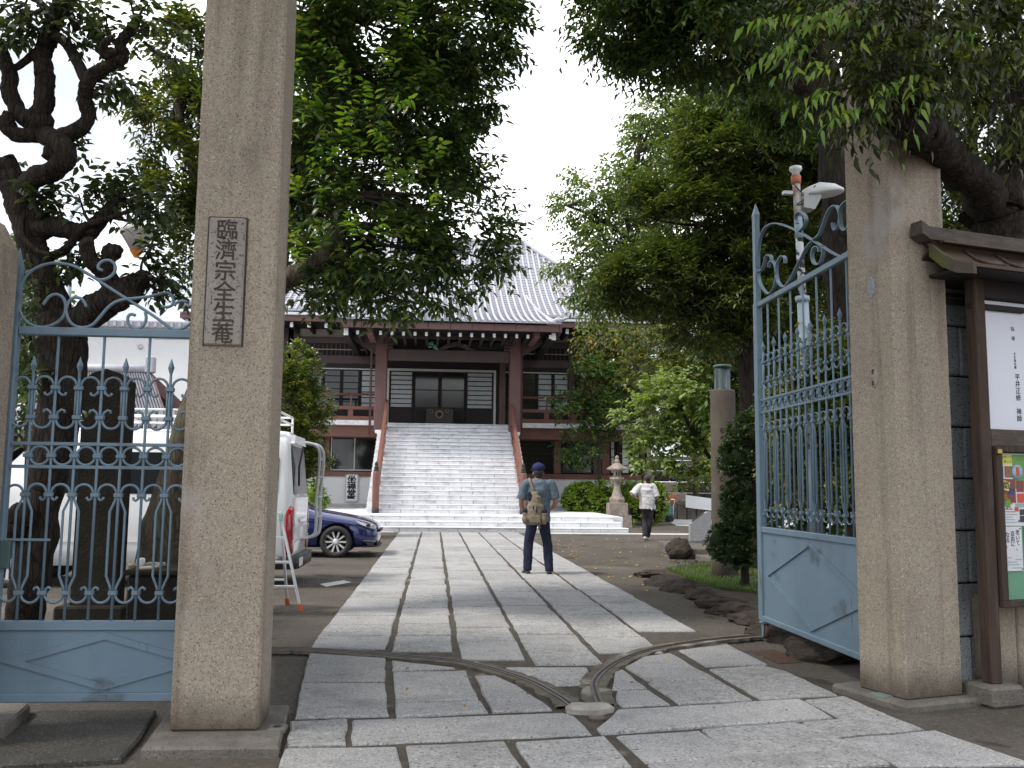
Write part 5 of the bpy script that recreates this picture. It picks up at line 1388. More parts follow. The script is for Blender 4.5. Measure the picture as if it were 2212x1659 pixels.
# ladder on the tailgate, far side
lad = [(-.05, -.42, 2.06), (-.20, -.46, 2.02), (-.26, -.52, 1.85), (-.22, -.62, 1.3), (-.22, -.66, .78), (-.16, -.66, .66), (-.02, -.62, .62)]
b = MB(); b.tube(smooth_path([VW @ Vector(p) for p in lad], 5), .026, 8); b.build('rear_ladder', MT['grey_tube'], van)
b = MB(); b.tube(smooth_path([VW @ Vector((p[0] + .02, p[1] + .34, p[2])) for p in lad], 5), .024, 8); b.build('rear_ladder', MT['grey_tube'], van)
for zz in (.95, 1.25, 1.55, 1.82):
    b = MB(); b.tube([VW @ Vector((-.23, -.30, zz)), VW @ Vector((-.23, -.64, zz))], .015, 6); b.build('ladder_rung', MT['grey_tube'], van)
# front: windscreen, mirror
b = MB(); P = [(3.58, 2.06, .66), (4.40, 1.22, .74)]
b.add([VW @ Vector((x + .03, s_ * w_, zz + .03)) for (x, zz, w_), s_ in ((P[0], -1), (P[0], 1), (P[1], 1), (P[1], -1))], [(0, 1, 2, 3)]); b.build('windscreen', MT['glass_dark'], van)
for s_ in (1, -1):
    b = MB(); b.ball((0, 0, 0), (.07, .10, .16), 12, 8); b.v = [tuple(VW @ Vector((v[0] + 3.95, s_ * 1.0 + v[1], v[2] + 1.32))) for v in b.v]; mi = b.build('door_mirror', MT['van_white'], van)
# roof rack
for zz, x1 in ((2.36, 3.3), (2.47, 3.3)):
    b = MB(); b.tube([VW @ Vector(p) for p in ((.25, .62, zz), (x1, .62, zz), (x1, -.62, zz), (.25, -.62, zz), (.25, .62, zz))], .018, 6); b.build('rack_rail', MT['white_paint'], van)
for x in (.25, 1.0, 1.75, 2.5, 3.3):
    for s_ in (-.62, .62):
        b = MB(); b.tube([VW @ Vector((x, s_, 2.14)), VW @ Vector((x, s_, 2.47))], .018, 6); b.build('rack_post', MT['white_paint'], van)
    b = MB(); b.tube([VW @ Vector((x, -.62, 2.36)), VW @ Vector((x, .62, 2.36))], .016, 6); b.build('rack_bar', MT['white_paint'], van)

# --- blue hatchback, nose to the right
car = thing('car', 'dark blue hatchback with ten-spoke wheels parked behind the van', 'car', (-1.10, 19.72, 0), 0)
CW = WORLD[car]
ST = [  # x back from nose, half width, bottom, shoulder, top, top half width
    (0.00, .50, .34, .52, .60, .40), (.06, .66, .24, .56, .665, .50), (.18, .79, .19, .62, .725, .58), (.45, .865, .18, .70, .80, .62), (.85, .885, .18, .76, .87, .64),
    (1.20, .89, .18, .80, .925, .66), (1.42, .89, .18, .83, .965, .66), (1.85, .89, .18, .87, 1.24, .60), (2.25, .89, .18, .89, 1.40, .57), (2.9, .89, .18, .91, 1.435, .56), (3.5, .885, .18, .92, 1.37, .55), (3.95, .865, .22, .90, 1.12, .60), (4.15, .83, .28, .80, .93, .62), (4.24, .74, .36, .66, .74, .55)]
rings = []
for x, w_, zb_, sh, tp_, wt in ST:
    half = [(.0, zb_), (w_ * .82, zb_), (w_ * .97, zb_ + .07), (w_, zb_ + (sh - zb_) * .45), (w_ * .985, sh - .06), (w_ * .95, sh), (wt + (w_ - wt) * .25, sh + (tp_ - sh) * .62), (wt, tp_ - (tp_ - sh) * .12 - .01), (wt * .55, tp_), (0, tp_ + .008)]
    full = half + [(-y, z_) for y, z_ in reversed(half[1:-1])]
    rings.append([Vector((-x, y, z_)) for y, z_ in full])
b = MB(); b.loft(rings); b.fixn = True
me = b.mesh('body', MT['car_blue'])
tmp = bpy.data.objects.new('tmp', me); COL.objects.link(tmp)
md = tmp.modifiers.new('s', 'SUBSURF'); md.levels = 2; md.render_levels = 2
cut = MB()
for x in (-.83, -3.45):
    cut.lathe([(.365, -1.2), (.365, 1.2)], 40); n_ = 80
    cut.v[-n_:] = [(x + v[0], v[2], .32 + v[1]) for v in cut.v[-n_:]]
cut.fixn = True
cm = bpy.data.objects.new('cut', cut.mesh('cut', None)); COL.objects.link(cm)
md = tmp.modifiers.new('b', 'BOOLEAN'); md.operation = 'DIFFERENCE'; md.object = cm; md.solver = 'EXACT'
dg = bpy.context.evaluated_depsgraph_get(); me2 = bpy.data.meshes.new_from_object(tmp.evaluated_get(dg))
bpy.data.objects.remove(tmp); bpy.data.objects.remove(cm)
me2.name = 'body'
cbody = link('body', me2, car)
for x in (-.83, -3.45):
    for s_ in (-1, 1):
        b = MB(); b.lathe([(.36, 0), (.372, .004), (.385, .006), (.372, -.02)], 40); b.v = [(x + v[0], s_ * (.875 + v[2]), .32 + v[1]) for v in b.v]
        wheel(car, CW @ Matrix.Rotation(PI if s_ > 0 else 0, 4, 'Z'), (-x if s_ > 0 else x, -.79, .315), .315, .2)
    box('wheel_well', MT['black'], car, x - .36, x + .36, -.60, .60, .25, .66, world=False)
def cpl(nm, mt_, pts, par=car, th=.012):
    """thin shaped panel from 3D points, thickened along the outward normal"""
    P = [Vector(p) for p in pts]; n_ = Vector()
    for i in range(1, len(P) - 1): n_ += (P[i] - P[0]).cross(P[i + 1] - P[0])
    n_.normalize()
    if n_.dot(sum(P, Vector()) / len(P) - Vector((-2, 0, .6))) < 0: n_ = -n_
    k = len(P); b = MB(); b.add(P + [p + n_ * th for p in P], [tuple(range(k)), tuple(range(k, 2 * k))] + [(i, (i + 1) % k, k + (i + 1) % k, k + i) for i in range(k)]); b.fixn = True
    return b.build(nm, mt_, par, world=False)
for s_ in (-1, 1):
    hl = cpl('headlight', MT['clear_lens'], [(-.055, s_ * .60, .60), (-.10, s_ * .74, .655), (-.26, s_ * .80, .70), (-.50, s_ * .835, .745), (-.36, s_ * .842, .655), (-.20, s_ * .815, .595), (-.09, s_ * .735, .56)], th=.03)
    b = MB(); b.ball((-.20, s_ * .835, .645), (.05, .02, .035), 10, 7); b.build('headlight_lens', MT['bronze'], hl, world=False)
    cpl('side_window', MT['glass_dark'], [(-1.75, s_ * .80, .98), (-2.15, s_ * .695, 1.28), (-2.75, s_ * .68, 1.32), (-2.75, s_ * .80, .99)]); cpl('side_window', MT['glass_dark'], [(-2.80, s_ * .80, .99), (-2.80, s_ * .68, 1.32), (-3.45, s_ * .69, 1.26), (-3.75, s_ * .77, 1.02)])
    fo = cpl('fog_lamp', MT['black'], [(-.10, s_ * .72, .30), (-.28, s_ * .855, .33), (-.20, s_ * .84, .245), (-.09, s_ * .70, .235)], th=.02)
    cpl('chrome_trim', MT['chrome'], [(-.08, s_ * .715, .335), (-.30, s_ * .868, .355), (-.30, s_ * .868, .338), (-.08, s_ * .715, .318)], fo, .03)
    b = MB(); b.ball((-1.75, s_ * .98, .98), (.06, .10, .07), 10, 7); b.build('door_mirror', MT['car_blue'], car, world=False)
cpl('windscreen', MT['glass_dark'], [(-1.46, -.60, .985), (-1.46, .60, .985), (-2.06, .52, 1.335), (-2.06, -.52, 1.335)], th=.012)
cpl('grille', MT['black'], [(.0, -.5, .56), (.0, .5, .56), (.005, .5, .50), (.005, -.5, .50)], th=.015)
cpl('lower_grille', MT['black'], [(-.05, -.55, .36), (-.05, .55, .36), (-.05, .5, .25), (-.05, -.5, .25)], th=.02)
b = MB(); b.loft([[Vector((-x_ , y, z_)) for y, z_ in ((-w_, .205), (w_, .205), (w_, .235), (-w_, .235))] for x_, w_ in ((-.01, .5), (.06, .68), (.3, .87))], True, False); b.fixn = True; b.build('front_lip', MT['black'], car, world=False)

# --- step ladder
sl = thing('step_ladder', 'aluminium step ladder with orange feet standing behind the left pillar', 'step ladder', (-1.7, 11.1, 0))
f1, r1, tr = gp(650, 1320), gp(621, 1306), at(606, 1110, 11.0)
wv = Vector((-.52, 0, 0))
for nm, foot, k in (('front_rail', f1, .0), ('rear_rail', r1, .02)):
    for s_ in (0, 1):
        w_ = wv * s_ * (1.0 if nm == 'front_rail' else .95); tp_ = tr + Vector((0, k, -k)) + (wv * .72 * s_)
        if s_: tp_ += Vector((0, 0, 0))
        P0, P1 = foot + w_ + Vector((0, 0, .0)), tp_
        b = MB(); a = Vector((.013, 0, 0)); c = Vector((0, .03, 0))
        b.loft([[p - a - c, p + a - c, p + a + c, p - a + c] for p in (P0 + (P1 - P0) * .06, P1)], True, False); rl = b.build(nm, MT['aluminium'], sl)
        b = MB(); b.loft([[p - a * 1.7 - c * 1.2, p + a * 1.7 - c * 1.2, p + a * 1.7 + c * 1.2, p - a * 1.7 + c * 1.2] for p in (P0 + Vector((0, 0, .002)), P0 + (P1 - P0) * .075)], True, False); b.build('rubber_foot', MT['orange_rubber'], rl)
for k in range(1, 4):
    t = k / 4.0 + .0; a, c = f1 + (tr - f1) * t, f1 + wv + (tr + wv * .72 - f1 - wv) * t
    box('rung', MT['aluminium'], sl, c.x, a.x, a.y - .03, a.y + .03, a.z - .015, a.z + .012, .003)
t = .28; a, c = r1 + (tr - r1) * t, r1 + wv + (tr + wv * .72 - r1 - wv) * t
box('brace', MT['aluminium'], sl, c.x, a.x, a.y - .015, a.y + .015, a.z - .012, a.z + .012, .003)
box('top_step', MT['aluminium'], sl, tr.x - .40, tr.x + .015, tr.y - .05, tr.y + .07, tr.z - .01, tr.z + .02, .004)
box('hinge_cap', flat('teal_cap', (.25, .55, .50)), sl, tr.x - .012, tr.x + .028, tr.y - .055, tr.y + .02, tr.z - .075, tr.z + .0, .004)

# ================================================================ PEOPLE
def limb(mb, pts, rad, n=12): mb.tube(smooth_path(pts, 4), [r for r in np.interp(np.linspace(0, len(pts) - 1, 4 * (len(pts) - 1) + 1), range(len(pts)), rad)], n)
def hand(mb, wrist, d, side, curl=.5):
    """palm with four bent fingers of unequal length and a thumb from the side"""
    d = Vector(d).normalized(); a, u_ = frame_of(d)
    a = a * side
    mb.tube([wrist, wrist + d * .04, wrist + d * .085], [(.030, .02), (.040, .016), (.038, .014)], 10)
    for k, ln in enumerate((.068, .078, .072, .056)):
        o = wrist + d * .078 + a * (.028 - .0185 * k); p1 = o + d * ln * .5; p2 = p1 + (d * (1 - curl) - u_ * curl) * ln * .35; p3 = p2 + (d * (.6 - curl) - u_ * curl) * ln * .3
        mb.tube([o, p1, p2, p3], [.0095, .009, .0085, .006], 8)
    o = wrist + d * .025 + a * .03; mb.tube([o, o + a * .03 + d * .025, o + a * .035 + d * .06], [.012, .0105, .007], 8)
def person(root, pose, shirt, trousers, shoe, sleeve=.62, hem=.80, loose=1.0):
    """pose: joints in local metres, facing +Y; one continuous body, clothes over it"""
    p = {k: Vector(v) for k, v in pose.items()}
    b = MB()
    b.tube(smooth_path([p['hip'], p['hip'] + (p['chest'] - p['hip']) * .5, p['chest'], p['neck'] - Vector((0, 0, .05)), p['neck']], 3), [(.165, .105)] * 3 + [(.15, .10)] * 3 + [(.165, .11)] * 3 + [(.12, .085)] * 3 + [(.055, .058)], 16, up=Vector((0, 1, 0)))
    b.tube([p['neck'] - Vector((0, 0, .06)), p['neck'] + Vector((0, 0, .08))], [.058, .055], 12)
    h = p['head']; b.ball(h + Vector((0, 0, .012)), (.078, .094, .112), 16, 12); b.ball(h + Vector((0, .035, -.055)), (.055, .06, .06), 12, 8)
    b.ball(h + Vector((0, .10, -.022)), (.013, .02, .022), 8, 6)
    for s_ in (-1, 1): b.ball(h + Vector((s_ * .08, -.005, -.02)), (.011, .02, .032), 8, 6)
    for s_, q in ((-1, 'l'), (1, 'r')):
        limb(b, [p['sh_' + q] - Vector((s_ * .05, 0, 0)), p['sh_' + q], p['el_' + q], p['wr_' + q]], [.05, .05, .039, .026])
        hand(b, p['wr_' + q], p.get('hd_' + q, p['wr_' + q] - p['el_' + q]), -s_)
        limb(b, [p['hip'] + Vector((s_ * .085, 0, -.02)), p['kn_' + q], p['an_' + q]], [.085, .058, .038])
        b.tube([p['an_' + q], p['an_' + q] + Vector((0, 0, -.05)), p['toe_' + q] + Vector((0, 0, .02))], [.036, .04, .028], 10)
    modified(b, 'body', MT['skin'], root, [('REMESH', dict(mode='VOXEL', voxel_size=.008, use_smooth_shade=True)), ('SMOOTH', dict(factor=.5, iterations=3))], world=False)
    b = MB(); L = loose
    hz = Vector((p['hip'].x, p['hip'].y, hem))
    b.tube(smooth_path([hz, p['hip'] + Vector((0, 0, .12)), p['chest'] - Vector((0, 0, .05)), p['chest'] + Vector((0, 0, .08)), p['neck'] - Vector((0, 0, .04)), p['neck'] + Vector((0, 0, .015))], 3), [(.195 * L, .135 * L)] * 3 + [(.185 * L, .13 * L)] * 3 + [(.185 * L, .132 * L)] * 3 + [(.172, .118)] * 3 + [(.105, .09)] * 3 + [(.064, .066)], 18, up=Vector((0, 1, 0)))
    for s_, q in ((-1, 'l'), (1, 'r')):
        e = p['sh_' + q] + (p['el_' + q] - p['sh_' + q]) * sleeve * 1.35 if sleeve < .7 else p['el_' + q]
        limb(b, [p['sh_' + q] - Vector((s_ * .07, 0, .02)), p['sh_' + q], e], [.075, .075 * L, .085 * L], 14)
    tex = bpy.data.textures.new('folds', 'CLOUDS'); tex.noise_scale = .10
    sh = modified(b, 'shirt', shirt, root, [('REMESH', dict(mode='VOXEL', voxel_size=.009, use_smooth_shade=True)), ('SMOOTH', dict(factor=.5, iterations=5)), ('DISPLACE', dict(texture=tex, strength=.028, mid_level=.5)), ('SMOOTH', dict(factor=.5, iterations=2))], world=False)
    b = MB()
    b.tube([p['hip'] + Vector((0, 0, .10)), p['hip'], p['hip'] + Vector((0, 0, -.09))], [(.168, .118), (.178, .125), (.165, .115)], 16, up=Vector((0, 1, 0)))
    for s_, q in ((-1, 'l'), (1, 'r')):
        limb(b, [p['hip'] + Vector((s_ * .085, 0, -.03)), p['hip'] * .5 + p['kn_' + q] * .5 + Vector((s_ * .03, 0, 0)), p['kn_' + q], (p['kn_' + q] + p['an_' + q]) / 2 + Vector((0, -.01, 0)), p['an_' + q] + Vector((0, 0, -.02))], [.100, .088, .074, .072, .066], 14)
    tr_ = modified(b, 'trousers', trousers, root, [('REMESH', dict(mode='VOXEL', voxel_size=.009, use_smooth_shade=True)), ('SMOOTH', dict(factor=.5, iterations=4)), ('DISPLACE', dict(texture=tex, strength=.018, mid_level=.5))], world=False)
    for q in 'lr':
        a, t_ = p['an_' + q], p['toe_' + q]; d = (t_ - a); d.z = 0; d.normalize()
        heel = Vector((a.x, a.y, t_.z)) - d * .06
        b = MB(); 
        b.tube(smooth_path([heel + Vector((0, 0, .035)), Vector((a.x, a.y, max(.045, a.z - .05))), (a + t_) / 2 * .5 + t_ * .5 + Vector((0, 0, .02)), t_ + Vector((0, 0, .028))], 3), [(.036, .045)] * 3 + [(.042, .055)] * 3 + [(.046, .04)] * 3 + [(.036, .028)], 12, up=Vector((0, 0, 1)))
        modified(b, 'shoe', shoe, root, [('REMESH', dict(mode='VOXEL', voxel_size=.008, use_smooth_shade=True)), ('SMOOTH', dict(factor=.5, iterations=3))], world=False)
    return sh
mp_ = gp(1161, 1244)
man = thing('person', 'man seen from behind in navy cap and blue short-sleeved shirt with a khaki sling bag', 'person', mp_, math.radians(-3))
pose = dict(hip=(.0, 0, .93), chest=(.01, .0, 1.28), neck=(.0, .02, 1.47), head=(.005, .045, 1.585), sh_l=(-.19, 0, 1.40), sh_r=(.20, 0, 1.40), el_l=(-.265, .02, 1.12), el_r=(.275, .0, 1.13), wr_l=(-.20, .20, .97), wr_r=(.19, .19, 1.0),
            kn_l=(-.14, .04, .50), kn_r=(.15, .04, .50), an_l=(-.155, -.0, .10), an_r=(.175, -.07, .10), toe_l=(-.20, .15, .0), toe_r=(.19, .09, .0))
person(man, pose, mat('denim_blue_shirt', (.125, .165, .20), (.108, .145, .18), 40, rough=.9, bump=.2, bscale=150), mat('navy_trousers', (.018, .021, .042), (.024, .028, .052), 20, rough=.9), MT['black'], hem=.82)
hd = Vector(pose['head'])
b = MB(); b.ball(hd + Vector((0, -.012, .0)), (.084, .094, .10), 16, 10); b.ball(hd + Vector((0, -.05, -.06)), (.06, .045, .05), 10, 8)
modified(b, 'hair', MT['hair'], man, [('REMESH', dict(mode='VOXEL', voxel_size=.009, use_smooth_shade=True))], world=False)
b = MB(); b.ball(hd + Vector((0, -.002, .075)), (.102, .115, .075), 18, 10); b.tube([hd + Vector((0, -.005, .035)), hd + Vector((0, -.005, .07))], [(.098, .108), (.102, .114)], 18, up=Vector((0, 1, 0))); b.ball(hd + Vector((-.05, .12, .035)), (.075, .06, .014), 12, 6); b.ball(hd + Vector((0, 0, .15)), .012, 8, 5)
modified(b, 'cap', mat('navy_cap', (.02, .024, .085), (.028, .033, .105), 12, rough=.85), man, [('REMESH', dict(mode='VOXEL', voxel_size=.008, use_smooth_shade=True)), ('SMOOTH', dict(factor=.5, iterations=3))], world=False)
bagm = mat('khaki_canvas', (.26, .215, .165), (.20, .165, .125), 9, rough=.95, bump=.3, bscale=80); dk = flat('black_nylon', (.025, .025, .03), .8)
bag = thing('sling_bag', 'khaki one-strap sling bag with black mesh pockets on the walking man\'s back', 'bag', WORLD[man] @ Vector((-.064, -.18, 1.06)), math.radians(-3)); bag.scale = (.92, .95, .98)
b = MB(); b.tube(smooth_path([(.0, -.0, -.23), (0, -.02, -.14), (.01, -.03, -.02), (.005, -.02, .12), (-.01, .0, .24), (-.02, .02, .30)], 3), [(.14, .05)] * 3 + [(.155, .085)] * 3 + [(.15, .085)] * 3 + [(.115, .07)] * 3 + [(.07, .05)] * 3 + [(.04, .03)], 16, up=Vector((0, 1, 0)))
modified(b, 'main_pouch', bagm, bag, [('REMESH', dict(mode='VOXEL', voxel_size=.009, use_smooth_shade=True)), ('SMOOTH', dict(factor=.5, iterations=3)), ('DISPLACE', dict(texture=bpy.data.textures['folds'], strength=.03, mid_level=.5))], world=False)
for x, y in ((-.165, -.03), (.165, -.06)):
    b = MB(); b.ball((x, y, -.14), (.06, .05, .09), 12, 8); b.ball((x, y, -.06), (.055, .045, .05), 12, 8); pk = modified(b, 'side_pocket', bagm, bag, [('REMESH', dict(mode='VOXEL', voxel_size=.008, use_smooth_shade=True))], world=False)
    b = MB(); b.ball((x * .97, y, -.015), (.058, .046, .052), 12, 8); b.build('mesh_top', dk, pk, world=False)
b = MB(); b.bbox(-.09, .10, -.125, -.10, -.20, -.08, .012); b.build('front_pocket', bagm, bag, world=False)
for x, z_ in ((-.03, .02), (.03, .02), (.045, .16)):
    b = MB(); b.bbox(x - .009, x + .009, -.112 + (.03 if z_ > .1 else 0), -.095 + (.03 if z_ > .1 else 0), z_ - .055, z_ + .055, .003); b.build('webbing', dk, bag, world=False)
b = MB(); b.strap(smooth_path([(-.02, .0, .26), (-.05, .025, .38), (-.085, .055, .47), (-.10, .13, .53), (-.08, .22, .50), (0, .30, .36)], 4), (1, .2, .3), .045, .006); b.build('shoulder_strap', bagm, bag, world=False)
b = MB(); b.ball((-.075, -.03, .20), (.05, .04, .07), 12, 8); b.ball((-.10, -.03, .26), (.04, .03, .05), 10, 6); modified(b, 'tied_cloth', dk, bag, [('REMESH', dict(mode='VOXEL', voxel_size=.008, use_smooth_shade=True))], world=False)
man.scale = (1.06,) * 3
b = MB(); b.tube([(.06, -.07, -.22), (.08, -.06, -.27), (.07, -.05, -.31)], [.02, .024, .018], 8); b.build('strap_end', bagm, bag, world=False)

wp = gp(1399, 1167)
w2 = thing('person', 'dark-haired walker in a loose white T-shirt and dark trousers near the lantern', 'person', wp, math.radians(8))
pose2 = dict(hip=(.0, .0, .90), chest=(-.03, .02, 1.24), neck=(-.01, .04, 1.43), head=(.02, .08, 1.545), sh_l=(-.20, .03, 1.36), sh_r=(.16, .01, 1.37), el_l=(-.42, -.04, 1.15), el_r=(.23, -.03, 1.10), wr_l=(-.19, .04, 1.03), wr_r=(.22, .12, .95), hd_l=(.8, .3, -.3),
             kn_l=(-.055, .06, .48), kn_r=(.07, .0, .48), an_l=(-.11, -.10, .12), an_r=(.02, .08, .10), toe_l=(-.03, .05, .0), toe_r=(.07, .25, .0))
person(w2, pose2, mat('white_tshirt', (.66, .64, .64), (.58, .56, .57), 10, rough=.9), mat('charcoal_trousers', (.045, .040, .042), (.033, .03, .032), 14, rough=.9), mat('pale_sneaker', (.60, .56, .47), (.45, .41, .35), 20, rough=.8), sleeve=.72, hem=.79, loose=1.12)
hd = Vector(pose2['head'])
b = MB(); b.ball(hd + Vector((0, -.02, .02)), (.098, .108, .115), 16, 10); b.ball(hd + Vector((0, -.06, -.06)), (.075, .055, .06), 10, 8)
modified(b, 'hair', MT['hair'], w2, [('REMESH', dict(mode='VOXEL', voxel_size=.01, use_smooth_shade=True)), ('SMOOTH', dict(factor=.5, iterations=2))], world=False)
w2.scale = (1.1,) * 3
b = MB(); b.bbox(.15, .21, -.165, -.13, .90, 1.04, .008); b.build('black_pouch', dk, w2, world=False)
b = MB(); b.tube([(.05, -.16, .81), (.055, -.165, .76)], .012, 6); b.build('hanging_tag', MT['white_paint'], w2, world=False)

# ================================================================ COURTYARD THINGS
# carved stone column with glazed copper cap
pc = gp(1567, 1262); pz = zt(843, pc.y, 1567); R_ = 27 * pxm(pc.y)
cp = thing('stone_column', 'round weathered stone column with carved script and a copper cap', 'stone column', pc)
b = MB(); b.lathe([(R_ * 1.08, 0), (R_ * 1.04, .4), (R_, pz - .03), (R_ * .96, pz), (0.01, pz)], 32, pc); sh_ = b.build('shaft', MT['concrete'], cp)
zc = zt(789, pc.y, 1567)
b = MB(); b.lathe([(R_ * .70, pz), (R_ * .70, pz + .02), (R_ * .66, pz + .02), (R_ * .66, zc - .04)], 28, pc); b.build('cap_cylinder', mat('streaked_copper', (.045, .06, .07), (.075, .09, .10), 3, stretch=(9, 9, .5), rough=.35, metal=.4, stain=[((.17, .25, .23), 4, (9, 9, .35), .57, .66), ((.04, .05, .05), 3, (7, 7, .5), .6, .7)]), cp)
b = MB(); b.lathe([(R_ * .66, zc - .04), (R_ * .75, zc - .035), (R_ * .75, zc - .008), (R_ * .66, zc), (0.01, zc + .004)], 28, pc); b.build('cap_lid', flat('verdigris_lid', (.10, .17, .13)), cp)
for i, zz in enumerate(np.linspace(pz - .62, .75, 14)):
    a = -PI / 2 - .42 + random.uniform(-.04, .04)
    S_ = .045 * random.uniform(.7, 1.3)
    for pts in ([(-.6, -.5), (0, .5), (.7, -.4)], [(-.5, -.9), (.1, -.6), (.5, -1.0)]) if i % 3 == 0 else ([(-.6, -.4), (-.1, .4), (.6, -.1)],):
        P3 = [Vector((pc.x + (R_ * 1.035 + .0005) * math.cos(a + u_ * S_ / R_), pc.y + (R_ * 1.035 + .0005) * math.sin(a + u_ * S_ / R_), zz + v_ * S_)) for u_, v_ in pts]
        b = MB(); b.tube(smooth_path(P3, 3), .0055, 5); b.build('carved_stroke', MT['carving'], cp)
# lamp mast behind the right gate leaf
ly = 9.7; lx_ = at(1728, 600, ly).x
lm = thing('lamp_post', 'peeling pale blue lamp mast with a white street lamp head behind the right gate', 'lamp post', (lx_ + .08, ly, 0))
Z = lambda y: zt(y, ly, 1728)
pal = mat('peeling_pole_paint', (.38, .47, .54), (.34, .43, .50), 3, rough=.55)
peel = mat('flaking_pole_paint', (.62, .66, .68), (.60, .64, .66), 9, rough=.7, stain=[((.02, .022, .02), 11, (1, 1, .8), .49, .52)])
rstw = mat('rust_white_pole', (.70, .69, .66), (.25, .12, .07), 7, rough=.7)
bx = lambda y: at(1718 + (y - 360) * .055, y, ly).x
for nm, y0, y1, r_, mt_ in (('lower_pole', 1200, 640, .062, pal), ('flaking_pole', 640, 515, .042, peel), ('upper_pole', 515, 470, .045, pal), ('rusty_pole', 470, 398, .042, rstw)):
    b = MB(); b.tube([(bx(y0), ly, max(0, Z(y0))), (bx(y1), ly, Z(y1))], r_, 14); b.build(nm, mt_, lm)
b = MB(); b.lathe([(.075, 0), (.08, .03), (.075, .06)], 14, (bx(640), ly, Z(652))); b.build('pole_collar', pal, lm)
b = MB(); b.lathe([(.055, 0), (.055, Z(381) - Z(398))], 14, (bx(390), ly, Z(398))); b.build('orange_band', flat('faded_orange', (.60, .20, .09)), lm)
b = MB(); b.lathe([(.042, 0), (.042, .055), (.066, .062), (.070, .085), (.066, .105), (.03, .118), (.01, .12)], 18, (bx(375), ly, Z(381))); b.build('white_cap', MT['white_paint'], lm)
b = MB(); b.tube([(bx(420), ly, Z(420)), (bx(420) + .22, ly, Z(415))], .022, 8); b.build('lamp_arm', rstw, lm)
hd_ = MB(); a0 = at(1735, 425, ly)
prof = [(0, .05, .06), (.06, .10, .09), (.18, .16, .13), (.32, .17, .10), (.42, .12, .05), (.45, .04, .02)]
hd_.loft([[Vector((a0.x + x, ly + w_ * math.cos(t), a0.z + .02 + x * .10 + h_ * (max(0, math.sin(t)) + .25 * min(0, math.sin(t))))) for t in np.linspace(0, 2 * PI, 14, endpoint=False)] for x, w_, h_ in prof]); hd_.fixn = True
lh = hd_.build('lamp_head', MT['white_paint'], lm)
b = MB(); b.loft([[Vector((a0.x + x, ly + s_ * w_, a0.z + dz)) for s_, dz in ((-1, z0), (1, z0), (1, z1), (-1, z1))] for x, w_, z0, z1 in ((-.02, .07, -.14, .02), (.10, .08, -.16, .0), (.17, .09, -.03, .01))], True, False); b.fixn = True; b.build('control_box', flat('lamp_grey', (.55, .55, .54)), lh)
b = MB(); b.bbox(bx(418) - .16, bx(418) - .05, ly - .03, ly + .03, Z(418) - .02, Z(418) + .02, .004); b.build('sensor_box', MT['grey_tube'], lm)
b = MB(); b.tube(smooth_path([(bx(400) - .05, ly - .04, Z(400)), (bx(430) + .06, ly - .06, Z(430)), (bx(445) - .03, ly - .06, Z(445)), (bx(455) + .05, ly - .05, Z(440)), (a0.x + .1, ly - .1, a0.z + .1)], 5), .006, 5); b.build('cable', MT['black'], lm)
# street lamp beyond the wicket gate
sy = 16.0
s2 = thing('street_lamp', 'old street lamp with grey cone shade and amber glass hanging left of the pillar', 'street lamp', (at(140, 1000, sy).x, sy, 0))
pole_top = at(152, 470, sy)
b = MB(); b.tube([(at(138, 1000, sy).x, sy, 0), at(152, 585, sy), pole_top], .035, 10); b.build('pole', flat('pale_blue_pole', (.45, .58, .64)), s2)
hc = at(297, 505, sy)
b = MB(); b.tube(smooth_path([pole_top, pole_top + Vector((.25, 0, .25)), Vector((hc.x - .2, sy, hc.z + .22)), Vector((hc.x, sy, hc.z + .12))], 5), .03, 8); b.build('arm', flat('pale_blue_pole', (.45, .58, .64)), s2)
k_ = pxm(sy)
b = MB(); b.lathe([(12 * k_, -38 * k_), (36 * k_, 0), (37 * k_, 8 * k_), (20 * k_, 16 * k_), (4 * k_, 17 * k_)], 8, hc); b.fixn = True; b.build('shade', flat('grey_lamp_shade', (.36, .34, .32)), s2)
b = MB(); b.lathe([(5 * k_, -52 * k_), (15 * k_, -36.5 * k_), (12 * k_, -36 * k_)], 8, hc, smooth=False); b.build('amber_glass', flat('amber_glass', (.55, .19, .02), .3), s2)
# stone lantern
LY = 35.0; lc = at(1333, 1128, LY); lc.z = 0; k_ = pxm(LY)
lt = thing('stone_lantern', 'weathered stone lantern on stepped base among the clipped hedges', 'stone lantern', lc)
zz = lambda y: zt(y, LY, 1340)
def sq(nm, prof, n=6, mt_='old_stone', par=lt):
    b = MB(); b.lathe([(r_ * k_, zz(y)) for r_, y in prof], n, (lc.x, LY, 0), smooth=False); return b.build(nm, MT[mt_], par)
sq('base_block', [(38, 1141), (37, 1112), (30, 1112)], 4); sq('upper_block', [(28.5, 1112), (28, 1087), (23, 1086)], 4)
sq('foot', [(16, 1086), (18, 1079), (15, 1074), (13, 1073)], 6); sq('shaft', [(12.5, 1073), (8, 1058), (7, 1049), (11, 1038.5)], 8)
sq('platform', [(12, 1038.5), (17, 1035), (16.5, 1031), (11, 1030)], 6)
fb = sq('fire_box', [(9, 1030), (9, 1018)], 6)
b = MB(); b.bbox(lc.x - .07, lc.x + .07, LY - 8.6 * k_, LY - 7 * k_, zz(1028), zz(1020), .004); b.build('fire_opening', MT['black'], fb)
sq('roof', [(10, 1018), (24, 1014), (22.5, 1011), (14, 1006), (7, 1001), (5, 999.5)], 6); sq('finial', [(4.5, 1000), (6, 997), (5.5, 994), (3, 992), (4.6, 988.5), (3.2, 985.5), (.5, 983.5)], 12)
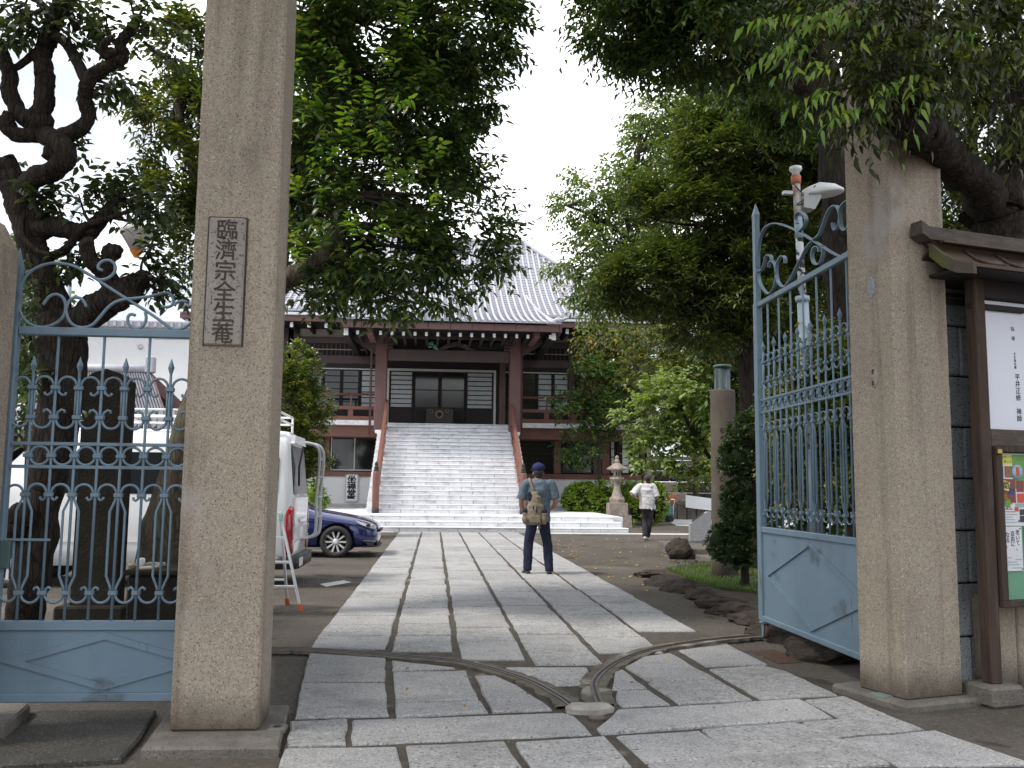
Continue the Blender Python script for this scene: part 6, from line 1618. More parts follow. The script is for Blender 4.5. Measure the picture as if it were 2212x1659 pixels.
# granite marker
mc = gp(1513, 1172)
mk_ = thing('granite_marker', 'grey polished granite block with slanting top beside the column', 'stone marker', mc)
MY = mc.y; f = lambda x, y: at(x, y, MY)
b = MB(); pts = [f(1491, 1166), f(1507, 1170), f(1536, 1160), f(1536, 1104), f(1532, 1104), f(1507, 1132), f(1491, 1130)]
vs = [Vector((p.x, MY, max(.0, p.z))) for p in (f(1491, 1170), f(1536, 1170), f(1536, 1106), f(1528, 1106), f(1491, 1132))]
n = 5; b.add(vs + [v + Vector((.08, .45, 0)) for v in vs], [tuple(range(n)), tuple(range(n, 2 * n))] + [(i, (i + 1) % n, n + (i + 1) % n, n + i) for i in range(n)]); b.fixn = True; b.build('block', MT['grey_granite'], mk_)
a, c = vs[4], vs[3]
b = MB(); d_ = Vector((.08, .45, 0)); up_ = Vector((-.004, 0, .006)); q = [a + (c - a) * .15 + d_ * .12, a + (c - a) * .85 + d_ * .12, a + (c - a) * .85 + d_ * .88, a + (c - a) * .15 + d_ * .88]
b.add([p + up_ for p in q] + [p + up_ * 2 for p in q], [(4, 5, 6, 7), (0, 1, 5, 4), (1, 2, 6, 5), (2, 3, 7, 6), (3, 0, 4, 7)]); b.fixn = True; b.build('inset_plate', MT['bronze'], mk_)
# rocks
def rock(name, c, r, label, group=None, seed=0, mt_='rock', rz=0.0):
    rg_ = random.Random(seed); b = MB(); b.ball((0, 0, 0), (1, 1, 1), 26, 16)
    ph = [(Vector((rg_.uniform(-1, 1), rg_.uniform(-1, 1), rg_.uniform(-1, 1))).normalized(), rg_.uniform(.55, .95)) for _ in range(12)]
    vs = []
    from mathutils import noise as mn
    for v in b.v:
        v = Vector(v)
        for n_, h_ in ph:
            e = v.dot(n_)
            if e > h_: v -= n_ * (e - h_) * .9
        v *= 1 + .16 * mn.noise(v * 2.3 + Vector((seed * 3.1, 0, 0))) + .09 * mn.noise(v * 6 + Vector((0, seed * 1.7, 0)))
        vs.append((v.x * r[0], v.y * r[1], v.z * r[2]))
    b.v = vs; b.sm = [False] * len(b.f)
    o = link(name, b.mesh(name, MT[mt_]), None, Vector(c), Euler((0, 0, rz)))
    return tag(o, label, 'rock', group)
rk = gp(1472, 1208); rock('boulder', rk + Vector((.02, .1, .16)), (.34, .28, .27), 'large dark pointed boulder by the low granite steps', None, 3)
bed_line = [gp(x, y) for x, y in ((1402, 1248), (1436, 1268), (1478, 1282), (1518, 1298), (1556, 1318), (1592, 1336), (1632, 1352), (1690, 1388), (1760, 1430))]
labs = ['small end rock of the planting bed border, nearest the open yard', 'second border rock from the yard end, below the grass', 'brown border rock under the middle of the grass patch', 'rounded border rock in front of the stone column', 'broad border rock just right of the stone column', 'mottled border rock with pale scars beside the gate leaf', 'border rock touching the free end of the gate leaf', 'border rock seen under the gate leaf', 'border rock hidden low behind the gate leaf']
for i, p in enumerate(bed_line): rock('border_rock', p + Vector((.08, .12, .035)), (.40 + .06 * (i % 2), .24, .105 + .02 * (i % 3)), labs[i], 'rocks edging the planting bed', 20 + i, rz=-.95 + .25 * (i % 3 - 1))
bedl = MB(); bp = [p + Vector((.12, .12, 0)) for p in bed_line] + [Vector((6.0, 5.2, 0)), Vector((14, 5.5, 0)), Vector((14, 21.2, 0)), gp(1500, 1225)]
bedl.add([(p.x, p.y, .10) for p in bp], [tuple(range(len(bp)))]); bedl.fixn = True
structure('planting_bed', bedl, MT['soil'])
# low granite steps into the bed
gs = thing('garden_steps', 'two low granite steps leading right beside the boulder', 'steps', gp(1500, 1205))
for i, (y0, y1, zz_) in enumerate(((1212, 1194, .10), (1192, 1174, .21))):
    p0, p1 = gp(1500 + 30 * i, y0 - 4), gp(1610, y0 + 26)
    a = Vector((p1.x - p0.x, p1.y - p0.y, 0)).normalized(); q = Vector((-a.y, a.x, 0)) 
    if q.y < 0: q = -q
    b = MB(); b.prism([p0, p0 + a * 3.0, p0 + a * 3.0 + q * 1.2, p0 + q * 1.2], 0, zz_, .02); b.build('step_block', MT['kerb'], gs)
# dark stone stele and box with odds and ends beyond the wicket gate
se = gp(217, 1342)
st2 = thing('stele', 'tall dark round-topped memorial stone standing behind the wicket gate', 'memorial stone', se)
SY = se.y; b = MB(); xl, xr_ = at(170, 1000, SY).x, at(266, 1000, SY).x; zt0, zt1 = zt(822, SY, 215), zt(800, SY, 215)
vs = [(xl, 0), (xr_, 0), (xr_, zt0), (xr_ - .08, zt0 + .08), ((xl + xr_) / 2, zt1 + .02), (xl + .08, zt0 + .08), (xl, zt0)]
n = 7; b.add([(x, SY + q, zz_) for q in (0, .28) for x, zz_ in vs], [tuple(range(n)), tuple(range(n, 2 * n))] + [(i, (i + 1) % n, n + (i + 1) % n, n + i) for i in range(n)]); b.fixn = True; b.build('slab', MT['dark_stone'], st2)
box('base', MT['dark_stone'], st2, xl - .12, xr_ + .12, SY - .12, SY + .40, 0, .16, .02)
jb = gp(330, 1376)
jx = thing('planter_box', 'dark square planter box behind the wicket gate beside the leaning trunk', 'planter', jb)
JY = jb.y - .2; xa, xb_ = at(272, 1300, JY).x, at(450, 1300, JY).x; jz = zt(1236, JY, 330)
box('trough', MT['dark_stone'], jx, xa, xb_, JY, JY + .6, 0, jz - .03, .02); box('rim', MT['dark_stone'], jx, xa - .03, xb_ + .03, JY - .03, JY + .63, jz - .03, jz + .02, .01)
q = at(305, 1221, JY + .1); b = MB(); b.tube([at(276, 1228, JY + .1) + Vector((0, 0, .02)), at(292, 1222, JY + .12) + Vector((0, 0, .01))], .022, 8); b.tube([at(296, 1228, JY + .06), at(332, 1226, JY + .06), at(350, 1222, JY + .1)], .018, 8); o = b.build('bamboo_pieces', flat('old_bamboo', (.45, .36, .25))); tag(o, 'short cut pieces of old bamboo lying on the dark planter box', 'bamboo')
o = box('pale_box', MT['white_paint'], None, at(297, 1210, JY + .2).x, at(309, 1210, JY + .2).x, JY + .15, JY + .28, jz + .035, jz + .11, .01); tag(o, 'small white box on the dark planter box', 'box')
b = MB(); b.bbox(at(313, 1215, JY + .3).x, at(352, 1215, JY + .3).x, JY + .25, JY + .42, jz + .02, jz + .06, .01); o = b.build('wood_scrap', MT['cement']); tag(o, 'grey wood scrap lying on the dark planter box beside the white box', 'wood scrap')
# far yard: cart, crate, bucket, bed wall
cc = gp(1449, 1128); CYY = cc.y; k_ = pxm(CYY)
ct = thing('hand_cart', 'blue hand cart with chrome handles beside the hedge', 'hand cart', cc)
fx = lambda x, y, dy=0: at(x, y, CYY) + Vector((0, dy, 0))
a, c = fx(1420, 1113), fx(1456, 1096); box('tub', flat('cart_blue', (.05, .24, .34)), ct, a.x, c.x, CYY, CYY + .6, a.z, c.z, .03)
for x0, x1, dy in ((1442, 1457, 0), (1437, 1447, .5)):
    b = MB(); b.tube(smooth_path([fx(x0, 1096, dy), fx(x0 + 3, 1084, dy), fx(x0 + 7, 1079, dy), fx(x1 - 2, 1079, dy), fx(x1, 1083, dy), fx(x1 - 3, 1096, dy), fx(x1 - 3, 1113, dy)], 4), .022, 8); b.build('handle', MT['chrome'], ct)
for x in (1449, 1428):
    for dy in (0, .55):
        p = fx(x, 1122, dy); b = MB(); b.lathe([(.06, -.04), (.12, -.05), (.14, -.03), (.14, .03), (.12, .05), (.06, .04)], 18); b.v = [(p.x + v[0], p.y + v[2], .14 + v[1]) for v in b.v]; b.build('wheel', MT['black'], ct)
BYY = 44.0; bf = lambda x, y: at(x, y, BYY)
bw = thing('bed_wall', 'low stone retaining wall of the far garden bed behind the cart', 'low wall', (bf(1440, 1100).x, BYY, 0))
for k in range(7):
    xa = bf(1400 + 21 * k, 1100).x; box('wall_block', MT['kerb'], bw, xa + .01, xa + 21 * pxm(BYY) - .01, BYY, BYY + .4, 0, bf(1440, 1086).z, .03)
g_ = MB(); g_.add([(bf(1395, 1090).x, BYY + .3, bf(1440, 1087).z), (30, BYY + .3, bf(1440, 1087).z), (30, BYY + 9, bf(1440, 1087).z), (bf(1395, 1090).x, BYY + 9, bf(1440, 1087).z)], [(0, 1, 2, 3)]); structure('far_garden_bed', g_, MT['soil'])
zb_ = bf(1440, 1087).z
a, c = at(1424, 1086, BYY + .6), at(1463, 1068, BYY + .6); cr = box('crate', flat('faded_orange_crate', (.52, .17, .07)), None, at(1423, 1080, BYY + .6).x, at(1462, 1080, BYY + .6).x, BYY + .5, BYY + .9, zb_, at(1440, 1068, BYY + .6).z, .03); tag(cr, 'faded orange plastic crate on the far garden bed', 'crate')
p = at(1418, 1086, BYY + 1.2); b = MB(); b.lathe([(.22, 0), (.30, at(1418, 1054, BYY + 1.2).z - zb_), (.33, at(1418, 1054, BYY + 1.2).z - zb_ + .02), (.29, at(1418, 1054, BYY + 1.2).z - zb_ + .03), (.01, .4)], 20, (p.x, p.y, zb_)); o = b.build('bucket', flat('grey_bin', (.36, .42, .48))); tag(o, 'grey plastic tub standing behind the orange crate', 'tub')
b = MB(); b.loft([[at(x, y, BYY - .5 + q) for x, y in ((1481, 1096), (1545, 1104), (1545, 1078), (1481, 1069))] for q in (0, .3)], True, False); b.fixn = True; o = b.build('white_parapet', MT['white_wall']); tag(o, 'low white sloping parapet behind the stone column', 'parapet')
# timber rack with sandbags
rk_ = thing('timber_rack', 'dark timber rack with pale bundles behind the walker', 'rack', (at(1395, 1080, 43).x, 43, 0))
for px in (1382, 1408): 
    p = at(px, 1080, 43); box('upright', MT['wood_old'], rk_, p.x - .09, p.x + .09, 42.9, 43.1, 0, zt(1020, 43, px), .01)
for py in (1048, 1066, 1082): 
    p = at(1382, py, 43); box('rail', MT['wood_old'], rk_, p.x + .09, at(1408, py, 43).x - .09, 42.95, 43.05, p.z - .05, p.z + .05, .01)
for py, lab in ((1041, 'upper pale bundle on the timber rack'), (1061, 'lower pale bundle on the timber rack')):
    p = at(1395, py, 43.25); b = MB(); b.ball(p, (.22, .12, .09), 10, 7); tag(b.build('bundle', flat('pale_sack', (.60, .52, .46))), lab, 'bundle', 'pale bundles')

# ================================================================ NEIGHBOURING HOUSES
def tiled_roof(nm, A, B, C, D, par, rows_=14, mt_='house_tile'):
    """roof plane A-B (eave) C-D (ridge, C above B) with tile ribs"""
    A, B, C, D = map(Vector, (A, B, C, D)); n_ = (B - A).cross(D - A).normalized()
    if n_.z < 0: n_ = -n_
    b = MB(); b.add([A, B, C, D, A - n_ * .08, B - n_ * .08, C - n_ * .08, D - n_ * .08], [(0, 1, 2, 3), (4, 7, 6, 5), (0, 4, 5, 1), (1, 5, 6, 2), (2, 6, 7, 3), (3, 7, 4, 0)]); b.fixn = True
    r_ = b.build(nm, MT[mt_], par)
    b = MB()
    for k in range(rows_ + 1):
        t = k / rows_; p0, p1 = A + (B - A) * t, D + (C - D) * t
        m_ = 8
        b.tube([p0 + (p1 - p0) * (i / m_) + n_ * (.03 if i % 2 else .015) for i in range(m_ + 1)], .035, 5)
    tag(b.build('tile_ribs', MT['house_tile'], r_), kind='stuff')
    return r_
wbY = 36.0
wb = thing('white_building', 'plain white two-storey building with grey parapet roof behind the wicket gate', 'building', (at(290, 900, wbY).x, wbY, 0))
xa, xb_ = at(60, 900, wbY).x, at(520, 900, wbY).x
box('wall', MT['white_wall'], wb, xa, xb_, wbY, wbY + 8, 0, zt(712, wbY, 290)); box('roof_edge', MT['roof_gap'], wb, xa - .3, xb_ + .3, wbY - .3, wbY + 8.3, zt(712, wbY, 290), zt(694, wbY, 290), .05)
for k in range(26): 
    x = xa + (xb_ - xa) * k / 26; box('roof_rib', MT['roof_tile'], wb, x, x + .1, wbY - .34, wbY - .29, zt(708, wbY, 290), zt(696, wbY, 290))
a, c = at(333, 892, wbY), at(372, 838, wbY); w_ = box('window_frame', MT['trim'], wb, a.x, c.x, wbY - .06, wbY, a.z, c.z, .01); box('pane', MT['glass_room'], w_, a.x + .06, c.x - .06, wbY - .075, wbY - .06, a.z + .06, c.z - .06)
b = MB(); b.lathe([(0, 0), (.10, 0), (.10, .05), (0, .05)], 14); p = at(304, 749, wbY); b.v = [(p.x + v[0], wbY - v[2], p.z + v[1]) for v in b.v]; b.build('vent_cap', MT['grey_tube'], wb)
box('wall_seam', MT['trim'], wb, at(330, 800, wbY).x, at(420, 800, wbY).x, wbY - .03, wbY, zt(733, wbY, 350), zt(730, wbY, 350))
hY = 26.0
h = thing('tiled_house', 'low neighbouring house with grey tiled gable roof behind the van', 'house', (at(250, 1000, hY).x, hY, 0))
e0, e1 = at(60, 912, hY), at(356, 905, hY); r0, r1 = at(80, 800, hY + 2.5), at(322, 806, hY + 2.5)
tiled_roof('front_roof', e0, e1, r1, r0, h, 44)
tiled_roof('back_roof', e0 + Vector((0, 5, 0)), e1 + Vector((0, 5, 0)), r1, r0, h, 22)
b = MB(); b.tube([r0 + Vector((0, 0, .1)), r1 + Vector((.1, 0, .1))], .13, 8); b.build('roof_ridge', MT['roof_tile'], h)
b = MB(); b.bbox(r1.x - .1, r1.x + .16, hY + 2.35, hY + 2.65, r1.z, r1.z + .5, .03); b.build('ridge_end_tile', MT['roof_tile'], h)
box('wall', MT['plaster_dim'], h, at(70, 1000, hY).x, e1.x - .5, hY + .5, hY + 4.6, 0, e0.z + .05)
for sgn, pe in ((1, e1), (-1, e1 + Vector((0, 5, 0)))):
    b = MB(); b.loft([[p + Vector((dx, 0, dz)) for dx, dz in ((.02, -.42), (.10, -.42), (.10, -.02), (.02, -.02))] for p in (pe, r1)], True, False); b.build('barge_board', MT['red_wood'], h)
gx_ = e1.x - .02
b = MB(); b.add([(gx_, hY + .4, e0.z - .2), (gx_, hY + 4.6, e0.z - .2), (gx_, hY + 2.5, r1.z - .2)], [(0, 1, 2)]); b.build('gable', MT['dark_wood'], h)
h2 = thing('tiled_porch', 'small tiled porch roof with dark timber below the neighbouring house', 'porch', (at(330, 1000, 23.5).x, 23.5, 0))
tiled_roof('roof', at(250, 925, 23), at(420, 925, 23), at(415, 885, 24.5), at(262, 885, 24.5), h2, 12)
box('wall', MT['dark_wood'], h2, at(260, 950, 23.6).x, at(415, 950, 23.6).x, 23.6, 25.5, 0, zt(922, 23.6, 330))
# tiled shed, far left behind the trunk
h3 = thing('tiled_shed', 'low tiled shed at the far left behind the twisted tree', 'shed', (at(60, 950, 24).x, 23, 0))
tiled_roof('roof', at(-120, 935, 22.5), at(90, 935, 22.5), at(70, 885, 24), at(-120, 885, 24), h3, 14)
box('wall', MT['brown_wood'], h3, at(-110, 960, 23).x, at(80, 960, 23).x, 23, 25.2, 0, zt(932, 23, 40))

gw = thing('garden_wall', 'brown stone garden wall far behind the hand cart', 'wall', (at(1500, 1080, 52).x, 52, 0))
for r_ in range(5):
    for k in range(11):
        x0 = at(1395, 1080, 52).x + k * .95 - (.45 if r_ % 2 else 0)
        box('wall_stone', MT['rock'] if (k + r_) % 3 else MT['old_stone'], gw, x0 + .02, x0 + .93, 52 + random.uniform(-.03, .03), 52.4, r_ * .62 + .02, r_ * .62 + .60, .06)
box('coping', MT['kerb'], gw, at(1395, 1080, 52).x - .5, at(1395, 1080, 52).x + 10.6, 51.85, 52.5, 3.12, 3.3, .04)
# ================================================================ FOLIAGE
LM = dict(
    evergreen=leafmat('evergreen_leaves', [(0, (0.0260, 0.0494, 0.0169)), (.45, (0.0546, 0.0962, 0.0286)), (.78, (0.0936, 0.1404, 0.0364)), (.94, (0.1690, 0.2080, 0.0390)), (1, (0.2600, 0.2470, 0.0390))], .3),
    lime=leafmat('lime_shoots', [(0, (.07, .15, .02)), (.5, (.13, .23, .03)), (1, (.24, .30, .04))], .4),
    olive=leafmat('olive_leaves', [(0, (.034, .054, .014)), (.5, (.075, .10, .022)), (.85, (.14, .155, .03)), (1, (.22, .19, .03))], .35),
    conifer=leafmat('conifer_leaves', [(0, (0.0299, 0.0529, 0.0172)), (.5, (0.0690, 0.1035, 0.0276)), (.85, (0.1323, 0.1610, 0.0391)), (1, (0.2300, 0.2070, 0.0345))], .25),
    cherry=leafmat('cherry_leaves', [(0, (.058, .098, .027)), (.5, (.115, .168, .045)), (.9, (.19, .235, .065)), (1, (.20, .17, .03))], .35),
    dogwood=leafmat('pale_green_leaves', [(0, (.09, .14, .035)), (.5, (.20, .27, .075)), (1, (.36, .42, .15))], .35),
    magnolia=leafmat('glossy_leaves', [(0, (0.0348, 0.0754, 0.0261)), (.5, (0.0754, 0.1421, 0.0435)), (.9, (0.1450, 0.2175, 0.0580)), (1, (0.2465, 0.1740, 0.0435))], .15, .25),
    autumn=leafmat('autumn_tinted_leaves', [(0, (0.0562, 0.0775, 0.0225)), (.5, (0.1063, 0.1313, 0.0325)), (.88, (0.1625, 0.1750, 0.0375)), (1, (0.4750, 0.2125, 0.0250))], .35),
    hedge=leafmat('hedge_leaves', [(0, (0.1015, 0.1812, 0.0290)), (.5, (0.2175, 0.3262, 0.0508)), (1, (0.3915, 0.4785, 0.0725))], .25),
    topiary=leafmat('topiary_leaves', [(0, (.022, .046, .017)), (.6, (.052, .092, .030)), (1, (.10, .155, .046))], .15),
    yellowbush=leafmat('yellow_green_leaves', [(0, (0.0320, 0.0608, 0.0160)), (.55, (0.0800, 0.1248, 0.0256)), (.85, (0.1920, 0.2240, 0.0400)), (1, (0.4160, 0.2720, 0.0480))], .25, .32),
    gingko=leafmat('yellow_leaves', [(0, (.40, .24, .03)), (1, (.62, .40, .07))], .4),
    near=leafmat('near_willowy_leaves', [(0, (.018, .024, .010)), (.55, (.045, .055, .018)), (.85, (.10, .125, .03)), (1, (.17, .20, .04))], .3),
    grass=leafmat('grass_blades', [(0, (.05, .10, .02)), (.6, (.085, .16, .03)), (1, (.16, .21, .05))], .3),
    plum=leafmat('plum_leaves', [(0, (.024, .038, .018)), (.6, (.048, .072, .026)), (1, (.10, .12, .045))], .35),
)
def unit(a): return a / (np.linalg.norm(a, axis=-1, keepdims=True) + 1e-9)
def leaf_arrays(P, D, N, ln, wd, bend, rng):
    """six-point leaves: P base, D direction, N face normal (arrays)"""
    D = unit(D); S_ = unit(np.cross(D, N)); N = np.cross(S_, D)
    n = len(P); ln = ln * rng.uniform(.7, 1.2, (n, 1)); wd = wd * rng.uniform(.8, 1.15, (n, 1)); bd = bend * rng.uniform(.3, 1.5, (n, 1))
    def pt(t, s_): return P + D * ln * t + S_ * wd * s_ - N * (ln * bd * t * t) + N * (np.abs(s_) * wd * .35)
    V = np.stack([pt(0, 0), pt(.33, -.5), pt(.33, .5), pt(.70, -.36), pt(.70, .36), pt(1.0, 0)], 1)
    return V
def leaf_mesh(name, Vs, mt):
    V = np.concatenate(Vs); n = len(V); b0 = (np.arange(n) * 6)[:, None]
    q = b0 + np.array([[1, 3, 4, 2]]); t = np.concatenate([b0 + np.array([[0, 1, 2]]), b0 + np.array([[3, 5, 4]])])
    return np_mesh(name, V.reshape(-1, 3), q, t, mt)
def shoots(P, D, L_, k, ln, wd, rng, droop=.25, bend=.25, spread=.9):
    """leaves set alternately along shoots that start at P and run along D"""
    n = len(P); D = unit(D); up = np.array([0, 0, 1.0])
    S0 = unit(np.cross(D, up) + 1e-4); out = []
    for j in range(k):
        t = (j + .6) / k
        pos = P + D * (L_[:, None] * t) - up * (L_[:, None] * droop * .6 * t * t)
        ang = rng.uniform(-.6, .6, (n, 1)) + (PI if j % 2 else 0)
        U0 = np.cross(S0, D)
        side = S0 * np.cos(ang) + U0 * np.sin(ang)
        d = D * rng.uniform(.35, .8, (n, 1)) + side * spread - up * droop + rng.normal(0, .16, (n, 3))
        Nn = unit(U0 * .6 + up * .7 + rng.normal(0, .35, (n, 3)))
        out.append(leaf_arrays(pos, d, Nn, ln, wd, bend, rng))
    return out
def clumps(blobs, rng, dens, csize=.30, shell=.55, up=.25, outw=.8):
    """shoot bases and directions clustered through ellipsoidal masses [(centre, (rx, ry, rz), weight)]; dens = shoots per m2 of outline"""
    P, D = [], []
    for c, r, w in blobs:
        c = np.array(c); r = np.array(r); vol = float(np.prod(r)) ** (1 / 3.)
        nc = max(5, int(13 * w * (1 + vol)))
        if csize < .2: nc *= 6
        dirs = unit(rng.normal(size=(nc, 3))); rad = shell + (1 - shell) * rng.random((nc, 1)) ** .6
        cc = dirs * rad
        m_ = int(dens * w * PI * vol * vol) + 6
        idx = rng.integers(0, nc, m_)
        q = cc[idx] + rng.normal(0, csize * .55, (m_, 3))
        ln_ = np.linalg.norm(q, axis=1, keepdims=True); q = np.where(ln_ > 1.05, q / ln_ * (1.0 + .1 * rng.random((m_, 1))), q)
        P.append(c + q * r)
        D.append(unit(q * r) * outw + np.array([0, 0, up]) + rng.normal(0, .35, (m_, 3)))
    return np.concatenate(P), np.concatenate(D)
NLEAF = {}
def crown(root, blobs, mt, lai, k, ln, wd, L_, seed, name='crown', droop=.25, bend=.25, csize=.30, shell=.55, up=.25, outw=.8):
    """lai: leaf area per outline area"""
    rng = np.random.default_rng(seed)
    P, D = clumps(blobs, rng, lai / (.6 * ln * wd * k), csize, shell, up, outw)
    Ls = rng.uniform(.6, 1.3, len(P)) * L_
    V = shoots(P, D, Ls, k, ln, wd, rng, droop, bend)
    NLEAF[root['label']] = NLEAF.get(root['label'], 0) + len(P) * k
    me = leaf_mesh(name, V, mt)
    W = WORLD.get(root)
    if W is not None: me.transform(W.inverted())
    return link(name, me, root)
def wood(root, specs, mt, name='trunk', n=10, wob=.0, seed=1):
    from mathutils import noise as mn
    rg_ = random.Random(seed); b = MB()
    for pts, r0, r1 in specs:
        big = wob and r0 > .05
        P = smooth_path(pts, 9 if big else 5); m_ = len(P)
        P = [p + Vector((rg_.uniform(-1, 1), rg_.uniform(-1, 1), rg_.uniform(-1, 1))) * (wob * r0 * .5) for p in P]
        R_ = [(r0 + (r1 - r0) * i / (m_ - 1)) * (1 + rg_.uniform(-.4, .4) * wob) for i in range(m_)]
        n0 = len(b.v); nn = 20 if big else n
        b.tube(P, R_, nn)
        if big:                                          # swellings, ridges and knots
            for q in range(m_):
                for k in range(nn):
                    v = Vector(b.v[n0 + q * nn + k]); d = v - P[q]
                    f_ = 1 + (2.2 * wob + .06) * mn.noise(v * (1.1 / (r0 + .05)) + Vector((seed, 0, 0))) + .10 * mn.noise(Vector((v.x * 5 / (r0 + .1) * .5, v.y * 5 / (r0 + .1) * .5, v.z * 1.2)) + Vector((0, seed, 0)))
                    if name == 'trunk' and q < 9: f_ *= 1 + .35 * (1 - q / 9) ** 2 * (1 + .5 * math.sin(k * 1.7))
                    b.v[n0 + q * nn + k] = tuple(P[q] + d * f_)
    return b.build(name, mt, root)
def limbs_to(root, base_pts, blobs, r0, mt, seed=3, per=3, name='branches'):
    """thin branches from points on the wood out into the crown masses"""
    rg_ = random.Random(seed); sp = []
    for c, r, w in blobs:
        c = Vector(c); bpt = min([Vector(p) for p in base_pts], key=lambda p: (p - c).length)
        for k in range(per):
            e = c + Vector((rg_.uniform(-.7, .7) * r[0], rg_.uniform(-.7, .7) * r[1], rg_.uniform(-.5, .7) * r[2]))
            mid = bpt.lerp(e, .5) + Vector((rg_.uniform(-.1, .1), rg_.uniform(-.1, .1), rg_.uniform(-.12, .12))) * (e - bpt).length
            sp.append(([bpt, mid, e], r0 * rg_.uniform(.5, 1), r0 * .18))
    return tag(wood(root, sp, mt, name, 6), kind='stuff')
def bl(x, y, Y, rx, ry, depth=None, w=1.0):
    """ellipsoid mass centred where the photo shows it, radii in picture units at depth Y"""
    k = pxm(Y); return (tuple(at(x, y, Y)), (rx * k, (depth if depth else (rx + ry) / 2 * k), ry * k), w)
def base(x, y): return gp(x, y)

# --- big evergreen left, leaning trunk behind the pillar
t1 = thing('evergreen_tree', 'large dark evergreen with leaning trunk rising behind the left granite pillar', 'tree', gp(335, 1318))
Y1 = 10.0
tb = gp(335, 1318); T = [tb, at(352, 1180, 10.6), at(402, 1000, 10.4), at(452, 850, 10.2), at(510, 720, 10.2), at(560, 640, 10.3)]
limb1 = [at(540, 660, 10.2), at(610, 605, 10.2), at(665, 585, 10.0), at(705, 545, 9.8), at(730, 480, 9.7), at(740, 420, 9.7)]
limb2 = [at(560, 640, 10.3), at(580, 480, 10.5), at(640, 330, 10.6), at(720, 180, 10.7), at(760, 40, 10.8)]
limb3 = [at(500, 740, 10.2), at(470, 560, 10.4), at(420, 380, 10.6), at(380, 220, 10.6)]
wood(t1, [(T, .27, .19)], MT['bark'], 'trunk', 14, .05)
wood(t1, [(limb1, .155, .05), (limb2, .15, .04), (limb3, .12, .035)], MT['bark'], 'limb', 12, .04)
b1 = [bl(830, 60, 10.2, 220, 130), bl(1000, 70, 10.0, 120, 85), bl(690, 250, 10.2, 110, 170), bl(840, 250, 10.0, 150, 110), bl(955, 190, 10.1, 105, 70), bl(860, 385, 10.2, 150, 80), bl(700, 470, 9.8, 90, 80, None, .7),
      bl(980, 480, 10.0, 110, 70), bl(860, 560, 9.9, 150, 70), bl(1010, 545, 9.9, 90, 50), bl(780, 620, 10.1, 120, 42), bl(900, 640, 9.9, 90, 32), bl(665, 640, 10.3, 60, 28, None, .8), bl(540, 250, 11.0, 120, 260, None, .6), bl(760, 400, 11.2, 190, 200, None, .6), bl(860, 150, 11.2, 220, 150, None, .6), bl(800, -130, 10.2, 260, 120), bl(1040, 30, 10.0, 70, 50)]
b1l = [bl(405, 130, 10.6, 60, 80), bl(375, 250, 10.5, 62, 75), bl(395, 370, 10.4, 60, 70), bl(370, 430, 10.4, 65, 45), bl(420, 540, 10.5, 50, 60)]
over1 = [((-4.2, 5.4, 7.0), (1.5, 1.4, 1.0), 1), ((-5.8, 6.6, 6.6), (1.5, 1.5, 1.1), 1), ((-2.4, 5.0, 7.3), (1.4, 1.4, .9), 1), ((-1.0, 6.4, 7.9), (1.4, 1.4, .9), 1), ((-4.6, 3.6, 6.4), (1.5, 1.4, 1.0), 1), ((-2.4, 3.2, 6.2), (1.4, 1.4, .9), 1)]  # out-of-view crown masses, added so the gate and near paving lie in shade
crown(t1, over1, LM['evergreen'], 2.4, 7, .16, .06, .3, 4, 'unseen_shade_crown')
crown(t1, b1, LM['evergreen'], 7.5, 7, .12, .044, .30, 5)
crown(t1, b1l, LM['olive'], 9, 7, .095, .034, .26, 6)
limbs_to(t1, limb1 + limb2 + limb3, b1 + b1l, .035, MT['twig'])
# lime shoots on its near side, and sparse shoots at the right edge
rng = np.random.default_rng(8)
sp = [(650, 300), (640, 240), (690, 330), (720, 380), (740, 300), (790, 260), (830, 240), (700, 250), (760, 200), (900, 340), (860, 120), (880, 60), (640, 400), (680, 420), (720, 410), (760, 520), (800, 530), (700, 545), (640, 560), (840, 380), (930, 430), (900, 395), (770, 350), (820, 310), (660, 200), (730, 130)]
P = np.array([tuple(at(x + rng.normal(0, 14), y + rng.normal(0, 14), 9.25 + rng.normal(0, .12))) for x, y in sp for _ in range(2)])
V = shoots(P, np.array([.15, -.35, .8]) + rng.normal(0, .35, P.shape), rng.uniform(.2, .4, len(P)), 9, .12, .042, rng, .35, .35)
me = leaf_mesh('young_shoots', V, LM['lime']); me.transform(WORLD[t1].inverted()); tag(link('young_shoots', me, t1), kind='stuff')
sp = [(1085, 60), (1100, 20), (1090, 120), (1080, 110), (1060, 160), (1020, 200), (1010, 420), (1040, 400), (1055, 370), (1070, 440), (1085, 470), (1095, 500), (1060, 480), (1040, 450), (1100, 530), (1090, 560), (1050, 330), (1000, 330), (985, 300), (960, 310), (1105, 490), (1030, 575), (1060, 545)]
P = np.array([tuple(at(x - 25 + rng.normal(0, 10), y + 12 + rng.normal(0, 10), 9.9 + rng.normal(0, .2))) for x, y in sp for _ in range(5)])
V = shoots(P, np.array([.75, -.1, .45]) + rng.normal(0, .28, P.shape), rng.uniform(.25, .5, len(P)), 10, .10, .034, rng, .15, .2)
me = leaf_mesh('outer_shoots', V, LM['evergreen']); me.transform(WORLD[t1].inverted()); tag(link('outer_shoots', me, t1), kind='stuff')

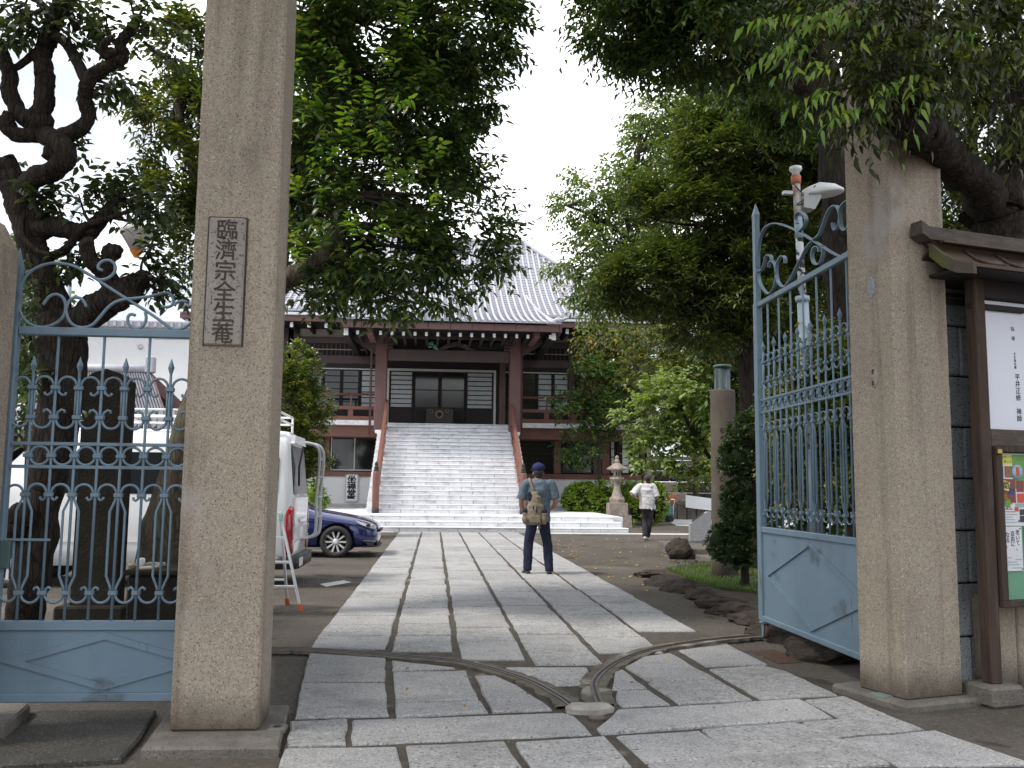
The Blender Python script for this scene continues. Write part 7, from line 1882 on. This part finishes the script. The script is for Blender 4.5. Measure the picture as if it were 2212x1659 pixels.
# --- gnarled tree beyond the wicket gate: twisted pollarded limbs, few leaves
Y2 = 7.6
q2 = lambda x, y, dy=0: at(x, y, Y2 + dy)
t2 = thing('gnarled_tree', 'twisted pollarded tree with bare dark limbs behind the wicket gate', 'tree', gp(52, 1405))
TR = [gp(52, 1405), q2(58, 1300), q2(85, 1120), q2(108, 1000), q2(132, 860), q2(134, 750), q2(110, 640), q2(78, 560), q2(55, 470), q2(30, 400), q2(5, 350)]
wood(t2, [(TR, .15, .10)], MT['bark_plum'], 'trunk ', 14, .06, 2).name = 'trunk'
wood(t2, [([q2(96, 1060), q2(112, 970), q2(132, 860), q2(136, 760), q2(122, 680)], .15, .19)], MT['bark_plum'], 'bole', 14, .06, 3)
D_ = lambda *a: [q2(x, y, z_) for x, y, z_ in a]
LB = [  # limbs: picture polylines with depth offsets, radii
    (D_((150, 720, 0), (190, 680, -.1), (225, 655, -.15), (255, 625, -.15), (285, 615, -.1)), .16, .10),
    (D_((250, 630, -.1), (225, 590, -.2), (195, 560, -.3), (185, 520, -.35)), .10, .07),
    (D_((235, 600, -.2), (232, 570, -.25), (240, 545, -.3)), .075, .06),
    (D_((280, 620, -.1), (305, 615, -.1), (312, 590, -.15)), .08, .05),
    (D_((80, 560, 0), (80, 510, .0), (115, 490, -.05), (160, 500, -.1), (200, 490, -.1), (235, 455, -.1), (262, 425, -.05)), .12, .06),
    (D_((75, 500, 0), (70, 480, 0), (105, 470, .1)), .10, .07),
    (D_((100, 560, 0), (140, 540, -.1), (165, 510, -.15), (190, 485, -.2), (240, 470, -.2), (280, 455, -.2)), .05, .02),
    (D_((45, 440, 0), (60, 395, -.1), (110, 370, -.15), (140, 345, -.2), (130, 310, -.15), (95, 290, 0), (78, 260, 0)), .11, .09),
    (D_((78, 265, 0), (95, 220, 0), (98, 170, 0), (92, 130, .05), (100, 90, .05), (118, 45, .0), (128, 10, 0), (140, -40, 0)), .105, .07),
    (D_((110, 345, -.1), (125, 300, -.05), (165, 285, -.1), (190, 255, -.1), (185, 210, -.15), (190, 180, -.2), (205, 160, -.2), (240, 140, -.2), (265, 125, -.2), (260, 95, -.2), (285, 60, -.2), (300, 32, -.2)), .085, .045),
    (D_((190, 185, -.2), (175, 150, -.15), (160, 120, -.1), (140, 90, -.1), (115, 75, -.05)), .06, .05),
    (D_((255, 115, -.2), (225, 120, -.25), (225, 95, -.3), (245, 80, -.3)), .05, .03),
    (D_((70, 265, 0), (40, 240, .1), (22, 200, .1), (20, 160, .1), (8, 130, .1), (-10, 90, .1)), .09, .07),
    (D_((95, 290, 0), (40, 290, 0), (15, 275, 0), (5, 260, 0)), .08, .06),
    (D_((95, 105, 0), (75, 115, .1), (45, 140, .1), (25, 150, .1)), .05, .03),
    (D_((105, 30, 0), (90, 10, 0), (70, -10, 0)), .05, .03),
    (D_((60, 430, 0), (45, 500, -.15), (85, 545, -.2), (130, 545, -.2)), .035, .02),
    (D_((165, 60, -.1), (150, 20, 0), (160, -20, 0)), .04, .03)]
for pts, r0, r1 in LB: wood(t2, [(pts, r0 * .82, r1 * .82)], MT['bark_plum'], 'limb', 10, .09, int(r0 * 1000))
b = MB()
for x, y, r_, z_ in ((290, 618, .10, -.1), (310, 600, .06, -.15), (243, 545, .075, -.3), (85, 268, .10, 0), (105, 82, .085, 0), (265, 110, .06, -.2), (75, 470, .10, 0), (190, 500, .08, -.1), (15, 265, .08, 0), (140, 345, .09, -.2), (45, 1115, .12, -.2), (25, 1140, .12, -.2), (255, 655, .09, -.2), (285, 640, .07, -.15)):
    c_ = q2(x, y, z_); b = MB()
    b.ball(c_, (r_ * random.uniform(.8, 1.2), r_, r_ * random.uniform(.8, 1.1)), 12, 8)
    b.v = [tuple(Vector(v) + Vector((random.uniform(-.014, .014), random.uniform(-.014, .014), random.uniform(-.014, .014)))) for v in b.v]
    b.build('burr', MT['bark_plum'], t2)
# twigs with leaves
tw = [(240, 120, 190, 40), (265, 110, 230, 30), (285, 70, 330, 50), (290, 60, 320, 10), (270, 90, 300, 60), (300, 40, 280, -10), (255, 100, 200, 60), (190, 80, 210, 30), (170, 100, 235, 105), (130, 60, 170, 95), (118, 50, 60, 80), (100, 60, 40, 40), (90, 20, 20, 60), (60, 100, 20, 90), (110, 10, 160, 20), (210, 170, 260, 190), (230, 190, 275, 200), (205, 160, 270, 165), (200, 210, 240, 215), (145, 330, 175, 315),
      (235, 460, 210, 400), (240, 450, 250, 380), (262, 430, 290, 370), (250, 430, 230, 390), (262, 425, 310, 430), (270, 440, 350, 410), (280, 455, 340, 445), (300, 450, 380, 480), (240, 470, 330, 470), (200, 490, 170, 420), (130, 480, 110, 420), (90, 450, 130, 400), (50, 420, 20, 360), (85, 470, 60, 410),
      (305, 610, 320, 540), (318, 560, 340, 500), (310, 590, 360, 600), (330, 600, 385, 570), (345, 590, 390, 640), (310, 600, 345, 640), (195, 560, 150, 565), (170, 555, 140, 590), (60, 550, 75, 640), (120, 760, 70, 700), (100, 740, 60, 640), (125, 800, 60, 820), (115, 700, 75, 760), (100, 650, 55, 690), (20, 60, -20, 20), (30, 20, 60, -20), (70, 40, 20, 10), (15, 100, 40, 60), (80, 0, 110, 40), (140, 0, 200, 10), (330, 40, 400, 70), (310, 90, 380, 130)]
b = MB(); PV = []; DV = []; LV = []
for x0, y0, x1, y1 in tw:
    dz = random.uniform(-.3, .25)
    p0, p1 = q2(x0, y0, dz * .3 - .05), q2(x1, y1, dz)
    mid = p0.lerp(p1, .5) + Vector((random.uniform(-.06, .06), 0, random.uniform(-.06, .06)))
    b.tube(smooth_path([p0, mid, p1], 4), [.016 - .0013 * i for i in range(9)], 5)
    for t in np.linspace(.15, 1, 7):
        p = p0.lerp(p1, float(t)); d = (p1 - p0).normalized()
        for _ in range(3 if y0 > 150 else 2):
            PV.append(tuple(p + Vector((random.gauss(0, .03), random.gauss(0, .05), random.gauss(0, .03))))); DV.append((d.x * .5 + random.gauss(0, .6), random.gauss(0, .6), d.z * .5 + random.gauss(.1, .5))); LV.append(random.uniform(.08, .16))
tag(b.build('twigs', MT['twig'], t2), kind='stuff')
V = shoots(np.array(PV), np.array(DV), np.array(LV), 3, .085, .040, rng, .35, .3)
me = leaf_mesh('leaves', V, LM['plum']); me.transform(WORLD[t2].inverted()); link('leaves', me, t2)
# ivy and shrubs at its foot, left
sh1 = thing('shrub', 'dark leafy shrub at the far left behind the wicket gate stile', 'shrub', at(60, 1300, 9.0))
crown(sh1, [bl(70, 660, 9.0, 50, 90), bl(60, 780, 9.0, 60, 80), bl(75, 860, 9.0, 55, 70), bl(20, 700, 9.2, 50, 150)], LM['magnolia'], 4, 6, .11, .05, .2, 31)
wood(sh1, [([Vector((at(60, 1300, 9.0).x, 9, 0)), at(60, 1000, 9), at(65, 760, 9)], .04, .02)], MT['twig'], 'stem', 6)
sh1.location.z = 0; 
for c in sh1.children: c.location.z = WORLD[sh1].translation.z

# --- big tree right: trunk behind the right pillar, crown hanging over the gap
t3 = thing('evergreen_tree', 'huge dark evergreen overhanging the gap, trunk just left of the right pillar', 'tree', (at(1880, 900, 10.5).x, 10.5, 0))
Y3 = 10.5; q3 = lambda x, y, dy=0: at(x, y, Y3 + dy)
T3 = [Vector((at(1890, 900, Y3).x, Y3, 0)), q3(1885, 1000), q3(1850, 700), q3(1825, 560), q3(1820, 430), q3(1812, 310), q3(1790, 220), q3(1770, 150)]
L3a = [q3(1800, 240), q3(1720, 160, -.1), q3(1620, 105, -.2), q3(1520, 70, -.3), q3(1420, 55, -.3), q3(1330, 30, -.3)]
L3b = [q3(1775, 170), q3(1765, 80), q3(1790, -40), q3(1800, -200)]
L3c = [q3(1700, 150, -.1), q3(1690, 60, -.1), q3(1700, -60, -.1)]
wood(t3, [(T3, .31, .20)], MT['bark_dark'], 'trunk', 14, .05, 4); wood(t3, [(L3a, .19, .05), (L3b, .17, .08), (L3c, .10, .05)], MT['bark_dark'], 'limb', 12, .05, 5)
b3 = [bl(1760, 160, 12.0, 110, 130, None, .8), bl(1690, 210, 12.2, 90, 60, None, .8), bl(1620, 190, 12.4, 80, 40, None, .7), bl(1390, 50, 10.2, 110, 75), bl(1480, 120, 10.2, 100, 48), bl(1330, 40, 10.2, 75, 55), bl(1560, 70, 10.4, 120, 80), bl(1640, 150, 10.8, 90, 60), bl(1690, 50, 10.8, 120, 90), bl(1460, 20, 10.0, 140, 60), bl(1420, 130, 10.2, 70, 45), bl(1500, -120, 10.4, 260, 120), bl(1800, -100, 10.4, 200, 150), bl(1400, -60, 9.6, 170, 80), bl(1620, -40, 9.0, 200, 100)]
over3 = [((.6, 6.0, 7.6), (1.5, 1.4, .9), 1), ((2.2, 5.4, 7.2), (1.5, 1.4, .9), 1), ((3.8, 6.2, 7.6), (1.5, 1.5, 1.0), 1), ((1.6, 8.0, 8.6), (1.7, 1.6, .9), 1), ((.4, 4.0, 6.6), (1.5, 1.4, .9), 1), ((2.6, 3.4, 6.2), (1.5, 1.4, .9), 1)]  # more unseen crown above the frame, added to shade the right pillar and path
crown(t3, over3, LM['evergreen'], 2.2, 7, .16, .06, .3, 10, 'unseen_shade_crown')
crown(t3, b3, LM['evergreen'], 8, 7, .10, .036, .28, 9, up=.0)
limbs_to(t3, L3a + L3b + L3c, b3, .03, MT['twig'])
P = np.array([tuple(at(x + rng.normal(0, 8), y + rng.normal(0, 8), 10.1)) for x, y in [(1275, 20), (1270, 60), (1290, 80), (1310, 95), (1265, 95), (1300, 115), (1345, 130), (1380, 150), (1420, 165), (1470, 160), (1520, 155), (1280, 5)] for _ in range(5)])
V = shoots(P, np.array([-.6, -.1, -.1]) + rng.normal(0, .3, P.shape), rng.uniform(.2, .4, len(P)), 8, .10, .034, rng, .4, .3)
me = leaf_mesh('outer_shoots', V, LM['evergreen']); me.transform(WORLD[t3].inverted()); tag(link('outer_shoots', me, t3), kind='stuff')

# --- clipped conifer masses, middle right
t4 = thing('conifer_tree', 'dense dark clipped conifer in rounded tiers left of the right gate leaf', 'tree', (at(1620, 900, 15.5).x, 15.5, 0))
Y4 = 15.5; q4 = lambda x, y, dy=0: at(x, y, Y4 + dy)
TT4 = [Vector((q4(1620, 900).x, Y4, 0)), q4(1620, 900), q4(1615, 700), q4(1625, 500), q4(1640, 330), q4(1650, 230)]
wood(t4, [(TT4, .20, .08)], MT['bark_dark'], 'trunk', 10, .04)
b4 = [bl(1700, 330, 17.0, 120, 120, None, .8), bl(1740, 480, 17.0, 110, 130, None, .8), bl(1660, 560, 16.6, 100, 90, None, .8), bl(1600, 480, 16.8, 190, 230, None, .7), bl(1560, 650, 16.5, 150, 110, None, .7), bl(1640, 300, 15.5, 160, 105), bl(1570, 340, 15.2, 110, 80), bl(1730, 270, 15.8, 100, 90), bl(1540, 290, 15.6, 70, 60), bl(1500, 460, 15.3, 125, 62), bl(1420, 455, 15.2, 60, 45), bl(1600, 450, 15.6, 110, 90), bl(1420, 610, 15.2, 125, 62), bl(1520, 600, 15.0, 120, 75), bl(1600, 640, 15.3, 90, 80), bl(1350, 620, 15.4, 70, 40), bl(1550, 700, 15.4, 90, 45, None, .8), bl(1700, 420, 16.2, 110, 110, None, .7), bl(1760, 560, 17, 120, 160, None, .6), bl(1480, 690, 15.6, 60, 35, None, .7)]
crown(t4, b4, LM['conifer'], 13, 8, .125, .036, .30, 12, droop=.1, bend=.15, up=.35, csize=.26, shell=.7)
limbs_to(t4, TT4[1:], b4, .05, MT['twig'])
# --- pale cherry beyond
t5 = thing('cherry_tree', 'pale green loose-leaved cherry tree against the sky right of the temple roof', 'tree', (at(1560, 1000, 27).x, 27, 0))
Y5 = 25; q5 = lambda x, y, dy=0: at(x, y, Y5 + dy)
TT5 = [Vector((at(1560, 1000, 27).x, 27, 0)), at(1558, 960, 27), q5(1530, 800, 1), q5(1440, 660), q5(1370, 520), q5(1350, 430), q5(1380, 330)]
LL5 = [q5(1400, 640), q5(1320, 620), q5(1250, 600)]
LL6 = [q5(1370, 520), q5(1290, 470), q5(1225, 445)]
wood(t5, [(TT5, .15, .05), (LL5, .09, .03), (LL6, .08, .03)], MT['bark_dark'], 'trunk', 9, .04)
b5 = [bl(1310, 410, 25, 85, 42), bl(1262, 440, 25, 65, 36), bl(1345, 480, 25, 90, 50), bl(1300, 530, 25, 75, 40), bl(1262, 590, 25, 65, 28), bl(1310, 590, 25, 70, 36), bl(1290, 635, 25, 50, 26), bl(1380, 340, 25.4, 60, 45), bl(1430, 300, 25.5, 70, 50), bl(1440, 250, 25.6, 50, 38), bl(1480, 270, 25.8, 60, 60), bl(1395, 580, 25.5, 90, 80), bl(1340, 670, 25.4, 60, 36), bl(1400, 250, 25.4, 40, 22, None, .8), bl(1400, 430, 25.6, 80, 60)]
crown(t5, b5, LM['cherry'], 5.5, 8, .16, .072, .55, 15, droop=.45, up=.05, csize=.34)
limbs_to(t5, TT5[2:] + LL5 + LL6, b5, .05, MT['twig'])

# --- small trees in front of the temple, right
def small_tree(name, label, cat, Y, foot, wpts, blobs, lm, n_per, k, ln, wd, L_, seed, r0=.06, mt_='twig', **kw):
    t = thing(name, label, cat, (at(foot[0], 1000, Y).x, Y, 0))
    P0 = Vector((at(foot[0], 1000, Y).x, Y, 0)); W_ = [P0] + [at(x, y, Y) for x, y in wpts]
    wood(t, [(W_, r0, r0 * .4)], MT[mt_], 'trunk', 8, .05, seed)
    crown(t, blobs, LM[lm], n_per, k, ln, wd, L_, seed, **kw)
    limbs_to(t, W_[1:], blobs, r0 * .35, MT['twig'], seed)
    return t
small_tree('autumn_tree', 'drooping small tree with orange tinted leaves before the temple eaves', 'tree', 38.3, (1392, 1), [(1385, 950), (1350, 820), (1330, 730)], [bl(1310, 755, 38.3, 55, 42, None, .8), bl(1345, 790, 38.3, 60, 50), bl(1400, 770, 38.3, 60, 60), bl(1290, 800, 38.3, 40, 40, None, .7), bl(1440, 740, 38.3, 50, 40), bl(1365, 850, 38.3, 55, 45), bl(1295, 715, 38.3, 36, 20, None, .7), bl(1270, 745, 38.3, 22, 26, None, .5)], 'autumn', 4.5, 7, .19, .09, .6, 41, .10, droop=.7, up=-.2)
small_tree('magnolia', 'glossy broad-leaved shrub tree between the stair rail and the stone lantern', 'tree', 37.2, (1296, 1), [(1296, 1040), (1290, 930), (1260, 880)], [bl(1232, 870, 37.2, 42, 28), bl(1250, 900, 37.2, 42, 24), bl(1290, 880, 37.2, 40, 45), bl(1300, 820, 37.2, 36, 40), bl(1262, 800, 37.2, 22, 24, None, .7), bl(1240, 970, 37.2, 42, 28), bl(1275, 960, 37.2, 34, 26), bl(1250, 990, 37.2, 26, 16), bl(1320, 900, 37.2, 40, 40), bl(1345, 930, 37.2, 24, 20, None, .8)], 'magnolia', 5, 8, .20, .08, .28, 42, .07, droop=.0, up=.3)
small_tree('dogwood', 'light green round-leaved tree between the lantern and the stone column', 'tree', 21, (1560, 1), [(1552, 1050), (1540, 1000), (1500, 940), (1470, 880)], [bl(1400, 900, 21, 60, 50), bl(1450, 860, 21, 70, 45), bl(1500, 830, 21, 55, 42), bl(1430, 970, 21, 65, 42), bl(1500, 910, 21.2, 60, 55), bl(1395, 985, 21, 36, 20, None, .7), bl(1480, 1000, 21, 50, 24, None, .7), bl(1540, 960, 21.3, 50, 70, None, .8), bl(1470, 1040, 21, 26, 10, None, .5), bl(1382, 930, 21, 26, 18), bl(1590, 880, 21.5, 50, 60, None, .7)], 'dogwood', 5.5, 7, .12, .085, .26, 43, .08, droop=.2, up=.1)
small_tree('yellow_tree', 'small glowing yellow-leaved tree far behind the dogwood', 'tree', 46, (1502, 1), [(1502, 900), (1500, 800)], [bl(1500, 800, 46, 34, 45), bl(1515, 870, 46, 30, 40), bl(1490, 760, 46, 20, 25)], 'gingko', 4, 7, .22, .14, .5, 44, .12)
# --- bush left of the stairs, hedges
bh = small_tree('bush', 'round glossy bush with yellow-green tips left of the temple stairs', 'bush', 26, (650, 1), [(650, 1000), (648, 880)], [bl(640, 820, 26, 50, 55), bl(610, 880, 26, 45, 80), bl(668, 880, 26, 48, 60), bl(655, 950, 26, 58, 60), bl(620, 980, 26, 50, 70), bl(670, 1000, 26, 40, 40), bl(640, 780, 26, 30, 26)], 'yellowbush', 7, 8, .13, .05, .26, 45, .09, up=.6, droop=.0)
small_tree('bush', 'small bright yellow-green bush just right of the van ladder', 'bush', 30, (682, 1), [(682, 1085), (682, 1060)], [bl(680, 1068, 30, 18, 30), bl(690, 1075, 30, 14, 26)], 'hedge', 8, 8, .09, .045, .16, 46, .03)
def hedge(label, Y, blobs, seed, lm='hedge'):
    t = thing('hedge', label, 'hedge', (blobs[0][0][0], Y, 0), 0, 'clipped hedges round the lantern')
    b = MB()
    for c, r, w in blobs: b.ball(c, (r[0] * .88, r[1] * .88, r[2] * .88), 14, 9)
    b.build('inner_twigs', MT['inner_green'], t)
    crown(t, blobs, LM[lm], 9, 8, .10, .05, .14, seed, shell=.93, csize=.18, up=.3, droop=.0, outw=1.0)
hedge('low clipped light green hedge left of the stone lantern', 36.9, [bl(1262, 1080, 36.9, 42, 33), bl(1300, 1080, 37, 36, 36), bl(1240, 1078, 36.9, 22, 26), bl(1290, 1092, 36.4, 28, 22)], 51)
hedge('clipped green hedge between the lantern and the hand cart', 37, [bl(1385, 1080, 37, 34, 34), bl(1412, 1085, 37, 28, 40), bl(1378, 1100, 36.5, 20, 26), bl(1350, 1062, 38, 26, 18)], 52)
# --- topiary beside the stone column
tp_ = thing('topiary_tree', 'cloud-pruned topiary with round green pads beside the carved stone column', 'topiary', (at(1600, 1230, 12.6).x, 12.6, 0))
Yt = 12.6; TBl = [bl(1618, 945, Yt, 40, 46), bl(1608, 992, Yt, 50, 40), bl(1640, 910, Yt, 26, 30), bl(1586, 1070, Yt, 24, 22), bl(1584, 1112, Yt, 24, 20), bl(1606, 1128, Yt - .1, 33, 30), bl(1560, 1172, Yt, 29, 31), bl(1592, 1192, Yt - .15, 36, 30), bl(1648, 1075, Yt + .1, 24, 46), bl(1662, 1175, Yt, 24, 34)]
b = MB()
TBl = [(c, tuple(q * 1.08 for q in r), w) for c, r, w in TBl]
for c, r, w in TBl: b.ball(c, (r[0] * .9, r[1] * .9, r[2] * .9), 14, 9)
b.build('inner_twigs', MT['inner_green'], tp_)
crown(tp_, TBl, LM['topiary'], 11, 7, .042, .021, .05, 53, shell=.95, csize=.12, up=.3, droop=.0, outw=1.0)
wood(tp_, [([Vector((at(1608, 1230, Yt).x, Yt, 0)), at(1612, 1180, Yt), at(1630, 1090, Yt), at(1625, 980, Yt)], .06, .03), ([at(1612, 1160, Yt), at(1640, 1150, Yt), at(1670, 1180, Yt)], .025, .01)], MT['bark_dark'], 'trunk', 8, .1)
# --- front right tree behind the wall: cut limb and leaves in front of the pillar
t6 = thing('pollarded_tree', 'near tree above the notice board with a sawn-off limb and lime green shoots', 'tree', WORLD[nb] @ Vector((.95, 1.0, 0)))
q6 = lambda x, y, Y=6.6: at(x, y, Y)
T6 = [WORLD[nb] @ Vector((.95, 1.0, 0)), at(2180, 700, 7.1), at(2160, 520, 7.0), at(2150, 440, 6.9)]
L6 = [at(2150, 450, 6.9), at(2100, 390, 6.6), at(2050, 340, 6.3), at(2005, 300, 6.0), at(1985, 275, 5.9)]
L7 = [at(2140, 470, 6.9), at(2180, 380, 6.9), at(2200, 290, 6.8), at(2210, 180, 6.8)]
wood(t6, [(T6, .26, .2)], MT['bark_plum'], 'trunk', 14, .07, 7); wood(t6, [(L6, .16, .115), (L7, .20, .12)], MT['bark_plum'], 'limb', 12, .12, 8)
wood(t6, [([at(2010, 300, 5.95), at(1990, 283, 5.85), at(1968, 268, 5.8), at(1962, 264, 5.79)], .13, .12)], MT['bark_plum'], 'sawn_stub', 12, .14, 9)
b6 = [bl(1900, 180, 5.8, 110, 70), bl(1960, 90, 5.9, 130, 80), bl(1840, 120, 5.9, 90, 60, None, .8), bl(2060, 120, 6.2, 120, 110), bl(1930, 215, 5.7, 75, 38), bl(2160, 190, 6.4, 90, 100, None, .8), bl(2170, 60, 6.4, 100, 90, None, .6), bl(1910, 10, 5.9, 170, 70, None, .8), bl(2080, -60, 6.0, 220, 90, None, .8), bl(1860, 250, 5.8, 50, 24, None, .6)]
crown(t6, b6, LM['near'], 4.2, 7, .095, .028, .28, 17, droop=.5, bend=.5, up=.1)
limbs_to(t6, L6[-2:] + L7[1:], b6, .018, MT['twig'])
sp = [(1690, 40), (1720, 95), (1755, 112), (1735, 150), (1785, 150), (1800, 45), (1850, 40), (1900, 35), (1945, 40), (1780, 205), (1815, 222), (1850, 235), (1990, 175), (2010, 195), (1930, 190), (2110, 70), (1820, 15), (1770, 35)]
P = np.array([tuple(at(x + rng.normal(0, 9), y + rng.normal(0, 9), 5.4 + rng.normal(0, .1))) for x, y in sp for _ in range(2)])
V = shoots(P, np.array([-.9, -.2, .05]) + rng.normal(0, .28, P.shape), rng.uniform(.2, .4, len(P)), 8, .095, .026, rng, .9, .5)
me = leaf_mesh('young_shoots', V, LM['lime']); me.transform(WORLD[t6].inverted()); tag(link('young_shoots', me, t6), kind='stuff')
# --- background greens
def bgtree(label, Y, px, blobs, lm, seed, n_per=6, ln=.3, wd=.14, cat='tree', name='background_tree', grp=None):
    t = thing(name, label, cat, (at(px, 1000, Y).x, Y, 0), 0, grp)
    wood(t, [([Vector((at(px, 1000, Y).x, Y, 0)), at(px, 900, Y), Vector(blobs[0][0])], .16, .06)], MT['bark_dark'], 'trunk', 8, .04, seed)
    crown(t, blobs, LM[lm], n_per, 7, ln, wd, ln * 2.4, seed, shell=.4)
bgtree('leafy shrub with scattered yellow leaves behind the right gate bars', 9.6, 1850, [bl(1800, 800, 9.6, 90, 95), bl(1760, 900, 9.7, 80, 90), bl(1840, 960, 9.5, 90, 140), bl(1720, 1000, 10.2, 60, 80), bl(1870, 800, 9.6, 80, 110), bl(1700, 900, 10.6, 50, 90)], 'yellowbush', 61, 6, .075, .036, 'shrub', 'shrub')
bgtree('tall dark tree closing the view behind the lamp mast', 20, 1760, [bl(1740, 700, 20, 150, 150), bl(1700, 850, 20, 130, 130), bl(1850, 500, 20, 150, 220), bl(1660, 760, 20, 100, 90), bl(1600, 830, 19, 90, 110), bl(1640, 960, 19, 80, 110), bl(1720, 1085, 18, 90, 60), bl(1830, 1090, 17, 90, 70), bl(1780, 960, 18, 100, 90)], 'evergreen', 62, 7, .2, .09)
bgtree('mid green tree between the autumn tree and the conifer', 34, 1556, [bl(1430, 830, 34, 80, 60), bl(1500, 720, 34, 70, 40, None, .5), bl(1560, 800, 34, 80, 90), bl(1400, 720, 34, 60, 40, None, .7), bl(1560, 960, 34, 70, 90)], 'olive', 63, 6, .22, .10)
bgtree('green tree at the far right edge behind the notice board roof', 11, 2120, [bl(2100, 260, 11, 120, 160), bl(2180, 130, 11, 120, 140), bl(2060, 420, 11, 100, 120), bl(2200, 400, 11, 100, 200)], 'olive', 64, 6, .12, .05)
bgtree('distant green tree behind the white building at the left', 52, 60, [bl(40, 740, 52, 130, 90), bl(-60, 700, 52, 120, 120)], 'cherry', 65, 6, .5, .25)
bgtree('distant dark tree beyond the temple at the right', 60, 1620, [bl(1600, 880, 60, 150, 110), bl(1750, 850, 60, 150, 140)], 'conifer', 66, 6, .5, .22)
fw = MB()
# --- grass, fallen leaves, stray litter
gz = np.random.default_rng(77)
reg = [gp(x, y) for x, y in ((1445, 1246), (1540, 1232), (1640, 1250), (1640, 1300), (1560, 1290), (1490, 1268))]
n = 5000; pts = []
A_ = [(p.x, p.y) for p in reg]
while len(pts) < n:
    i, j = gz.integers(0, 6, 2); a, c, e = gz.dirichlet((1, 1, 1)); k = gz.integers(0, 6)
    pts.append((A_[i][0] * a + A_[j][0] * c + A_[k][0] * e, A_[i][1] * a + A_[j][1] * c + A_[k][1] * e))
P = np.array([(x, y, .10) for x, y in pts]); D = gz.normal(0, .45, (n, 3)); D[:, 2] = 1
V = leaf_arrays(P, D, gz.normal(0, 1, (n, 3)), .075, .007, .3, gz)
tag(link('grass', leaf_mesh('grass', [V], LM['grass'])), 'tuft of bright green grass around the stone column foot', 'grass', None, 'stuff')
n = 5200; P = np.stack([gz.uniform(4.2, 9, n), gz.uniform(7.5, 17, n), np.full(n, .10)], 1)
bs_ = sorted(bed_line, key=lambda p: p.y)
edge = np.interp(P[:, 1], [p.y for p in bs_], [p.x for p in bs_])
P = P[P[:, 0] > edge + .35]; n = len(P); D = gz.normal(0, .6, (n, 3)); D[:, 2] = .8
V = leaf_arrays(P, D, gz.normal(0, 1, (n, 3)), .07, .012, .3, gz)
tag(link('ground_cover', leaf_mesh('ground_cover', [V], LM['topiary'])), 'low dark green ground cover in the planting bed', 'ground cover', None, 'stuff')
n = 120; yy = gz.uniform(3.6, 12, n); xx = gz.uniform(-1.6, 4.2, n)
P = np.stack([xx, yy, np.full(n, .052)], 1); D = gz.normal(0, 1, (n, 3)); D[:, 2] *= .1
V = leaf_arrays(P, D, np.tile([0, 0, 1.0], (n, 1)) + gz.normal(0, .2, (n, 3)), .035, .018, .2, gz)
tag(link('leaf_litter', leaf_mesh('leaf_litter', [V], LM['autumn'])), 'small dry leaves scattered over the paving by the gate', 'fallen leaves', None, 'stuff')
n = 150; yy = gz.uniform(13, 27, n); xx = 2.8 + gz.uniform(0, 1, n) ** 1.2 * (yy - 8) * .28
sel = (xx > 2.7); n = int(sel.sum())
P = np.stack([xx[sel], yy[sel], np.full(n, .012)], 1); D = gz.normal(0, 1, (n, 3)); D[:, 2] *= .1
V = leaf_arrays(P, D, np.tile([0, 0, 1.0], (n, 1)) + gz.normal(0, .15, (n, 3)), .075, .05, .1, gz)
tag(link('fallen_leaves', leaf_mesh('fallen_leaves', [V], LM['gingko'])), 'scattered fallen yellow leaves on the asphalt right of the path', 'fallen leaves', None, 'stuff')
